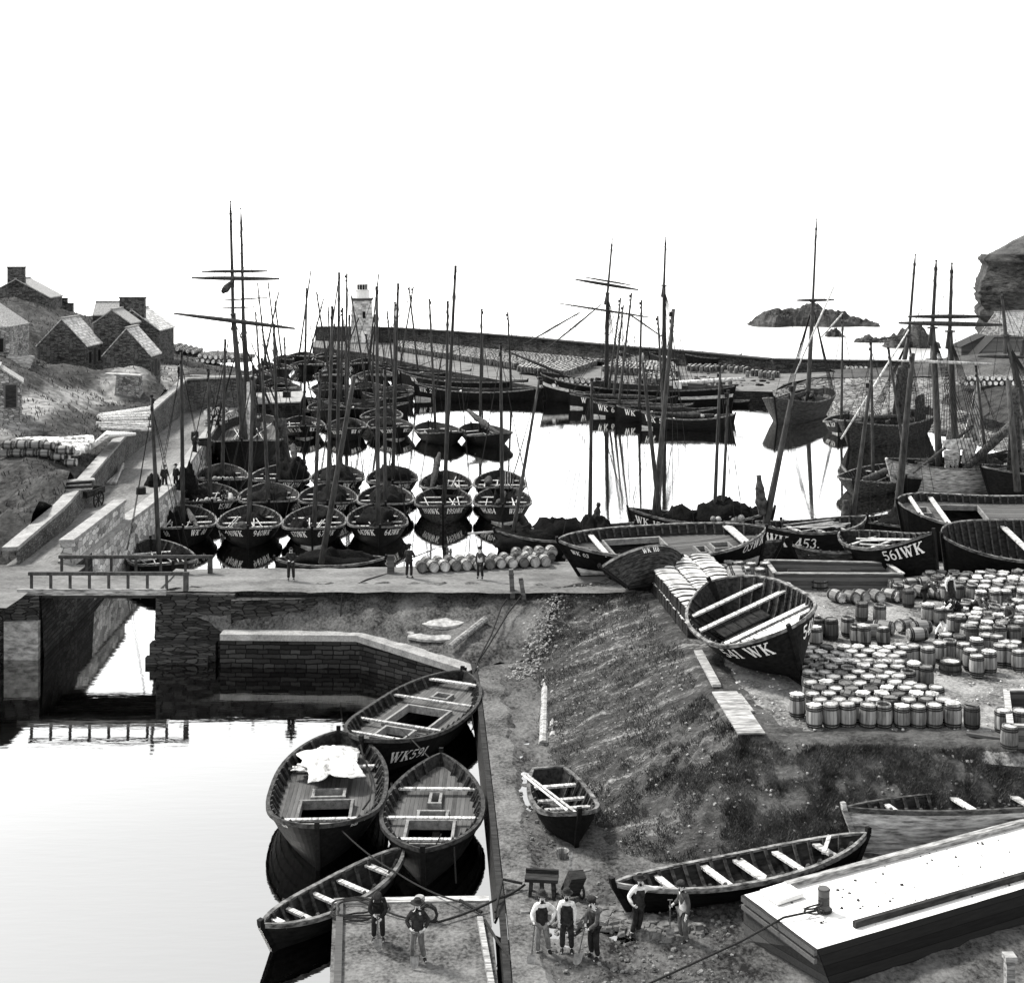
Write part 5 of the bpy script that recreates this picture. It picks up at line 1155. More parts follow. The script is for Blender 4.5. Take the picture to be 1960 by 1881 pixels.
# boats on the far quay
boat('fishing_boat','dark boat with nets hung to dry, hauled out on the far quay by the breakwater','fishing boat',PY(1366,707,198)+Vector((0,0,.3)),192,9,3.4,fb=1.3,sb=.8,ss=.6,dr=.7,lod=1,thwarts=(-.5,0,.5),roll=8)
boat('fishing_boat','grey boat with a white cover hauled out on the far quay behind the mainmast','fishing boat',PY(1292,704,205)+Vector((0,0,.4)),5,8.5,4,fb=1.5,sb=.6,ss=.6,dr=.8,lod=1,hull='hullgrey',roll=9,thwarts=(-.5,.5))
mound('canvas_cover','white canvas cover bunched in the grey boat on the far quay','cover',None,PY(1297,686,205),(2.4,1.2,.8),'canvas',seed=4)
boat('fishing_boat','pale boat standing end on upon the far quay between the foremast spars','fishing boat',PY(1208,706,203)+Vector((0,0,.4)),-60,6,3,fb=1.4,sb=.7,ss=.6,dr=.8,lod=1,hull='hullpale')
boat('fishing_boat','dark boat tilted among the barrels left of the foremast on the far quay','fishing boat',PY(1162,708,205)+Vector((0,0,.3)),190,8,3.2,fb=1.1,sb=.7,ss=.6,dr=.6,lod=1)
# ------------------------------------------------------------ barrels
BH,BR=.84,.305
def barrel_proto(name,mat,lid=True,h=BH,r=BR,loose=0):
    o=thing(name,'x','barrel')
    mb=MB(); pr=[(r*.83,0),(r*.9,h*.12),(r*.97,h*.3),(r,h*.5),(r*.97,h*.7),(r*.9,h*.88),(r*.84,h),(r*.77,h),(r*.77,h-.06)]
    mb.lathe(pr,18,cap=False); mb.add([(r*.83*math.cos(2*PI*k/18),r*.83*math.sin(2*PI*k/18),0.0) for k in range(18)],[tuple(range(18))[::-1]])
    mb.build('body',M[mat],o,smooth=True)
    mb=MB(); z=h-.035
    if lid: mb.lathe([(r*.785,z-.02),(r*.785,z)],18)
    else: mb.lathe([(r*.77,h-.32),(r*.77,h-.3)],18)
    if loose:
        an=R.uniform(0,3)
        for k in range(loose+1):
            oy=-.19+.125*k; l_=2*math.sqrt(max(.01,(r*.84)**2-oy*oy)); a_=an+R.uniform(-.06,.06); mb.box((-oy*math.sin(an)+R.uniform(-.03,.03),oy*math.cos(an),h+.012+.004*k),(l_,.115,.018),(0,R.uniform(-.03,.03),a_),mi=1)
    mb.build('lid',[M['lid' if lid and mat=='stave' else 'liddark'],M['liddark' if mat!='stave' else 'board']],o)
    if mat=='stavedark' or True:
        mb=MB(); mb.lathe([(r*.83*.99,.03),(r*.89,.11)],18,cap=False); pass
    for z0,z1 in ((.05,.2),(.66,.78)):
        mb=MB()
        for za in (z0,(z0+z1)/2+.01):
            zb_=za+(z1-z0)*.42
            rad=lambda z:(np.interp(z,[0,.12*h,.3*h,.5*h,.7*h,.88*h,h],[r*.83,r*.9,r*.97,r,r*.97,r*.9,r*.84]))+.011
            mb.lathe([(rad(za),za),(rad((za+zb_)/2)+.006,(za+zb_)/2),(rad(zb_),zb_)],18,cap=False)
        mb.build('hoop',M['hoop'],o,smooth=True)
    return o
BP={'lid':barrel_proto('barrel','stave'),'planks':barrel_proto('barrel','stave',loose=3),'dark':barrel_proto('barrel','stavedark'),'open':barrel_proto('barrel','stave',lid=False),'loose1':barrel_proto('barrel','stavedark',loose=2)}
USED={k:False for k in BP}
NB=0
def barrel(kind,loc,label,group,rot=(0,0,0),s=1.0):
    global NB
    NB+=1
    if not USED[kind]: o=BP[kind]; USED[kind]=True
    else: o=copy_tree(BP[kind])
    o.location=loc; o.rotation_euler=(rot[0]+R.uniform(-.035,.035),rot[1]+R.uniform(-.035,.035),rot[2]); s*=R.uniform(.95,1.03); o.scale=(s,s,s*R.uniform(.97,1.04))
    return tag(o,label,'barrel',group)
def lying(kind,loc,yaw,label,group,roll=0):
    # barrel on its bilge; loc is the ground point below the belly, axis along yaw
    d=Vector((math.cos(yaw),math.sin(yaw),0)); m=Euler((0,PI/2,yaw),'XYZ')
    p=Vector(loc)+Vector((0,0,BR))-d*BH/2
    o=barrel(kind,p,label,group); q=(Euler((0,0,yaw)).to_matrix()@Euler((0,PI/2,0)).to_matrix()@Euler((0,0,roll)).to_matrix()).to_euler(); o.rotation_euler=q
    return o
def kindpick(w=(('lid',.42),('planks',.22),('loose1',.16),('dark',.12),('open',.08))):
    x=R.random()
    for k,p in w:
        x-=p
        if x<0: return k
    return 'lid'
LABK={'lid':'pale closed head','planks':'loose boards on its head','loose1':'loose boards on a dark head','dark':'dark weathered staves','open':'open top'}
GB='upright barrels packed in the block beside the heeled boat'
ORD='leftmost second third fourth fifth sixth seventh eighth ninth tenth eleventh twelfth'.split()
T0=3.4
RT=[16.35,16.1,15.9,15.8,15.5,15.3,15.2,15.2,15.3,15.5,15.8,16.2]
for i in range(12):
    Y=46.45+.61*i; x=lerp(10.75,11.9,i/11)+(.3 if i%2 else 0); j=0
    while x<RT[i]:
        k=kindpick()
        if i==0: lab='barrel '+('leftmost' if j==0 else ORD[j]+' from left')+' in front row of the block, '+LABK[k]
        else: lab='barrel with '+LABK[k]+', packed behind the front row of the block'
        barrel(k,(x+R.uniform(-.04,.04),Y+R.uniform(-.05,.05),T0-.03),lab,GB,(0,0,R.uniform(0,6))); x+=.605+R.uniform(0,.05); j+=1
def zg_(u,v,z=T0): return P(u,v,z)
def zz(x,y): return (1293+x*.34034,891.7+y*.34034)
for n_,(x,y,k,lab) in enumerate([(685,1410,'planks','lone barrel with boards on its head under the stem of the heeled boat'),(750,1245,'open','open topped barrel tight against the stem of the heeled boat'),(722,1190,'open','half hidden open barrel behind the stem of the heeled boat'),
 (1845,1500,'lid','left barrel of the pair by the wooden bin at the right border'),(1935,1500,'lid','right barrel of the pair by the wooden bin at the right border'),(1876,1588,'lid','single barrel standing at the very edge of the bank, lower right')]):
    barrel(k,zg_(*zz(x,y)),lab,'single barrels around the yard',(0,0,R.uniform(0,6)))
G2='loosely grouped upright barrels right of the packed block'
for (x,y,k) in [(1335,1120,'lid'),(1418,1135,'lid'),(1480,1100,'lid'),(1262,1105,'lid'),(1542,1095,'open'),(1618,1110,'lid'),(1660,1145,'lid'),(1694,1180,'lid'),(1764,1160,'planks'),(1824,1120,'lid'),(1885,1125,'lid'),(1930,1148,'lid'),(1850,1085,'lid'),(1910,1090,'lid'),(1690,1090,'planks'),(1745,1060,'lid'),(1800,1070,'lid'),(1600,1060,'dark'),(1520,1050,'lid'),(1410,1240,'dark'),(1340,1225,'planks'),(1255,1215,'lid'),(1165,1210,'lid'),(1078,1205,'lid'),(970,1200,'planks'),(880,1195,'lid')]:
    barrel(k,zg_(*zz(x,y)),'barrel with '+LABK[k]+', in the loose group right of the packed block',G2,(0,0,R.uniform(0,6)))
G3='scattered barrels where the coopers work'
for (x,y,k) in [(1046,868,'dark'),(1146,880,'open'),(1310,790,'dark'),(1255,760,'open'),(1418,880,'planks'),(1490,900,'lid'),(1560,945,'lid'),(1665,930,'lid'),(1758,930,'lid'),(1835,985,'lid'),(1820,945,'planks'),(808,960,'open'),(878,970,'dark'),(968,955,'open'),(1020,1000,'open'),(790,1010,'planks'),(1560,870,'planks'),(1640,860,'open'),(1780,860,'open'),(1925,860,'planks'),(1930,960,'open'),(1700,870,'planks'),(1640,1000,'lid'),(1060,1010,'planks'),(1170,1010,'lid')]:
    barrel(k,zg_(*zz(x,y)),'upright barrel with '+LABK[k]+', standing where the coopers work',G3,(0,0,R.uniform(0,6)))
for (x,y,a) in [(1170,945,-.5),(1290,930,-2.6),(1380,945,.2),(1360,985,0.1),(1110,965,.1)]: lying('lid',zg_(*zz(x,y)),a,'barrel lying on its side among the upright ones where the coopers work',G3)
G4='barrels lying in a heap behind the coopers'
for i,(x,y,a,z) in enumerate([(905,765,-1.1,0),(985,770,-1.0,0),(1045,765,-1.1,0),(1130,765,-1.2,0),(1210,760,-.9,0),(1300,740,-1.1,0),(1375,740,-1.0,0),(1245,700,.1,0),(1320,700,.15,0),(1345,640,-1.9,0),(1420,635,.05,0),(1400,690,.1,0),(1470,700,.1,.2),(1500,680,-.9,0),(1560,700,-1.0,.1),(1590,720,-.8,0),(1440,660,.1,.1),(1680,745,.02,0),(1780,690,.05,0),(1450,745,-1.0,0)]):
    lying('lid' if i%4 else 'planks',zg_(*zz(x,y),T0+z)if True else 0,a,'barrel lying on its bilge in the heap behind the coopers','%s'%G4)
G5='upright barrels closely set below the big hulls at the right'
for i in range(7):
    for j in range(8):
        X=20.9+.62*j+.3*(i%2)+R.uniform(-.06,.06); Y=61.6+.62*i+R.uniform(-.06,.06)
        if i<2 and j<2: continue
        k=kindpick(); barrel(k,(X,Y,T0),'barrel with '+LABK[k]+', in the block below the big beached hulls',G5,(0,0,R.uniform(0,6)))
G6='upright barrels in rows at the right border behind the coopers'
for i in range(6):
    for j in range(6):
        X=19.6+.66*j+.3*(i%2)+R.uniform(-.08,.08); Y=55.9+.68*i+R.uniform(-.08,.08)
        k=kindpick((('lid',.45),('planks',.3),('open',.1),('loose1',.1),('dark',.05))); barrel(k,(X,Y,T0),'barrel with '+LABK[k]+', in rows by the right border',G6,(0,0,R.uniform(0,6)))
G7='barrels stacked at the head of the stave bundle stack'
for (u,v,k,z) in [(1388,1118,'lid',0),(1412,1117,'lid',0),(1368,1112,'open',0),(1400,1106,'lid',0),(1424,1107,'lid',0),(1380,1104,'planks',0),(1440,1118,'lid',0),(1452,1108,'lid',0)]:
    barrel(k,P(u+14,v,T0+z),'barrel with '+LABK[k]+', clustered at the left end of the trough',G7,(0,0,R.uniform(0,6)))
for c in range(3):
    for l in range(3): lying('dark' if l<2 else 'lid',Vector((10.7+.05*c,61.6+.66*c,T0+.55*l)),0.05,'barrel on its side in the three high pile behind the stave bundles',G7)
G8='barrels lying in a double row along the embankment road'
for i in range(12):
    for j in range(2):
        p=P(806+21.5*i+(9 if j else 0),1097-1.1*i,3.28)+Vector((0,.2+.95*j,0.0))
        lying('lid' if (i+j)%3 else 'dark',p,-PI/2+.28+R.uniform(-.08,.08),('front' if j==0 else 'back')+' row barrel lying on the embankment road, '+('leftmost' if i==0 else ORD[i]+' from the left'),G8,roll=R.uniform(0,6))
for i in range(4): lying('lid',P(990+22*i,1078-1.5*i,3.28)+Vector((0,1.1,0)),-PI/2+.3,'barrel lying in the short third row at the right end of the embankment row',G8,roll=R.uniform(0,6))
# tub halves
def tub(loc,label):
    o=thing('half_barrel',label,'tub',loc)
    mb=MB(); mb.lathe([(.44,0),(.42,.2),(.40,.46),(.36,.46),(.36,.40)],18,cap=False); mb.build('body',M['stavedark'],o,smooth=True)
    mb=MB(); mb.lathe([(.37,.38),(.37,.41)],18); mb.build('lid',M['lid'],o)
    for z in (.08,.34):
        mb=MB(); mb.lathe([(.45,z),(.455,z+.04),(.445,z+.08)],18,cap=False); mb.build('hoop',M['hoop'],o,smooth=True)
tub(P(1568,1126,T0),'half barrel tub with pale head standing before the wooden trough'); tub(zg_(*zz(1545,1155)),'half barrel tub with pale head in front of the loose barrels')
# ---- stave bundles
def bundle_proto():
    mb=MB(); n=6; h=.62; w=1.16; d=.25; rows=[]
    for i in range(n+1):
        y=-d/2+d*i/n; rows.append([(-w/2,y,0),(-w/2,y,h*.9),(-w/2+.05,y,h*(.93+.07*math.sin(PI*i/n))),(-.3,y,h*(1.0+.07*math.sin(PI*i/n))),(0,y,h*(1.02+.07*math.sin(PI*i/n))),(.3,y,h*(1+.07*math.sin(PI*i/n))),(w/2-.05,y,h*(.93+.07*math.sin(PI*i/n))),(w/2,y,h*.9),(w/2,y,0)])
    mb.grid(rows); mb.add(rows[0],[tuple(range(9))]); mb.add(rows[-1],[tuple(range(9))[::-1]])
    mb.m=[1 if k%8 in (0,7) else 0 for k in range(8*n)]+[1,1]; return mb.build('stave_bundle',[M['bundle'],M['hoop']])  # ends and gap faces darker than the top: shade put into the colour
SB=None
def sbundle(loc,rot,label,group,s=(1,1,1)):
    global SB
    if SB is None: SB=bundle_proto(); o=SB
    else: o=SB.copy(); C.objects.link(o)
    o.location=loc; o.rotation_euler=rot; o.scale=s; tag(o,label,'stave bundle',group)
a0=P(1229,1112,3.4); a1=P(1316,1222,3.4); ax=(a1-a0); ln_=ax.length; ax.normalize(); sx=Vector((-ax.y,ax.x,0)); yaw=math.atan2(sx.y,sx.x)
nrow=int(ln_/.33)
for l in range(2):
    for i in range(nrow+1):
        for c in range(3):
            if l==0 and c: continue
            p=a0+ax*(i*.33)+sx*(.6+1.2*c)+Vector((0,0,.64*l+R.uniform(-.02,.03)))
            sbundle(p,(R.uniform(-.05,.05),R.uniform(-.04,.04),yaw+R.uniform(-.05,.05)),('bottom' if l==0 else 'top')+' layer stave bundle in the long stack on the bank, '+('bank edge' if c==0 else 'middle' if c==1 else 'innermost')+' column','stave bundles in the long stack on the bank',(1,1,R.uniform(.96,1.06)))
for c,(u,v) in enumerate(((1452,1150),(1492,1150))):
    b_=P(u,v,T0)
    for i in range(5):
        sbundle(b_+Vector((.25*c,1.0-.33*i,0)),(0,0,.03),'stave bundle behind the heeled boat, '+('left' if c==0 else 'right')+' column of the short double pile','stave bundles in the short double pile',(.92,1,1.0))
# ---- barrel stack on the ledge at left
G9='barrels in the long low stack on the grassy ledge at the left'
e0=PY(4,900,91.5); e1=PY(140,906,92)
lab='barrel in the front rows of the stack on the left ledge'
cnt=0
mbs=MB()
dx=Vector((.97,.06,0)); dy=Vector((.05,.66,0))
base=PY(8,902,92.5); base.z=zhill(base.x,base.y)+.1
ST=[]
for r_ in range(24):
    for c in range(9):
        for l in range(2):
            p=base+Vector((.95*c+.42*r_*.55+.3*l,.62*r_,0)); p.z=zhill(p.x,p.y)+.45+.56*l
            if p.x> xw(p.y)-1.2: continue
            ST.append((r_,l,p))
for (r_,l,p) in ST:
    if r_<2: lying('lid',p-Vector((0,0,BR)),R.uniform(-.08,.08),lab+(', upper layer' if l else ', lower layer'),G9)
    elif l==1:
        n=8; vs=[]
        for xx,rr in ((-.41,.25),(-.2,.295),(0,.31),(.2,.295),(.41,.25)):
            for k in range(n):
                a=2*PI*k/n; vs.append((p.x+xx,p.y+rr*math.cos(a),p.z+rr*math.sin(a)+R.uniform(-.01,.01)))
        fs=[(i*n+k,i*n+(k+1)%n,(i+1)*n+(k+1)%n,(i+1)*n+k) for i in range(4) for k in range(n)]+[tuple(range(n)),tuple(range(4*n,5*n))]
        mbs.add(vs,fs)
tag(mbs.build('barrel_stack',M['casklid'],smooth=False),'massed pale barrels filling the back of the stack on the left ledge','barrels',kind='stuff')
# ---- massed casks on the far quay
mbs=MB()
def cask(mb,p,h=.85,r=.3,n=8):
    mb.lathe([(r*.84,0),(r,h*.5),(r*.84,h)],n,(p[0],p[1],p[2]),0,cap=False); mb.add([(p[0]+r*.8*math.cos(2*PI*k/n),p[1]+r*.8*math.sin(2*PI*k/n),p[2]+h-.02) for k in range(n)],[tuple(range(n))],1)
q=random.Random(3)
for (A,B_,C_,D_,dens) in [((756,672),(985,706),(1160,698),(760,660),1),((990,712),(1085,722),(1145,700),(1000,700),1),((1150,712),(1300,722),(1290,703),(1180,696),1),((1215,736),(1300,738),(1290,724),(1225,722),.8),((1310,712),(1430,716),(1440,710),(1320,705),.6),((1345,738),(1400,741),(1405,735),(1350,732),.35),((1425,722),(1490,728),(1495,722),(1430,717),.5)]:
    a,b_,c_,d_=[P(u,v,1.9) for u,v in (A,B_,C_,D_)]
    nu=int((b_-a).length/.68); nv=int(max((d_-a).length,(c_-b_).length)/.72)
    for i in range(nu):
        for j in range(nv):
            if q.random()>dens*.95: continue
            p=a.lerp(b_,(i+.5)/nu).lerp(d_.lerp(c_,(i+.5)/nu),(j+.5)/nv); cask(mbs,(p.x+q.uniform(-.1,.1),p.y+q.uniform(-.1,.1),1.93))
tag(mbs.build('massed_barrels',[M['cask'],M['casklid']]),'hundreds of pale headed barrels massed upright on the far quay before the breakwater','barrels',kind='stuff')
mbs=MB()
def lcask(mb,p,yaw,mi=0,n=10):
    d=Vector((math.cos(yaw),math.sin(yaw),0)); s=Vector((-d.y,d.x,0)); vs=[]
    for xx,rr in ((-.42,.25),(0,.31),(.42,.25)):
        for k in range(n): a=2*PI*k/n; vs.append(Vector(p)+d*xx+s*(rr*math.cos(a))+Vector((0,0,.31+rr*math.sin(a))))
    mb.add(vs,[(i*n+k,i*n+(k+1)%n,(i+1)*n+(k+1)%n,(i+1)*n+k) for i in range(2) for k in range(n)],0); mb.add(vs[:n],[tuple(range(n))],1); mb.add(vs[2*n:],[tuple(range(n))],1)
for (u0,u1,v,z,rowsn,lay) in [(1503,1535,708,2.4,1,1),(1535,1580,708,2.5,1,1),(1620,1664,708,2.7,1,1),(1780,1870,694,3.4,2,1),(1846,1960,738,4.8,2,2),(1060,1140,742,1.95,3,2),(1505,1560,702,2.5,1,1)]:
    a=P(u0,v,z);b_=P(u1,v,z); n=int((b_-a).length/.64)
    for r_ in range(rowsn):
        for l in range(lay):
            for i in range(n): p=a.lerp(b_,(i+.5*(l%2))/n); lcask(mbs,(p.x,p.y+.9*r_,z+.54*l),-PI/2+.1)
for (u0,u1,v,Y,z,rowsn,lay) in [(378,460,704,166,5.3,12,2),(330,380,684,178,5.2,6,1),(395,440,828,133,2.3,3,3)]:
    a=PY(u0,v,Y);b_=PY(u1,v,Y); n=int((b_-a).length/.64)
    for r_ in range(rowsn):
        for l in range(lay):
            for i in range(n): p=a.lerp(b_,(i+.5*(l%2))/n); zb=(zhill(p.x,p.y+.9*r_)+.25) if v<800 else zq(Y); lcask(mbs,(p.x,p.y+.9*r_,zb+.54*l),-PI/2+.1)
tag(mbs.build('stacked_barrels',[M['cask'],M['casklid']]),'distant barrels lying in stacks along the quays','barrels',kind='stuff')
# ------------------------------------------------------------ cottages and sheds
def house(name,label,loc,yaw,w,l,he,hr,stone='cottage',roof='slate',openings=(),chim=(),cat='cottage',hip=0,over=.15):
    """gable of width w faces local -y, house runs back l; eaves he, ridge hr"""
    o=thing(name,label,cat,loc,(0,0,yaw))
    mb=MB(); w2=w/2
    g0=[(-w2,0,-1.5),(w2,0,-1.5),(w2,0,he),(0,0,hr),(-w2,0,he)]; g1=[(x,l,z) for x,_,z in g0]
    mb.add(g0+g1,[(0,1,2,3,4),(9,8,7,6,5) if not hip else (9,7,6,5),(1,6,7,2),(5,0,4,9)]); mb.build('wall',M[stone],o,uv=True)
    mb=MB(); sl=(hr-he)/w2
    for s in (1,-1):
        e=w2+over; a=[(0,-.05,hr+.04),(s*e,-.05,he-over*sl+.04),(s*e,l+.05,he-over*sl+.04),(0,l+.05-hip,hr+.04)]
        mb.add(a+[(x,y,z+.14) for x,y,z in a],[(0,1,2,3),(4,5,6,7),(0,1,5,4),(1,2,6,5),(2,3,7,6),(3,0,4,7)])
    if hip: e=w2+over; mb.add([(-e,l+.05,he-over*sl+.18),(e,l+.05,he-over*sl+.18),(0,l+.05-hip,hr+.18)],[(0,1,2)])
    rf=mb.build('roof',M[roof],o,uv=True)
    mb=MB(); mb.beam((0,-.1,hr+.2),(0,l+.1-hip,hr+.2),.3,.14); mb.build('ridge',M['coping'],rf)
    for (y,cw_,ch) in chim:
        mb=MB(); mb.box((0,y,hr+ch/2-.5),(cw_,.8,ch+1.0)); mb.box((0,y,hr+ch+.08),(cw_+.16,.96,.18)); mb.build('chimney',M[stone],rf,uv=True)
    for (side_,p,z,ww,hh,kind) in openings:
        mb=MB(); mf=MB()
        if side_=='g': c=(p,-.01,z+hh/2); sz=(ww,.1,hh); fs=(ww+.2,.06,hh+.2)
        else: s=1 if side_=='r' else -1; c=(s*w2,p,z+hh/2); sz=(.1,ww,hh); fs=(.06,ww+.2,hh+.2)
        mb.box(c,sz); d=mb.build(kind,M['glass' if kind=='window' else 'timberd'],o); mf.box(c,fs); mf.build('frame',M['cottagel'],d)
    return o
GC='stone cottages on the left hillside'
def hloc(u,v,Y): return PY(u,v,Y)
c=hloc(118,702,145); house('cottage','stone cottage with blank gable and pale flag roof, middle of the hillside row',(c.x,c.y,c.z),-.02,5.5,5.4,2.3,5.2,openings=[('r',1.2,.3,.8,1.3,'window'),('r',2.7,0,.9,1.9,'door'),('r',4.2,.3,.8,1.3,'window')])
c=hloc(242,724,139); house('cottage','stone cottage with blank gable nearest the quay road',(c.x,c.y,c.z),.0,5.0,4.2,2.4,5.2,openings=[('r',.9,.5,.6,1.2,'window'),('r',2.2,0,.8,1.9,'door'),('r',3.3,.5,.6,1.2,'window')])
c=hloc(252,690,158); house('cottage','tall dark gabled house with broad double chimney behind the cottage nearest the quay road',(c.x,c.y,c.z),0,6.6,7,3.6,6.0,chim=[(.45,3.0,1.5)])
c=hloc(214,690,150); house('cottage','low stone outhouse squeezed between the two blank gabled cottages',(c.x,c.y,c.z),0,4.2,4,4.2,5.7,roof='thatch',cat='outhouse')
c=hloc(53,686,131); house('cottage','limed cottage with a door and window at the left border',(c.x-9.9,c.y,c.z),-PI/2+.06,5.6,9.0,3.3,6.0,stone='cottagel',roof='thatch',hip=3.0,openings=[('r',6.2,.15,.95,2.0,'door'),('r',7.9,.85,.6,1.3,'window')])
c=hloc(30,565,172); house('cottage','gabled cottage with stone chimney on the crest at upper left',(c.x,c.y,c.z-1.4),.1,8.6,7,1.0,3.4,stone='cottage',roof='thatch',chim=[(.4,2.2,1.6)])
c=hloc(184,622,176); house('cottage','low thatched cottage sunk behind the crest of the hill',(c.x,c.y,c.z),-PI/2+.1,4,5,1.4,3.0,roof='thatch',stone='cottage')
c=hloc(12,776,104); house('shed','small stone shed with a dark doorway by the track at the left border',(c.x-.6,c.y,c.z-.2),.35,3.4,3.5,1.9,3.1,stone='cottagel',roof='thatch',openings=[('g',.9,0,.8,1.8,'door')],cat='shed')
o=thing('chimney_stack','lone chimney stack poking above the hill crest','chimney',hloc(127,592,185)); mb=MB(); mb.box((-.4,0,.5),(1.0,.8,2.0)); mb.box((.5,0,.2),(.9,.8,1.4)); mb.build('stack',M['cottage'],o,uv=True); mb=MB(); mb.box((-.4,0,1.56),(1.15,.95,.14)); mb.build('cap',M['timberd'],o)
sp=hloc(26,715,126); o=thing('stone_steps','stone steps below the limed cottage at the left border','steps',sp); 
for i in range(6):
    mb=MB(); mb.box((0,.35*i,.28*i),(2.6,.5,.26)); mb.build('step',M['slab'],o)
o=thing('stone_ruin','broken stub of rubble wall on the slope below the cottages','wall',hloc(247,752,132)); mb=MB(); mb.box((0,0,.6),(2.6,1.4,2.4),None,0,.85); mb.build('wall_face',M['cottagel'],o,uv=True); mb=MB(); mb.box((-.5,-.1,1.85),(3.6,1.2,.16),(0,.05,0)); mb.build('capstone',M['slab'],o)
# right hand store
c=hloc(1890,668,206); house('store_house','pale stone store with steep gable under the cliff at the right',(c.x+1.2,c.y,c.z-.8),-PI/2+.62,6.0,14,2.6,6.4,stone='cottagel',roof='slate',cat='store')
c=hloc(1840,686,200); o=thing('shed','dark weatherboarded lean-to shed at the seaward side of the pale store','shed',(c.x,c.y,c.z)); mb=MB(); mb.prism([(0,0,1.8),(3.6,0,3.6),(3.6,4,3.6),(0,4,1.8)],-1,0) if False else mb.add([(0,0,-1),(3.6,0,-1),(3.6,4,-1),(0,4,-1),(0,0,1.8),(3.6,0,3.5),(3.6,4,3.5),(0,4,1.8)],[(0,1,5,4),(1,2,6,5),(2,3,7,6),(3,0,4,7)]); mb.build('wall',M['timber'],o); mb=MB(); mb.add([(-.2,-.2,1.75),(3.7,-.2,3.58),(3.7,4.2,3.58),(-.2,4.2,1.75)],[(0,1,2,3)]); r_=mb.build('roof',M['timberd'],o); r_.modifiers.new('t','SOLIDIFY').thickness=.1
c=hloc(1866,686,196); o=thing('shed','long dark boarded shed in front of the pale store','shed',(c.x,c.y,c.z)); mb=MB(); mb.add([(0,0,-2),(7.5,0,-2),(7.5,3,-2),(0,3,-2),(0,0,.2),(2.9,0,3.1),(7.5,0,3.1),(7.5,3,3.1),(2.9,3,3.1),(0,3,.2)],[(0,1,6,5,4),(1,2,7,6),(2,3,9,8,7),(3,0,4,9)]); mb.build('wall',M['timber'],o); mb=MB(); mb.add([(-.15,-.2,.1),(2.85,-.2,3.2),(7.7,-.2,3.2),(7.7,3.2,3.2),(2.85,3.2,3.2),(-.15,3.2,.1)],[(0,1,4,5),(1,2,3,4)]); r_=mb.build('roof',M['timberd'],o); r_.modifiers.new('t','SOLIDIFY').thickness=.12
# ------------------------------------------------------------ logs and timber
GL_='logs stacked along the retaining wall'
def log(p,q,r,label,group=None,mat='timberl',r2=None,cat='log',name='log'):
    mb=MB(); p=Vector(p);q=Vector(q); n=5; mb.tube([p.lerp(q,i/n)+Vector((0,0,.03*fn(i*1.3,p.x,q.y))) for i in range(n+1)],[lerp(r,r2 or r*.8,i/n) for i in range(n+1)],9); return tag(mb.build(name,M[mat],smooth=False),label,cat,group)
for i in range(13):
    a=PY(190+5*(i%5)-3*i//5,812+1.8*i,116-.5*i); b_=PY(292-3.5*(i%4),779+3.6*i,122-.9*i)
    for q_ in (a,b_): q_.z=max(zhill(q_.x,q_.y)+.35,q_.z)
    log(a,b_,.17,'pale peeled log in the upper stack on the ledge beside the retaining wall',GL_,mat='logpale')
for i in range(11):
    a=PY(172+3.2*i,858-2.4*i,99); b_=PY(206+5.2*i,826+.5*i,106)
    for q_ in (a,b_): q_.z=max(zhill(q_.x,q_.y)+.35,q_.z)
    log(a,b_,.16,'pale peeled log in the lower stack next to the ledge barrels',GL_,mat='logpale')
for i in range(5):
    a=PY(205+4*i,925-4*i,97);a.z=zq(97)+.12; b_=PY(236,888-3*i,104); b_.z=zq(104)+.14+.1*i
    log(a,b_,.1,'thin spar in the small pile at the foot of the retaining wall','spars at the foot of the retaining wall')
log(PY(107,712,138)+Vector((0,0,.4)),PY(173,726,138)+Vector((0,0,.3)),.2,'pale squared beam lying before the middle cottage')
mbp=thing('plank_stack','small stack of planks bridging the gap in the retaining wall coping','planks',(xw(85.7)-.1,85.7,4.55),(0,0,.2))
for i in range(5):
    mb=MB(); mb.box((.1*math.sin(i*2),.08*i,.12*i),(2.4,.7,.08),(0,0,.05*i)); mb.build('plank',M['timberd' if i%2 else 'timberl'],mbp)
log(P(1045,1282,1.0)+Vector((0,0,.12)),P(1040,1430,.85)+Vector((0,0,.12)),.15,'longer of two pale logs lying at the foot of the grass bank',r2=.19); log(P(1060,1308,1.0)+Vector((0,0,.12)),P(1058,1418,.85)+Vector((0,0,.12)),.13,'shorter of two pale logs lying at the foot of the grass bank',r2=.16)
log(P(862,1242,1.6)+Vector((0,0,.1)),P(929,1190,2.2)+Vector((0,0,.12)),.16,'pale log slanting up the earth slope beside the stone slabs',r2=.18)
for (u,v,z,s,lab) in [(848,1200,1.9,(2.2,1.3,.5),'upper pale stone slab on the earth slope above the basin wall'),(835,1222,1.6,(3.0,1.5,.35),'wide lower stone slab on the earth slope above the basin wall'),(800,1216,1.6,(1.2,.9,.4),'small stone block left of the large slabs'),(778,1190,1.9,(.6,.5,.4),'small pale boulder on the earth slope left of the slabs'),(758,1186,2.0,(.5,.35,.35),'pointed pale stone by the chain on the earth slope')]:
    mb=MB(); mb.ball((0,0,0),.5,9,5,sc=s); 
    mb.v=[(x+.08*fn(x*2,y*2,z),y+.08*fn(x*2,y,3),max(min(z,s[2]*.33),-s[2]*.4)+.05*fn(x*3,y*3)) for x,y,z in mb.v]
    o=mb.build('stone_slab',M['slab']); o.location=P(u,v,z)+Vector((0,0,s[2]*.3)); tag(o,lab,'stone')
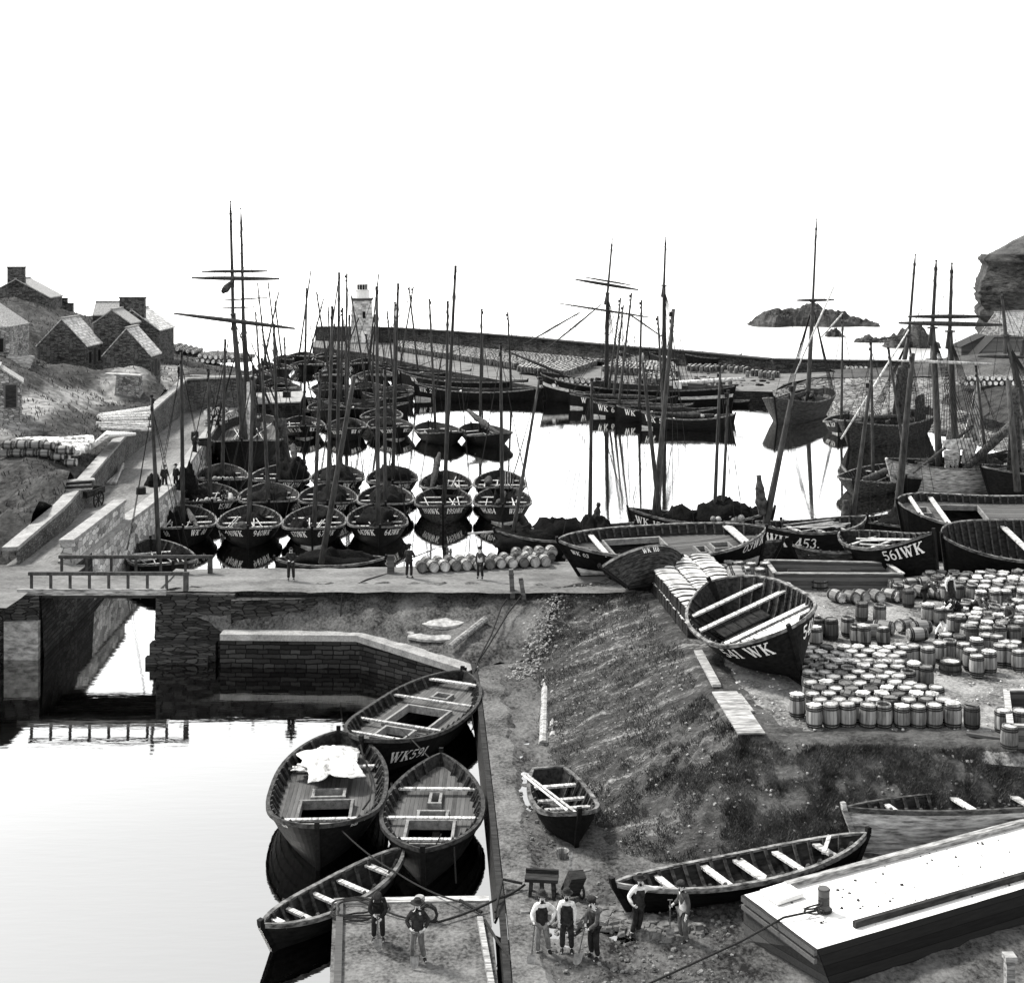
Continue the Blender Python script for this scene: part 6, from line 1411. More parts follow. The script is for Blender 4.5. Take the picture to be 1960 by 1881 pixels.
# ------------------------------------------------------------ posts, bollards, chains
def post(p,h,w,label,mat='timber',tilt=(0,0,0),rnd=False):
    mb=MB()
    if rnd: mb.lathe([(w/2,-.2),(w/2*1.02,h*.4),(w/2*.95,h-.05),(w/2*.8,h)],12)
    else: mb.box((0,0,h/2-.1),(w,w,h+.2),None,0,.92); mb.box((0,0,h*.8),(w+.03,w+.03,.06))
    o=mb.build('mooring_post',M[mat]); o.location=p; o.rotation_euler=tilt; return tag(o,label,'post')
post(P(748,1099,3.25),1.0,.36,'squat mooring post on the embankment left of the man with the pole'); post(P(856,1080,3.2),.9,.14,'left one of two thin stakes at the water edge behind the barrels',tilt=(0,.03,0)); post(P(862,1080,3.2),.85,.14,'right one of two thin stakes at the water edge behind the barrels',tilt=(0,.02,0))
post(P(981,1137,3.1),1.25,.24,'taller leaning post holding the mooring chain on the earth slope',tilt=(0,-.06,0)); post(P(1002,1140,3.1),.9,.22,'shorter leaning post holding the mooring chain on the earth slope',tilt=(0,-.16,0))
for (u,v) in ((270,948),(373,838)): post(PY(u,v,0)if False else P(u,v,2.7),.6,.7,'iron bollard on the quay road coping, '+('nearer the cart' if u<300 else 'nearer the tall schooner'),'dark',rnd=True)
post(P(549,760,2.0),.7,.9,'dark bollard block on the low jetty','dark'); post(P(1637-1000+1000,752,1.9) if False else P(1637,750,2),.1,.1,'x') if False else None
o=post(P(1638,739,2.2),.5,.5,'bollard at the corner of the far quay','timber',rnd=True)
def chain(pts,label,r=.03,mat='rope',cat='rope',name='mooring_rope',sag=0):
    mb=MB(); P_=[]
    for a,b_ in zip(pts,pts[1:]):
        a=Vector(a);b_=Vector(b_)
        for i in range(10): t=i/10; P_.append(a.lerp(b_,t)+Vector((0,0,-sag*4*t*(1-t))))
    P_.append(Vector(pts[-1])); mb.tube(P_,r,6,cap=True); return tag(mb.build(name,M[mat]),label,cat)
chain([P(981,1130,3.2),P(960,1165,2.6)+Vector((0,0,.1)),P(940,1220,2.0)+Vector((0,0,.1)),P(915,1266,1.35)+Vector((0,0,.05)),P(893,1330,.9)],'rusty mooring chain running from the leaning post down to the basin corner',.04,name='mooring_chain',cat='chain')
chain([P(1001,1136,3.2),P(972,1178,2.5)+Vector((0,0,.1)),P(935,1240,1.7)+Vector((0,0,.1)),P(912,1270,1.3)],'second mooring chain beside the one from the leaning post',.04,name='mooring_chain',cat='chain')
chain([P(748,1096,3.3),P(700,1112,3.25)+Vector((0,0,.06)),P(655,1135,3.15)+Vector((0,0,.06)),P(650,1200,1.7)],'chain trailing from the squat post down over the basin wall',.035,name='mooring_chain',cat='chain')
mb=MB()
chain([P(655,1590,1.3),P(760,1670,.9),P(880,1725,1.0)],'tarred rope from the left basin boat to the pontoon',.025,sag=.1); chain([P(768,1395,1.4),P(822,1450,1.25)],'short rope between the two upper basin boats',.025); chain([P(845,1595,1.2),P(815,1655,.5)],'rope hanging from the bow of the right basin boat to the rowing boat',.022); chain([P(869,1620,1.1),P(873,1690,.2)],'chain hanging plumb from the right basin boat into the water',.03,name='mooring_chain',cat='chain')
# ------------------------------------------------------------ pontoon, barge
o=thing('pontoon','worn planked pontoon in the foreground carrying two men and a coil of rope','pontoon',(0,0,0))
pc=[P(638,1722,.8),P(936,1717,.8),P(975,2080,.8),P(622,2080,.8)]
mb=MB(); mb.prism([(p.x,p.y) for p in pc],-.6,.72); mb.build('side',M['bargeside'],o)
n=24; mb=MB(); mb.grid([[pc[0].lerp(pc[1],i/n).lerp(pc[3].lerp(pc[2],i/n),j/n)+Vector((0,0,-.06+.012*fn(i*.9,j*.9))) for i in range(n+1)] for j in range(n+1)]); mb.build('deck',M['pontoon'],o)
mb=MB(); mb.beam(pc[0]+Vector((.22,-.15,0)),pc[3]+Vector((.22,0,0)),.2,.14); mb.build('coaming',M['timber'],o)
mb=MB(); a=P(915,1760,.8);b_=P(957,2000,.8); mb.beam(a+Vector((.05,0,.03)),b_+Vector((.05,0,.03)),.16,.16); mb.build('coaming',M['timberl'],o)
mb=MB(); mb.beam(pc[0]+Vector((0,.0,-.06)),pc[1]+Vector((0,.0,-.06)),.3,.1); mb.build('edge_timber',M['timberl'],o)
o=thing('bollard','round bollard with pale top on the far end of the pontoon','bollard',P(803,1755,.75)); mb=MB(); mb.lathe([(.2,0),(.2,.12),(.15,.14),(.15,.5)],14); mb.build('body',M['timberd'],o); mb=MB(); mb.lathe([(.16,.5),(.16,.58),(.13,.62)],14); mb.build('cap',M['timberl'],o)
mb=MB(); rc=P(683,1742,.78); L_=[]
for i in range(150):
    a=i/150*2*PI*4.3; r_=.75-.08*(i/150)*4+.07*math.sin(i*.7); L_.append(rc+Vector((r_*math.cos(a)*1.15+.15*math.sin(i*.13),r_*math.sin(a)*.95,.03+.02*(i/35))))
L_+= [rc+Vector((1.2,-.35,.04)),P(800,1762,.78),P(838,1762,.8)]
mb.tube(L_,.028,5); tag(mb.build('rope_coil',M['rope']),'dark rope coil loosely laid on the left of the pontoon','rope')
mb=MB(); rc=P(818,1750,.95); mb.tube([rc+Vector((.28*math.cos(a/10*2*PI),.05*math.sin(a*.9),.28*math.sin(a/10*2*PI))) for a in range(24)],.045,6); tag(mb.build('rope_coil',M['rope']),'thick rope coil hung against the pontoon bollard','rope')
chain([P(838,1764,.85),P(950,1720,1.0),P(1005,1692,1.05)],'mooring rope stretched from the pontoon bollard to the trestle on shore',.035,sag=.06)
chain([P(948,1745,.95),P(962,1682,1.2),P(1000,1690,1.1)],'short dark rope looping over the wharf edge to the trestle',.04)
chain([P(880,1722,.85),P(922,1745,.85)],'thick rope end lying across the right corner of the pontoon',.045)
chain([P(928,1760,.8),P(952,1800,.9),P(990,1850,.85),P(1020,1872,.85),P(1045,1900,.85)],'chain curving from the pontoon over the wharf edge at the bottom border',.045,name='mooring_chain',cat='chain')
# barge
zB=2.05
A_=P(1424.5,1709,zB); B_=P(1564.6,1813,zB); C_=P(1925,1577,zB)
ex=(C_-A_).normalized(); Lb=15.0; ey=B_-A_; 
yaw=yaw_b=math.atan2(ex.y,ex.x)
wB=ey.length
o=thing('barge','flat decked dark sided barge with white deck on the shore in the lower right corner','barge',(A_.x,A_.y,0),(0,0,yaw))
ly=lambda v:(Matrix.Rotation(-yaw,3,'Z')@(v-Vector((A_.x,A_.y,0))))
bl_=ly(B_); wy=bl_.y
mb=MB(); mb.add([(0,0,.72),(.55,wy,.72),(Lb,wy,.72),(Lb,0,.72),(0,0,zB-.05),(bl_.x,wy,zB-.05),(Lb,wy,zB-.05),(Lb,0,zB-.05)],[(1,2,6,5),(2,3,7,6),(3,0,4,7),(0,3,2,1)]); mb.build('hull',M['bargeside'],o)
mb=MB(); mb.add([(-.02,0,.72),(.53,wy,.72),(bl_.x-.02,wy,zB-.05),(-.02,0,zB-.05)],[(0,1,2,3)]); mb.build('end_planking',M['bargeend'],o)
mb=MB(); mb.beam((-.06,0,zB-.35),(bl_.x-.06,wy,zB-.35),.1,.12); mb.beam((-.06,.0,zB-.12),(bl_.x-.06,wy,zB-.12),.1,.16); mb.beam((bl_.x,wy-.04,zB-.75),(Lb,wy-.04,zB-.75),.06,.1) if False else None; mb.build('rubbing_strake',M['timber'],o)
n=30; rows=[[Vector((lerp(bl_.x*j/8,Lb,i/n),wy*j/8,zB-.04+.01*fn(i*.8,j*.7))) for i in range(n+1)] for j in range(9)]
mb=MB(); mb.grid(rows); mb.build('deck',M['litdeck'],o)
mb=MB(); mb.box((6.5,-.22,zB+.04),(10.4,.2,.16)); mb.build('edge_timber',M['timberl'],o)
mb=MB(); mb.box((8.1,wy+.42,zB+.05),(13.0,.12,.17)); mb.build('edge_timber',M['timberd'],o)
mb=MB(); mb.box((.9,-.55,zB+.05),(.95,.75,.12),(0,0,.06)); mb.build('hatch_cover',M['white'],o)
q=ly(P(1577,1740,zB)); o2=thing('bollard','short round timber bollard standing on the barge deck','bollard',P(1577,1742,zB)); mb=MB(); mb.lathe([(.22,0),(.21,.06),(.165,.09),(.16,.55),(.175,.6),(.15,.63)],14); mb.build('body',M['timber'],o2); mb=MB(); mb.lathe([(.225,0),(.23,.05),(.2,.07)],14); mb.build('base_ring',M['dark'],o2)
mb=MB(); rc=P(1560,1750,zB+.03); mb.tube([rc+Vector((.22*math.cos(i*.55)+.1*math.sin(i),.2*math.sin(i*.6),.03+.012*i)) for i in range(24)],.025,5); tag(mb.build('rope_coil',M['rope']),'knotted tail of rope at the foot of the barge bollard','rope')
chain([P(1562,1742,zB+.1),P(1500,1755,zB+.08),P(1420,1800,1.5),P(1250,1878,.9),P(1190,1905,.85)],'dark mooring rope running from the barge bollard down to the bottom border',.03)
log(Vector((8.4,32.6,.9)),Vector((9.6,34.2,1.05)),.18,'short baulk of timber poking from under the barge','baulks under the barge','timberl'); 
mb=MB(); mb.beam((9.9,31.8,.86),(10.6,33.6,1.2),.42,.1); tag(mb.build('plank',M['timberl']),'wide plank leaning against the underside of the barge','plank')
mb=MB(); mb.box((12.95,34.0,1.3),(.22,.22,1.5)); mb.box((12.95,34.0,2.0),(.3,.3,.12)); tag(mb.build('mooring_post',M['timberl']),'pale square post cut by the right border beside the barge','post')
GK='support blocks under the barge'
for i,(u,v) in enumerate([(1490,1832),(1445,1790)]):
    mb=MB()
    for k in range(3): mb.box((.1*k,0,.08+.13*k),(.6-.08*k,.4,.12),(0,0,.2*k))
    q_=mb.build('support_block',M['slab']); q_.location=P(u+20,v,.75)+Vector((.3,.3,0)); tag(q_,('nearer' if i==0 else 'farther')+' pile of flat stones propping the end of the barge','stones',GK)
# trough, boardwalk, bin
def openbox(name,label,cat,corners,z0,z1,th=.12,inner=None,mat='timber'):
    o=thing(name,label,cat,(0,0,0)); 
    for a,b_ in zip(corners,corners[1:]+corners[:1]):
        mb=MB(); a=Vector(a);b_=Vector(b_); mb.beam((a.x,a.y,(z0+z1)/2),(b_.x,b_.y,(z0+z1)/2),th,z1-z0); mb.build('side_board',M[mat],o)
        mb=MB(); mb.beam((a.x,a.y,z1+.035),(b_.x,b_.y,z1+.035),th+.1,.06); mb.build('top_rail',M['timberl'],o)
    mb=MB(); mb.add([(c[0],c[1],z0+.1) for c in corners],[tuple(range(4))]); mb.build('floor',M['timberd'],o); return o
cs=[P(1484,1098,4.15),P(1728,1099,4.15),P(1697,1078,4.15),P(1466,1073,4.15)]
o=openbox('trough','long wooden gutting trough in front of the boat lettered 561WK','trough',[(c.x,c.y) for c in cs],3.36,4.15)
mb=MB(); c=(cs[0]+cs[2])/2; mb.box((c.x-.6,c.y+.2,3.8),(3.2,.08,.5)); mb.build('divider',M['timber'],o)
cs=[P(1934,1390,4.1),P(2030,1390,4.1),P(2010,1322,4.1),P(1926,1322,4.1)]
openbox('bin','open wooden bin cut by the right border near the bank edge','bin',[(c.x,c.y) for c in cs],3.36,4.1)
o=thing('boardwalk','short sloping gangway of pale cross boards on the crest of the bank','gangway',(0,0,0)); a=P(1388,1326,3.5);b_=P(1437,1401,3.52)
d=(b_-a); 
for i in range(17):
    mb=MB(); p=a.lerp(b_,i/16); s=Vector((-d.y,d.x,0)).normalized(); mb.beam(p-s*.48,p+s*.48,.27,.05,0); mb.build('board',M['timberl'],o)
mb=MB(); mb.beam(a+Vector((-.35,0,-.06)),b_+Vector((-.35,0,-.06)),.1,.1); mb.beam(a+Vector((.35,0,-.06)),b_+Vector((.35,0,-.06)),.1,.1); mb.build('bearer',M['timberd'],o)
mb=MB(); mb.beam(P(1336,1245,3.55),P(1372,1312,3.55),.34,.1); tag(mb.build('plank',M['timberl']),'pale plank lying along the bank crest under the heeled boat','plank')
mb=MB(); mb.beam(P(1414,1328,3.46),P(1440,1362,3.46),.16,.06); tag(mb.build('plank',M['timberl']),'narrow board lying beside the gangway','plank')
mb=MB(); mb.beam(P(1850,1404,3.46),P(1960,1420,3.46),.14,.1); tag(mb.build('plank',M['timber']),'long thin timber lying at the bank edge left of the barrel pair','plank')
# carts
def cart(loc,yaw,label,s=1.0,mat='timberd'):
    o=thing('cart',label,'cart',loc,(0,0,yaw)); o.scale=(s,s,s)
    mb=MB(); mb.box((0,0,.95),(1.3,2.2,.1)); 
    for x in (-.62,.62): mb.box((x,0,1.15),(.06,2.2,.36))
    for y in (-1.07,1.07): mb.box((0,y,1.15),(1.18,.06,.36))
    mb.build('body',M[mat],o)
    for x in (-.82,.82):
        mb=MB(); mb.tube([(x,.6*math.cos(a/20*2*PI),.62+.6*math.sin(a/20*2*PI)) for a in range(21)],.05,5); w=mb.build('wheel',M['dark'],o)
        mb=MB()
        for k in range(8): mb.beam((x,0,.62),(x,.6*math.cos(k*PI/4),.62+.6*math.sin(k*PI/4)),.05,.05)
        mb.build('spoke',M['dark'],w)
    for x in (-.45,.45):
        mb=MB(); mb.beam((x,1.0,.95),(x,3.0,1.1),.08,.08); mb.build('shaft',M[mat],o)
cart(P(168,972,2.75),2.9,'two wheeled cart standing on the quay road by the retaining wall'); cart(P(1560,706,2.6),1.2,'empty two wheeled cart on the far quay near the row of lying barrels',1.0,'timber'); cart(P(392,868,2.4),.3,'cart of barrel ends beside the tall schooner on the quay',.9)
# trestle on shore
def trestle(loc,yaw,label,big=True):
    o=thing('trestle',label,'trestle',loc,(0,0,yaw)); mb=MB(); mb.box((0,0,.62),(1.0,.5,.1)); mb.box((0,.2,.72),(1.0,.08,.12)); mb.build('top',M['timberd'],o)
    for x in (-.35,.0,.38):
        for y in (-.18,.2): mb=MB(); mb.beam((x,y,0),(x*.9,y*.9,.6),.1,.1); mb.build('leg',M['timberd'],o)
trestle(P(1037,1718,.8),-.1,'dark timber winch trestle on shore that the mooring ropes lead to')
o=thing('wheelbarrow','upturned wheelbarrow with a pale board standing on the rubble behind the workmen','wheelbarrow',P(1098,1722,.8),(0,0,.4)); mb=MB(); mb.box((0,0,.5),(.5,.3,.8),(.5,.1,0)); mb.build('tray',M['timberd'],o); mb=MB(); mb.beam((-.1,0,.6),(.05,.3,1.35),.1,.05); mb.beam((.2,0,.8),(.6,.1,.75),.08,.05); mb.build('handle',M['timberl'],o); mb=MB(); mb.tube([(.25+.0*a,.2*math.cos(a/12*2*PI),.22+.2*math.sin(a/12*2*PI)) for a in range(13)],.04,5); mb.build('wheel',M['dark'],o)
o=tub(P(1088,1640,.8)+Vector((-.75,.2,0)),'small tub beside the stem of the little rowing boat') if False else None
mb=MB(); mb.lathe([(.16,0),(.22,.2),(.23,.22),(.19,.2),(.15,.03)],12,cap=True); o=mb.build('bucket',M['stave']); o.location=P(1076,1640,.8); tag(o,'pale bucket standing by the stem of the little rowing boat','bucket')
# canvas on deck of the left basin boat
def crumple(name,label,c,size,mat,seed,rot=0,amp=.5):
    mb=MB(); n=26; rows=[]
    for i in range(n+1):
        row=[]
        for j in range(n+1):
            u=i/n*2-1;v=j/n*2-1; r_=1+.35*fn(math.atan2(v,u)*1.3,seed)
            row.append((u*size[0]*r_,v*size[1]*r_,size[2]*max(0,(1-.5*u*u-.5*v*v))*(.45+amp*abs(fn(u*2+seed,v*2.2,seed,3))+amp*.5*fn(u*6,v*6,seed))))
        rows.append(row)
    mb.grid(rows); o=mb.build(name,M[mat],smooth=True); o.location=c; o.rotation_euler=(0,0,rot); o.modifiers.new('t','SOLIDIFY').thickness=.02; return tag(o,label,'canvas')
crumple('canvas_sheet','white canvas sheet bunched on the deck of the left basin boat',P(632,1462,1.15),(1.05,1.5,.4),'canvas',5,.3); crumple('canvas_sheet','fold of pale canvas trailing left on the deck of the left basin boat',P(600,1472,1.05),(.7,.45,.25),'canvas',8,-.4)
mb=MB(); q=[P(690,1425,1.4),P(696,1452,1.15),P(705,1470,.95),P(712,1500,.9),P(708,1530,.9),P(690,1555,.85)]; mb.tube([q[min(int(i/4),4)].lerp(q[min(int(i/4)+1,5)],(i%4)/4) for i in range(21)],.035,5); tag(mb.build('rope',M['rope']),'dark rope curving over the deck of the left basin boat','rope')
# ------------------------------------------------------------ people
def skinmesh(name,verts,edges,rad,mat,parent,sub=1,root=0):
    me=bpy.data.meshes.new(name); me.from_pydata([tuple(v) for v in verts],edges,[]); ob=bpy.data.objects.new(name,me); C.objects.link(ob)
    ob.modifiers.new('s','SKIN'); sv=me.skin_vertices[0].data
    for i,r in enumerate(rad):
        r=r if hasattr(r,'__len__') else (r,r); sv[i].radius=r; sv[i].use_root=(i==root)
    if sub: m=ob.modifiers.new('u','SUBSURF'); m.levels=sub; m.render_levels=sub
    dg=bpy.context.evaluated_depsgraph_get(); nm=bpy.data.meshes.new_from_object(ob.evaluated_get(dg)); nm.name=name
    ob.modifiers.clear(); ob.data=nm; bpy.data.meshes.remove(me)
    nm.materials.clear(); nm.materials.append(M[mat]); nm.polygons.foreach_set('use_smooth',[True]*len(nm.polygons)); ob.parent=parent
    return ob
BASE=dict(pel=(0,0,.92),sp=(0,0,1.10),ch=(0,.0,1.30),nk=(0,-.01,1.44),hd=(0,-.03,1.53),ht=(0,-.03,1.66),
 sR=(-.17,0,1.37),eR=(-.24,.03,1.10),wR=(-.25,-.06,.86),hR=(-.25,-.10,.78),sL=(.17,0,1.37),eL=(.24,.03,1.10),wL=(.25,-.06,.86),hL=(.25,-.10,.78),
 pR=(-.09,0,.86),kR=(-.12,-.03,.47),aR=(-.13,.03,.09),tR=(-.15,-.15,.04),pL=(.09,0,.86),kL=(.12,-.03,.47),aL=(.13,.03,.09),tL=(.15,-.15,.04))
def person(label,loc,yaw,pose={},top='shirt',vest='cloth',legs='trouser',hat='cap',beard=True,s=1.0,fingers=True,skirt=None):
    J={k:Vector(v) for k,v in BASE.items()}; J.update({k:Vector(v) for k,v in pose.items()})
    o=thing('person',label,'person',loc,(0,0,yaw)); o.scale=(s,s,s)
    names=['pel','sp','ch','nk','hd','ht','sR','eR','wR','hR','sL','eL','wL','hL','pR','kR','aR','tR','pL','kL','aL','tL']; ix={n:i for i,n in enumerate(names)}
    E=[('pel','sp'),('sp','ch'),('ch','nk'),('nk','hd'),('hd','ht'),('ch','sR'),('sR','eR'),('eR','wR'),('wR','hR'),('ch','sL'),('sL','eL'),('eL','wL'),('wL','hL'),('pel','pR'),('pR','kR'),('kR','aR'),('aR','tR'),('pel','pL'),('pL','kL'),('kL','aL'),('aL','tL')]
    rad=dict(pel=(.13,.11),sp=(.125,.10),ch=(.145,.11),nk=.055,hd=(.078,.092),ht=(.07,.085),sR=.065,eR=.045,wR=.033,hR=(.04,.022),sL=.065,eL=.045,wL=.033,hL=(.04,.022),pR=.085,kR=.06,aR=.042,tR=.038,pL=.085,kL=.06,aL=.042,tL=.038)
    body=skinmesh('body',[J[n] for n in names],[(ix[a],ix[b]) for a,b in E],[rad[n] for n in names],'skin',o)
    bm=bmesh.new(); bm.from_mesh(body.data)
    # nose, ears and five fingers a hand
    up_=(J['ht']-J['hd']).normalized(); fw=Vector((0,-1,0)); fw=(fw-up_*fw.dot(up_)).normalized(); rt=fw.cross(up_); hc=(J['hd']+J['ht'])/2
    def blob(c,r,sc=(1,1,1)):
        q=bmesh.ops.create_icosphere(bm,subdivisions=1,radius=r)
        for v in q['verts']: v.co=Vector((v.co.x*sc[0],v.co.y*sc[1],v.co.z*sc[2]))+c
    blob(hc+fw*.098-up_*.015,.017,(.8,1.1,1.3))
    for sg in(-1,1): blob(hc+rt*.083*sg,.022,(.5,1,1.3))
    if fingers:
        for sd in 'RL':
            h=J['h'+sd]; d=(h-J['w'+sd]).normalized(); side=d.cross(Vector((0,1,0))); side=(side if side.length>.1 else Vector((1,0,0))).normalized(); nn=side.cross(d)
            for k in range(4):
                a=h+side*(.027-.018*k); l=(.07,.08,.075,.06)[k]
                prev=a
                for q_ in range(3):
                    nx=prev+d*(l/3)*math.cos(.45*q_)+nn*(l/3)*math.sin(.45*q_)
                    bmesh.ops.create_cone(bm,cap_ends=True,segments=5,radius1=.010,radius2=.009,depth=(nx-prev).length*1.1,matrix=Matrix.Translation((prev+nx)/2)@(nx-prev).to_track_quat('Z','Y').to_matrix().to_4x4()); prev=nx
            a=J['w'+sd].lerp(h,.5); nx=a+side*.05+d*.03; bmesh.ops.create_cone(bm,cap_ends=True,segments=5,radius1=.012,radius2=.009,depth=.06,matrix=Matrix.Translation((a+side*.02+nx)/2)@(nx-a).to_track_quat('Z','Y').to_matrix().to_4x4())
    bm.to_mesh(body.data); bm.free()
    def cover(name,ns,es,radii,mat):
        i={n:k for k,n in enumerate(ns)}; return skinmesh(name,[J[n] for n in ns],[(i[a],i[b]) for a,b in es],radii,mat,o)
    J['cR']=J['wR'].lerp(J['eR'],.12); J['cL']=J['wL'].lerp(J['eL'],.12)
    cover('shirt',['pel','sp','ch','nk','sR','eR','cR','sL','eL','cL'],[('pel','sp'),('sp','ch'),('ch','nk'),('ch','sR'),('sR','eR'),('eR','cR'),('ch','sL'),('sL','eL'),('eL','cL')],[(.13,.105),(.125,.10),(.14,.11),.06,.085,.066,.05,.085,.066,.05],top)
    if vest:
        ax_=(J['nk']-J['pel']).normalized(); bx_=Vector((1,0,0)); by_=ax_.cross(bx_).normalized(); rows_v=[]
        sp_=[J['pel']-ax_*.05,J['pel'].lerp(J['sp'],.4),J['sp'],J['sp'].lerp(J['ch'],.5),J['ch'],J['ch'].lerp(J['nk'],.35)]
        for c_,(ra,rb_) in zip(sp_,((.178,.142),(.172,.138),(.17,.135),(.18,.142),(.182,.142),(.15,.115))):
            rows_v.append([c_+bx_*(ra*math.cos(k*2*PI/16))+by_*(rb_*math.sin(k*2*PI/16)) for k in range(16)])
        mb=MB(); mb.grid(rows_v,close=True); mb.build('waistcoat',M[vest],o,smooth=True)
    J['bR']=J['aR']+Vector((0,0,.03)); J['bL']=J['aL']+Vector((0,0,.03))
    if skirt:
        mb=MB(); c=J['pel']; mb.lathe([(.15,c.z+.08),(.2,c.z-.1),(.28,.45),(.36,.06)],14,(c.x,c.y,0)); mb.build('skirt',M[skirt],o,smooth=True)
    else: cover('trousers',['pel','pR','kR','bR','pL','kL','bL'],[('pel','pR'),('pR','kR'),('kR','bR'),('pel','pL'),('pL','kL'),('kL','bL')],[(.15,.13),.108,.088,.078,.108,.088,.078],legs)
    for sd in 'RL': cover('boot',['a'+sd,'t'+sd],[('a'+sd,'t'+sd)],[.066,(.05,.04)],'dark')
    rotm=Matrix((rt,-fw,up_)).transposed()
    mb=MB(); hp=J['ht']+up_*.035
    if hat=='cap': prof=[(.112,-.03),(.125,.0),(.13,.03),(.10,.065),(.02,.075)]; brim=.13
    elif hat=='bowler': prof=[(.175,-.02),(.18,-.005),(.11,.005),(.108,.07),(.08,.115),(.01,.125)]; brim=0
    elif hat=='brim': prof=[(.2,-.02),(.2,-.005),(.105,.005),(.095,.09),(.05,.1),(.06,.09)]; brim=0
    else: prof=None
    if prof:
        mb.lathe(prof,14)
        if brim: mb.box((0,-.12,-.02),(.15,.1,.015))
        mb.v=[tuple(hp+rotm@Vector(v)) for v in mb.v]; mb.build('hat',M['cloth'],o)
    else:
        mb.ball((0,.012,-.02),.098,10,7,sc=(.92,1,.8)); mb.v=[tuple(J['ht']+rotm@Vector(v)) for v in mb.v]; mb.build('hair',M['hair'],o,smooth=True)
    mb=MB()
    mb.ball((0,.03,.0),.086,9,6,sc=(1.02,.9,1.1))
    if beard: mb.ball((0,-.062,-.075),.05,8,5,sc=(1.1,.8,1.2))
    mb.v=[tuple(hc+rotm@Vector(v)) for v in mb.v]; mb.build('hair',M['hair'],o,smooth=True)
    mb=MB()
    for sg in(-1,1): mb.ball(tuple(Vector((sg*.03,-.088,.012))),.011,6,4)
    mb.box((0,-.092,-.052),(.04,.012,.008)); mb.v=[tuple(hc+rotm@Vector(v)) for v in mb.v]; mb.build('face_features',M['hair'],o)
    o['_J']=0; del o['_J']
    Mw=Matrix.Translation(Vector(loc))@Euler((0,0,yaw)).to_matrix().to_4x4()@Matrix.Scale(s,4)
    return o,(lambda p: Mw@Vector(p)),J
def shovel(grip,blade,label,dh=None):
    o=thing('shovel',label,'shovel',(0,0,0)); g_=Vector(grip);b_=Vector(blade); d=(b_-g_).normalized(); e=b_-d*.3
    mb=MB(); mb.tube([g_,g_.lerp(e,.5),e],[.019,.019,.021],7); sd=Vector((1,0,0)); mb.tube([g_-sd*.07,g_+sd*.07],.018,6); mb.build('handle',M['timber'],o)
    mb=MB(); x=sd; n=d.cross(x).normalized(); rows=[]
    for i in range(6):
        t=i/5; w=.12*math.sqrt(max(0,1-(max(0,t-.45)/.56)**2)); rows.append([e+d*.32*t+x*(w*k/3)+n*(.02*(k/3)**2) for k in range(-3,4)])
    mb.grid(rows); q=mb.build('blade',M['steel'],o); q.modifiers.new('t','SOLIDIFY').thickness=.006
zs=.8
# on the pontoon
p1=P(724,1800,.76)
o,T,J=person('workman in dark clothes bending over a shovel beside the rope coil on the pontoon',p1,.05,dict(sp=(0,-.06,1.08),ch=(0,-.18,1.24),nk=(0,-.27,1.36),hd=(0,-.34,1.41),ht=(0,-.42,1.50),sR=(-.17,-.2,1.30),sL=(.17,-.2,1.30),eR=(-.25,-.30,1.06),wR=(-.08,-.42,.95),hR=(-.02,-.44,.92),eL=(.25,-.30,1.05),wL=(.08,-.43,.82),hL=(.02,-.45,.79)),top='cloth',vest='cloth',legs='cloth',hat='cap',s=.97)
shovel(T((0,-.46,1.0)),T((.02,-.52,0.02)),'shovel held upright by the man bending on the pontoon')
p2=P(799,1838,.76)
o,T,J=person('workman in dark jacket and brimmed hat, arms akimbo over a shovel, foremost on the pontoon',p2,.0,dict(eR=(-.32,.03,1.13),wR=(-.17,-.16,.97),hR=(-.11,-.2,.93),eL=(.33,.03,1.13),wL=(.2,-.12,.95),hL=(.13,-.16,.92),aR=(-.15,0,.09),kR=(-.13,-.05,.47),aL=(.19,.0,.09),tL=(.25,-.14,.04)),top='cloth',vest='cloth',legs='trouser',hat='brim',s=.97)
shovel(T((-.04,-.24,.93)),T((-.06,-.42,.02)),'shovel standing before the man with the brimmed hat on the pontoon')
# three men with shovels on shore
pa=P(1037,1826,zs)
o,T,J=person('bearded workman with white sleeves and one hand on hip, left of the three on shore',pa,.15,dict(eR=(-.29,-.02,1.12),wR=(-.25,-.2,.98),hR=(-.24,-.25,.93),eL=(.40,.06,1.16),wL=(.26,-.12,.98),hL=(.19,-.15,.94),aR=(-.12,-.02,.09),aL=(.2,.05,.09),tL=(.26,-.08,.04),kL=(.15,-.03,.47)),hat='bowler')
shovel(T((-.25,-.28,.98)),T((-.42,-.62,.03)),'long shovel slanting left from the hand of the man with one hand on his hip')
pb=P(1085,1822,zs)
o,T,J=person('workman in white shirt, waistcoat and dark trousers, middle of the three on shore',pb,-.1,dict(eL=(.24,.0,1.10),wL=(.22,-.1,.87),eR=(-.25,.0,1.1),wR=(-.2,-.2,.94),hR=(-.2,-.27,.9)),legs='cloth',hat='bowler',s=1.0)
pc_=P(1137,1834,zs)
o,T,J=person('workman turned sideways with both hands on a short shovel, right of the three on shore',pc_,-.9,dict(eR=(-.22,-.1,1.12),wR=(-.05,-.28,1.0),hR=(0,-.32,.97),eL=(.22,-.1,1.1),wL=(.06,-.3,.93),hL=(.0,-.34,.9),hd=(0,-.05,1.53),ht=(0,-.07,1.655)),top='greycloth',vest='cloth',legs='cloth',hat='cap',s=.98)
shovel(T((0,-.35,1.0)),T((-.05,-.62,.03)),'short shovel held in both hands by the man turned sideways on shore')
pd=P(1222,1790,zs)
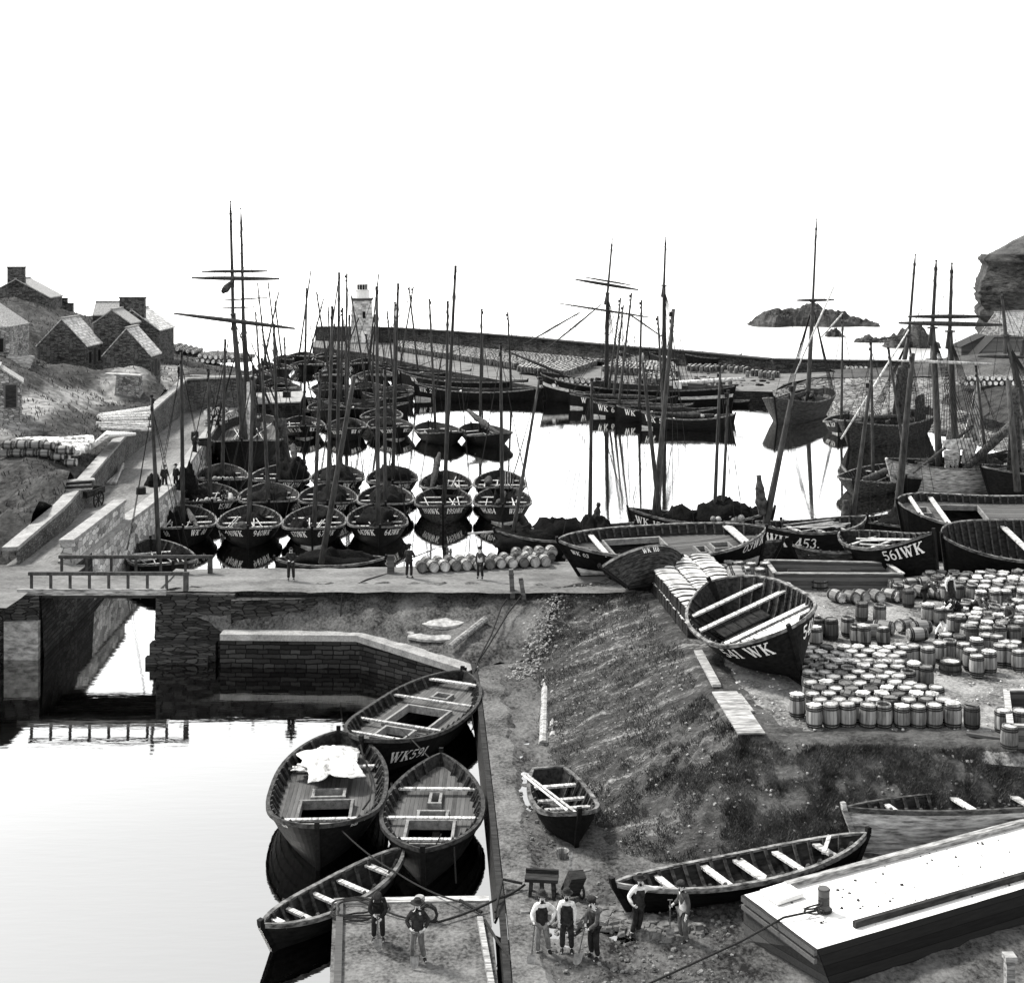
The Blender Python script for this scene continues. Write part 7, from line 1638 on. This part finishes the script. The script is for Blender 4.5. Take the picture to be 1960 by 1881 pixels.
o,T,J=person('man in white shirt and dark waistcoat leaning his arm on the long black boat',pd,.1,dict(pel=(0,0,.9),ch=(.05,.03,1.3),nk=(.07,.02,1.44),hd=(.06,0,1.53),ht=(.05,0,1.66),sR=(-.12,.02,1.37),eR=(-.30,.0,1.15),wR=(-.20,-.18,.98),hR=(-.13,-.2,.95),sL=(.22,.03,1.38),eL=(.45,.05,1.33),wL=(.66,.03,1.36),hL=(.73,.02,1.33),kR=(-.10,-.05,.47),aR=(-.2,-.02,.09),tR=(-.28,-.18,.04),aL=(-.02,.03,.09),tL=(-.05,-.15,.04),kL=(.05,-.03,.47)),legs='cloth',hat='brim',s=.98)
pe=P(1308,1802,zs)
o,T,J=person('man in grey jersey and pale trousers beside a shovel by the long black boat',pe,-1.15,dict(eR=(-.22,.0,1.12),wR=(-.26,-.18,.98),hR=(-.27,-.24,.95),hd=(0,-.05,1.52),ht=(0,-.08,1.64)),top='greycloth',vest=None,legs='trouser',hat='cap',s=1.0)
shovel(T((-.27,-.27,1.12)),T((-.27,-.28,.02)),'shovel standing on its round blade beside the man in the grey jersey')
# on the embankment
o,T,J=person('man in dark clothes standing on the embankment road left of the leaning mast',P(557,1111,3.3),.1,dict(eR=(-.28,.0,1.12),wR=(-.1,-.2,1.05),hR=(-.02,-.22,1.05),eL=(.28,0,1.12),wL=(.1,-.2,1.0),hL=(.03,-.22,1.0)),top='cloth',vest='cloth',legs='cloth',hat='none',beard=True,fingers=False)
o,T,J=person('man with his back turned holding a long pole by the squat mooring post',P(783,1106,3.3),PI*.9,dict(eR=(-.26,-.1,1.12),wR=(-.2,-.3,1.02),hR=(-.16,-.36,1.0),eL=(.26,-.1,1.12),wL=(.1,-.32,1.02),hL=(.04,-.36,1.0)),top='cloth',vest='cloth',legs='cloth',hat='cap',fingers=False)
pm=T((0,-.4,1.05)); log(P(742,1090,3.6)+Vector((0,.5,0)),P(834,1053,4.6)+Vector((0,.5,0)),.035,'long pole slanting across the man by the squat mooring post',mat='timber',cat='pole',name='pole')
person('boyish figure standing before the lying barrels on the embankment road',P(919,1108,3.3),-.4,{},top='greycloth',vest=None,legs='cloth',hat='cap',beard=False,s=.95,fingers=False)
# coopers in the yard
bend=dict(sp=(0,-.1,1.05),ch=(0,-.28,1.18),nk=(0,-.4,1.22),hd=(0,-.47,1.24),ht=(0,-.58,1.27),sR=(-.17,-.3,1.2),sL=(.17,-.3,1.2),eR=(-.22,-.45,.98),wR=(-.15,-.6,.9),hR=(-.12,-.66,.88),eL=(.22,-.45,.98),wL=(.15,-.6,.9),hL=(.12,-.66,.88))
person('cooper in dark clothes bending left over a barrel among the heap',zg_(*zz(1590,905)),-1.3,bend,top='cloth',vest='cloth',legs='cloth',hat='cap',fingers=False)
person('cooper stooping at the left edge of the lying barrels',zg_(*zz(1400,800)),1.2,bend,top='greycloth',vest='cloth',legs='cloth',hat='none',fingers=False)
person('woman in pale blouse and dark shawl among the heap of lying barrels',zg_(*zz(1545,790)),.3,{},top='shirt',vest='cloth',hat='none',beard=False,skirt='cloth',s=.95,fingers=False)
sit=dict(pel=(0,0,.4),sp=(0,-.04,.58),ch=(0,-.1,.78),nk=(0,-.15,.92),hd=(0,-.2,1.0),ht=(0,-.24,1.12),sR=(-.17,-.1,.85),eR=(-.24,-.25,.62),wR=(-.12,-.42,.5),hR=(-.08,-.48,.48),sL=(.17,-.1,.85),eL=(.24,-.25,.62),wL=(.12,-.42,.5),hL=(.08,-.48,.48),pR=(-.09,-.02,.38),kR=(-.12,-.38,.5),aR=(-.12,-.4,.09),tR=(-.13,-.58,.04),pL=(.09,-.02,.38),kL=(.12,-.38,.5),aL=(.12,-.4,.09),tL=(.13,-.58,.04))
person('crouching worker in a white shirt behind the packed block of barrels',zg_(*zz(1520,1005)),-1.2,sit,top='shirt',vest=None,legs='cloth',hat='none',beard=False,fingers=False)
person('man in dark jacket and wide hat, hands folded, at the right of the yard',zg_(*zz(1880,975)),-1.2,dict(eR=(-.26,-.02,1.12),wR=(-.1,-.22,1.0),hR=(-.03,-.24,1.0),eL=(.26,-.02,1.12),wL=(.1,-.22,.98),hL=(.03,-.25,.98)),top='greycloth',vest='cloth',legs='trouser',hat='brim',fingers=False)
person('bent figure behind open tubs right of the bending cooper',zg_(*zz(1690,890)),.5,bend,top='greycloth',vest='cloth',legs='cloth',hat='none',fingers=False)
# quay
gq=P(315,935,2.6); person('left man of the two dark figures at the big basket on the quay edge',gq,.4,{},top='cloth',vest='cloth',legs='cloth',hat='cap',fingers=False); person('right man of the two dark figures at the big basket on the quay edge',gq+Vector((.75,.35,0)),-.4,{},top='cloth',vest='cloth',legs='cloth',hat='brim',fingers=False)
mound('net_heap','tall dark heap of nets beside the two men on the quay edge','net heap',None,gq+Vector((1.5,.6,-.1)),(.8,.8,1.5),seed=201); mound('net_heap','low dark heap of nets left of the two men on the quay edge','net heap',None,gq+Vector((-.9,.3,-.1)),(.6,.6,1.1),seed=203)
person('dark figure walking on the quay road near the schooner',P(372,868,2.45),2.4,{},top='cloth',vest='cloth',legs='cloth',hat='cap',fingers=False)
person('dark figure at the top of the quay road by the cottage',PY(342,722,147)-Vector((0,0,.2)),2.0,{},top='cloth',vest='cloth',legs='cloth',hat='cap',fingers=False)
# men working in boats
b=[x for x in BOATS if 'raised net draped' in x['root']['label']][0]
for (k,x,y,lab) in ((1,.5,-.3,''),(7,.2,.9,'man stooping in the boat numbered 153WK'),(12,.3,-1.2,'man standing at the net heap in the boat numbered WK4224')):
    if lab: person(lab,L2W(F[k],(x,y,.35)),.4,bend,top='cloth',vest='cloth',legs='cloth',hat='none',fingers=False)
# ------------------------------------------------------------ grass, rubble and litter
q=random.Random(11)
def blades(name,surf,n,hmin,hmax,w,label=None,mask=None,cl=.5):
    mb=MB(); V=[];Fc=[]; nr=len(surf)-1; nc=len(surf[0])-1; c=0; tries=0
    while c<n and tries<n*6:
        tries+=1
        i=q.random()*nr; j=q.random()*nc; a=int(i);b=int(j); fi=i-a;fj=j-b
        p=surf[a][b].lerp(surf[a+1][b],fi).lerp(surf[a][b+1].lerp(surf[a+1][b+1],fi),fj)
        d=fn(p.x*.7,p.y*.7,4)+.5*fn(p.x*2.3,p.y*2.3,1)
        if d<cl-.5+q.uniform(-.25,.25): continue
        if mask and not mask(i/nr,j/nc,p): continue
        h=q.uniform(hmin,hmax)*(1+.8*max(0,d)); a_=q.uniform(0,6.28); dx,dy=math.cos(a_)*w,math.sin(a_)*w; lx,ly=q.uniform(-.6,.6)*h,q.uniform(-.7,.3)*h
        k=len(V); V+= [(p.x-dx,p.y-dy,p.z-.03),(p.x+dx,p.y+dy,p.z-.03),(p.x+lx*.4+dx*.5,p.y+ly*.4,p.z+h*.6),(p.x+lx,p.y+ly,p.z+h)]; Fc+= [(k,k+1,k+2),(k,k+2,k+3)]; c+=1
    mb.v=V; mb.f=Fc; mb.m=[0]*len(Fc); return tag(mb.build(name,M['grass']),label,kind='stuff')
nr=len(BANK)-1
blades('bank_grass',BANK[27:],95000,.04,.15,.012,'rough tufted grass covering the steep bank',mask=lambda i,j,p: p.z<3.25 and q.random()<.07+.6*min(1,max(0,(j-BSPL/229+.22)/.36)),cl=.42)
blades('hill_grass',HILL,26000,.12,.34,.05,'long grass and weeds on the left hillside',cl=.5)
def rubble(name,gen,n,smin,smax,label,mat='stone'):
    mb=MB()
    for _ in range(n):
        p,sc=gen(); s=q.uniform(smin,smax)*sc; k=5; vs=[]
        a0=q.uniform(0,6); fl=q.uniform(.35,.8)
        for z in (0,1):
            for i in range(k):
                a=a0+2*PI*i/k+q.uniform(-.3,.3); r=s*q.uniform(.7,1.1)*(1 if z==0 else .7); vs.append((p.x+r*math.cos(a),p.y+r*math.sin(a),p.z-.3*s+z*s*fl+q.uniform(-.1,.1)*s))
        mb.add(vs,[(i,(i+1)%k,k+(i+1)%k,k+i) for i in range(k)]+[tuple(range(k,2*k))])
    return tag(mb.build(name,M[mat]),label,kind='stuff')
def along(pl,wd):
    rs=resample(pl,40)
    def g_():
        i=q.random()*38.99; a=int(i); p=rs[a].lerp(rs[a+1],i-a); return p+Vector((q.gauss(0,wd),q.gauss(0,wd*.5),.03)),1
    return g_
rubble('bank_rubble',along([P(1070,1130,3.2),P(1048,1170,2.6),P(1035,1215,2.0),P(1018,1262,1.35),P(995,1300,1.05)],.34),520,.03,.10,'loose pale rubble washed down the gully beside the bank')
rubble('shore_rubble',along([P(1060,1740,.85),P(1140,1755,.85),P(1200,1765,.85),P(1300,1785,.85)],.42),620,.08,.3,'broken stones heaped behind the workmen on shore','stone')
def field(u0,u1,v0,v1,z):
    def g_(): return P(q.uniform(u0,u1),q.uniform(v0,v1),z)+Vector((0,0,.02)),q.choice((.4,.5,.6,1,1.6))
    return g_
rubble('shore_pebbles',field(985,1420,1690,1900,.8),900,.02,.07,'pebbles and chips scattered on the muddy shore'); rubble('shore_pebbles',field(980,1060,1300,1640,.88),400,.02,.07,'pebbles scattered beside the wharf edge')
rubble('yard_litter',field(1400,1960,1130,1400,3.4),900,.02,.06,'wood chips littering the coopers yard','bundle')
rubble('slope_stones',lambda:(lambda r,c:(rows_s[r][c]+Vector((0,0,.02)),q.choice((.5,.6,1,1.7))))(q.randrange(len(rows_s)),q.randrange(len(rows_s[0]))),420,.03,.11,'small stones scattered on the earth slope above the basin') if False else None
rubble('bank_stones',lambda:((lambda r,c:BANK[r][c]+Vector((0,0,.03)))(q.randrange(28,len(BANK)),q.randrange(len(BANK[0]))),q.choice((.5,.6,1,1.6))),1500,.02,.065,'pale stones and scraps scattered over the grass bank')
def deckpt():
    m_=Matrix.Translation(Vector((A_.x,A_.y,0)))@Matrix.Rotation(yaw_b,4,'Z'); return m_@Vector((q.uniform(.7,12),q.uniform(.2,abs(wy)-.2)*(1 if wy>0 else -1),zB-.03)),q.choice((.5,.6,1,1.8))
rubble('deck_litter',deckpt,170,.012,.04,'dark chips and dirt scattered on the white barge deck','timberd')
rubble('quay_clutter',field(1330,1500,702,738,1.6),260,.12,.5,'dark gear, coils and timber cluttering the far quay','net'); rubble('quay_clutter',field(1060,1310,722,742,1.5),200,.12,.45,'dark gear lying along the edge of the far quay','net')
rubble('water_edge_stones',along([P(620,1094,3.1),P(760,1090,3.1),P(900,1092,3.2)],.3),200,.03,.1,'stones along the outer lip of the embankment')
for k_,o in BP.items():
    if not USED[k_]:
        for c in list(o.children): bpy.data.objects.remove(c)
        bpy.data.objects.remove(o)
print('OBJECTS',len(bpy.data.objects),'barrels',NB)
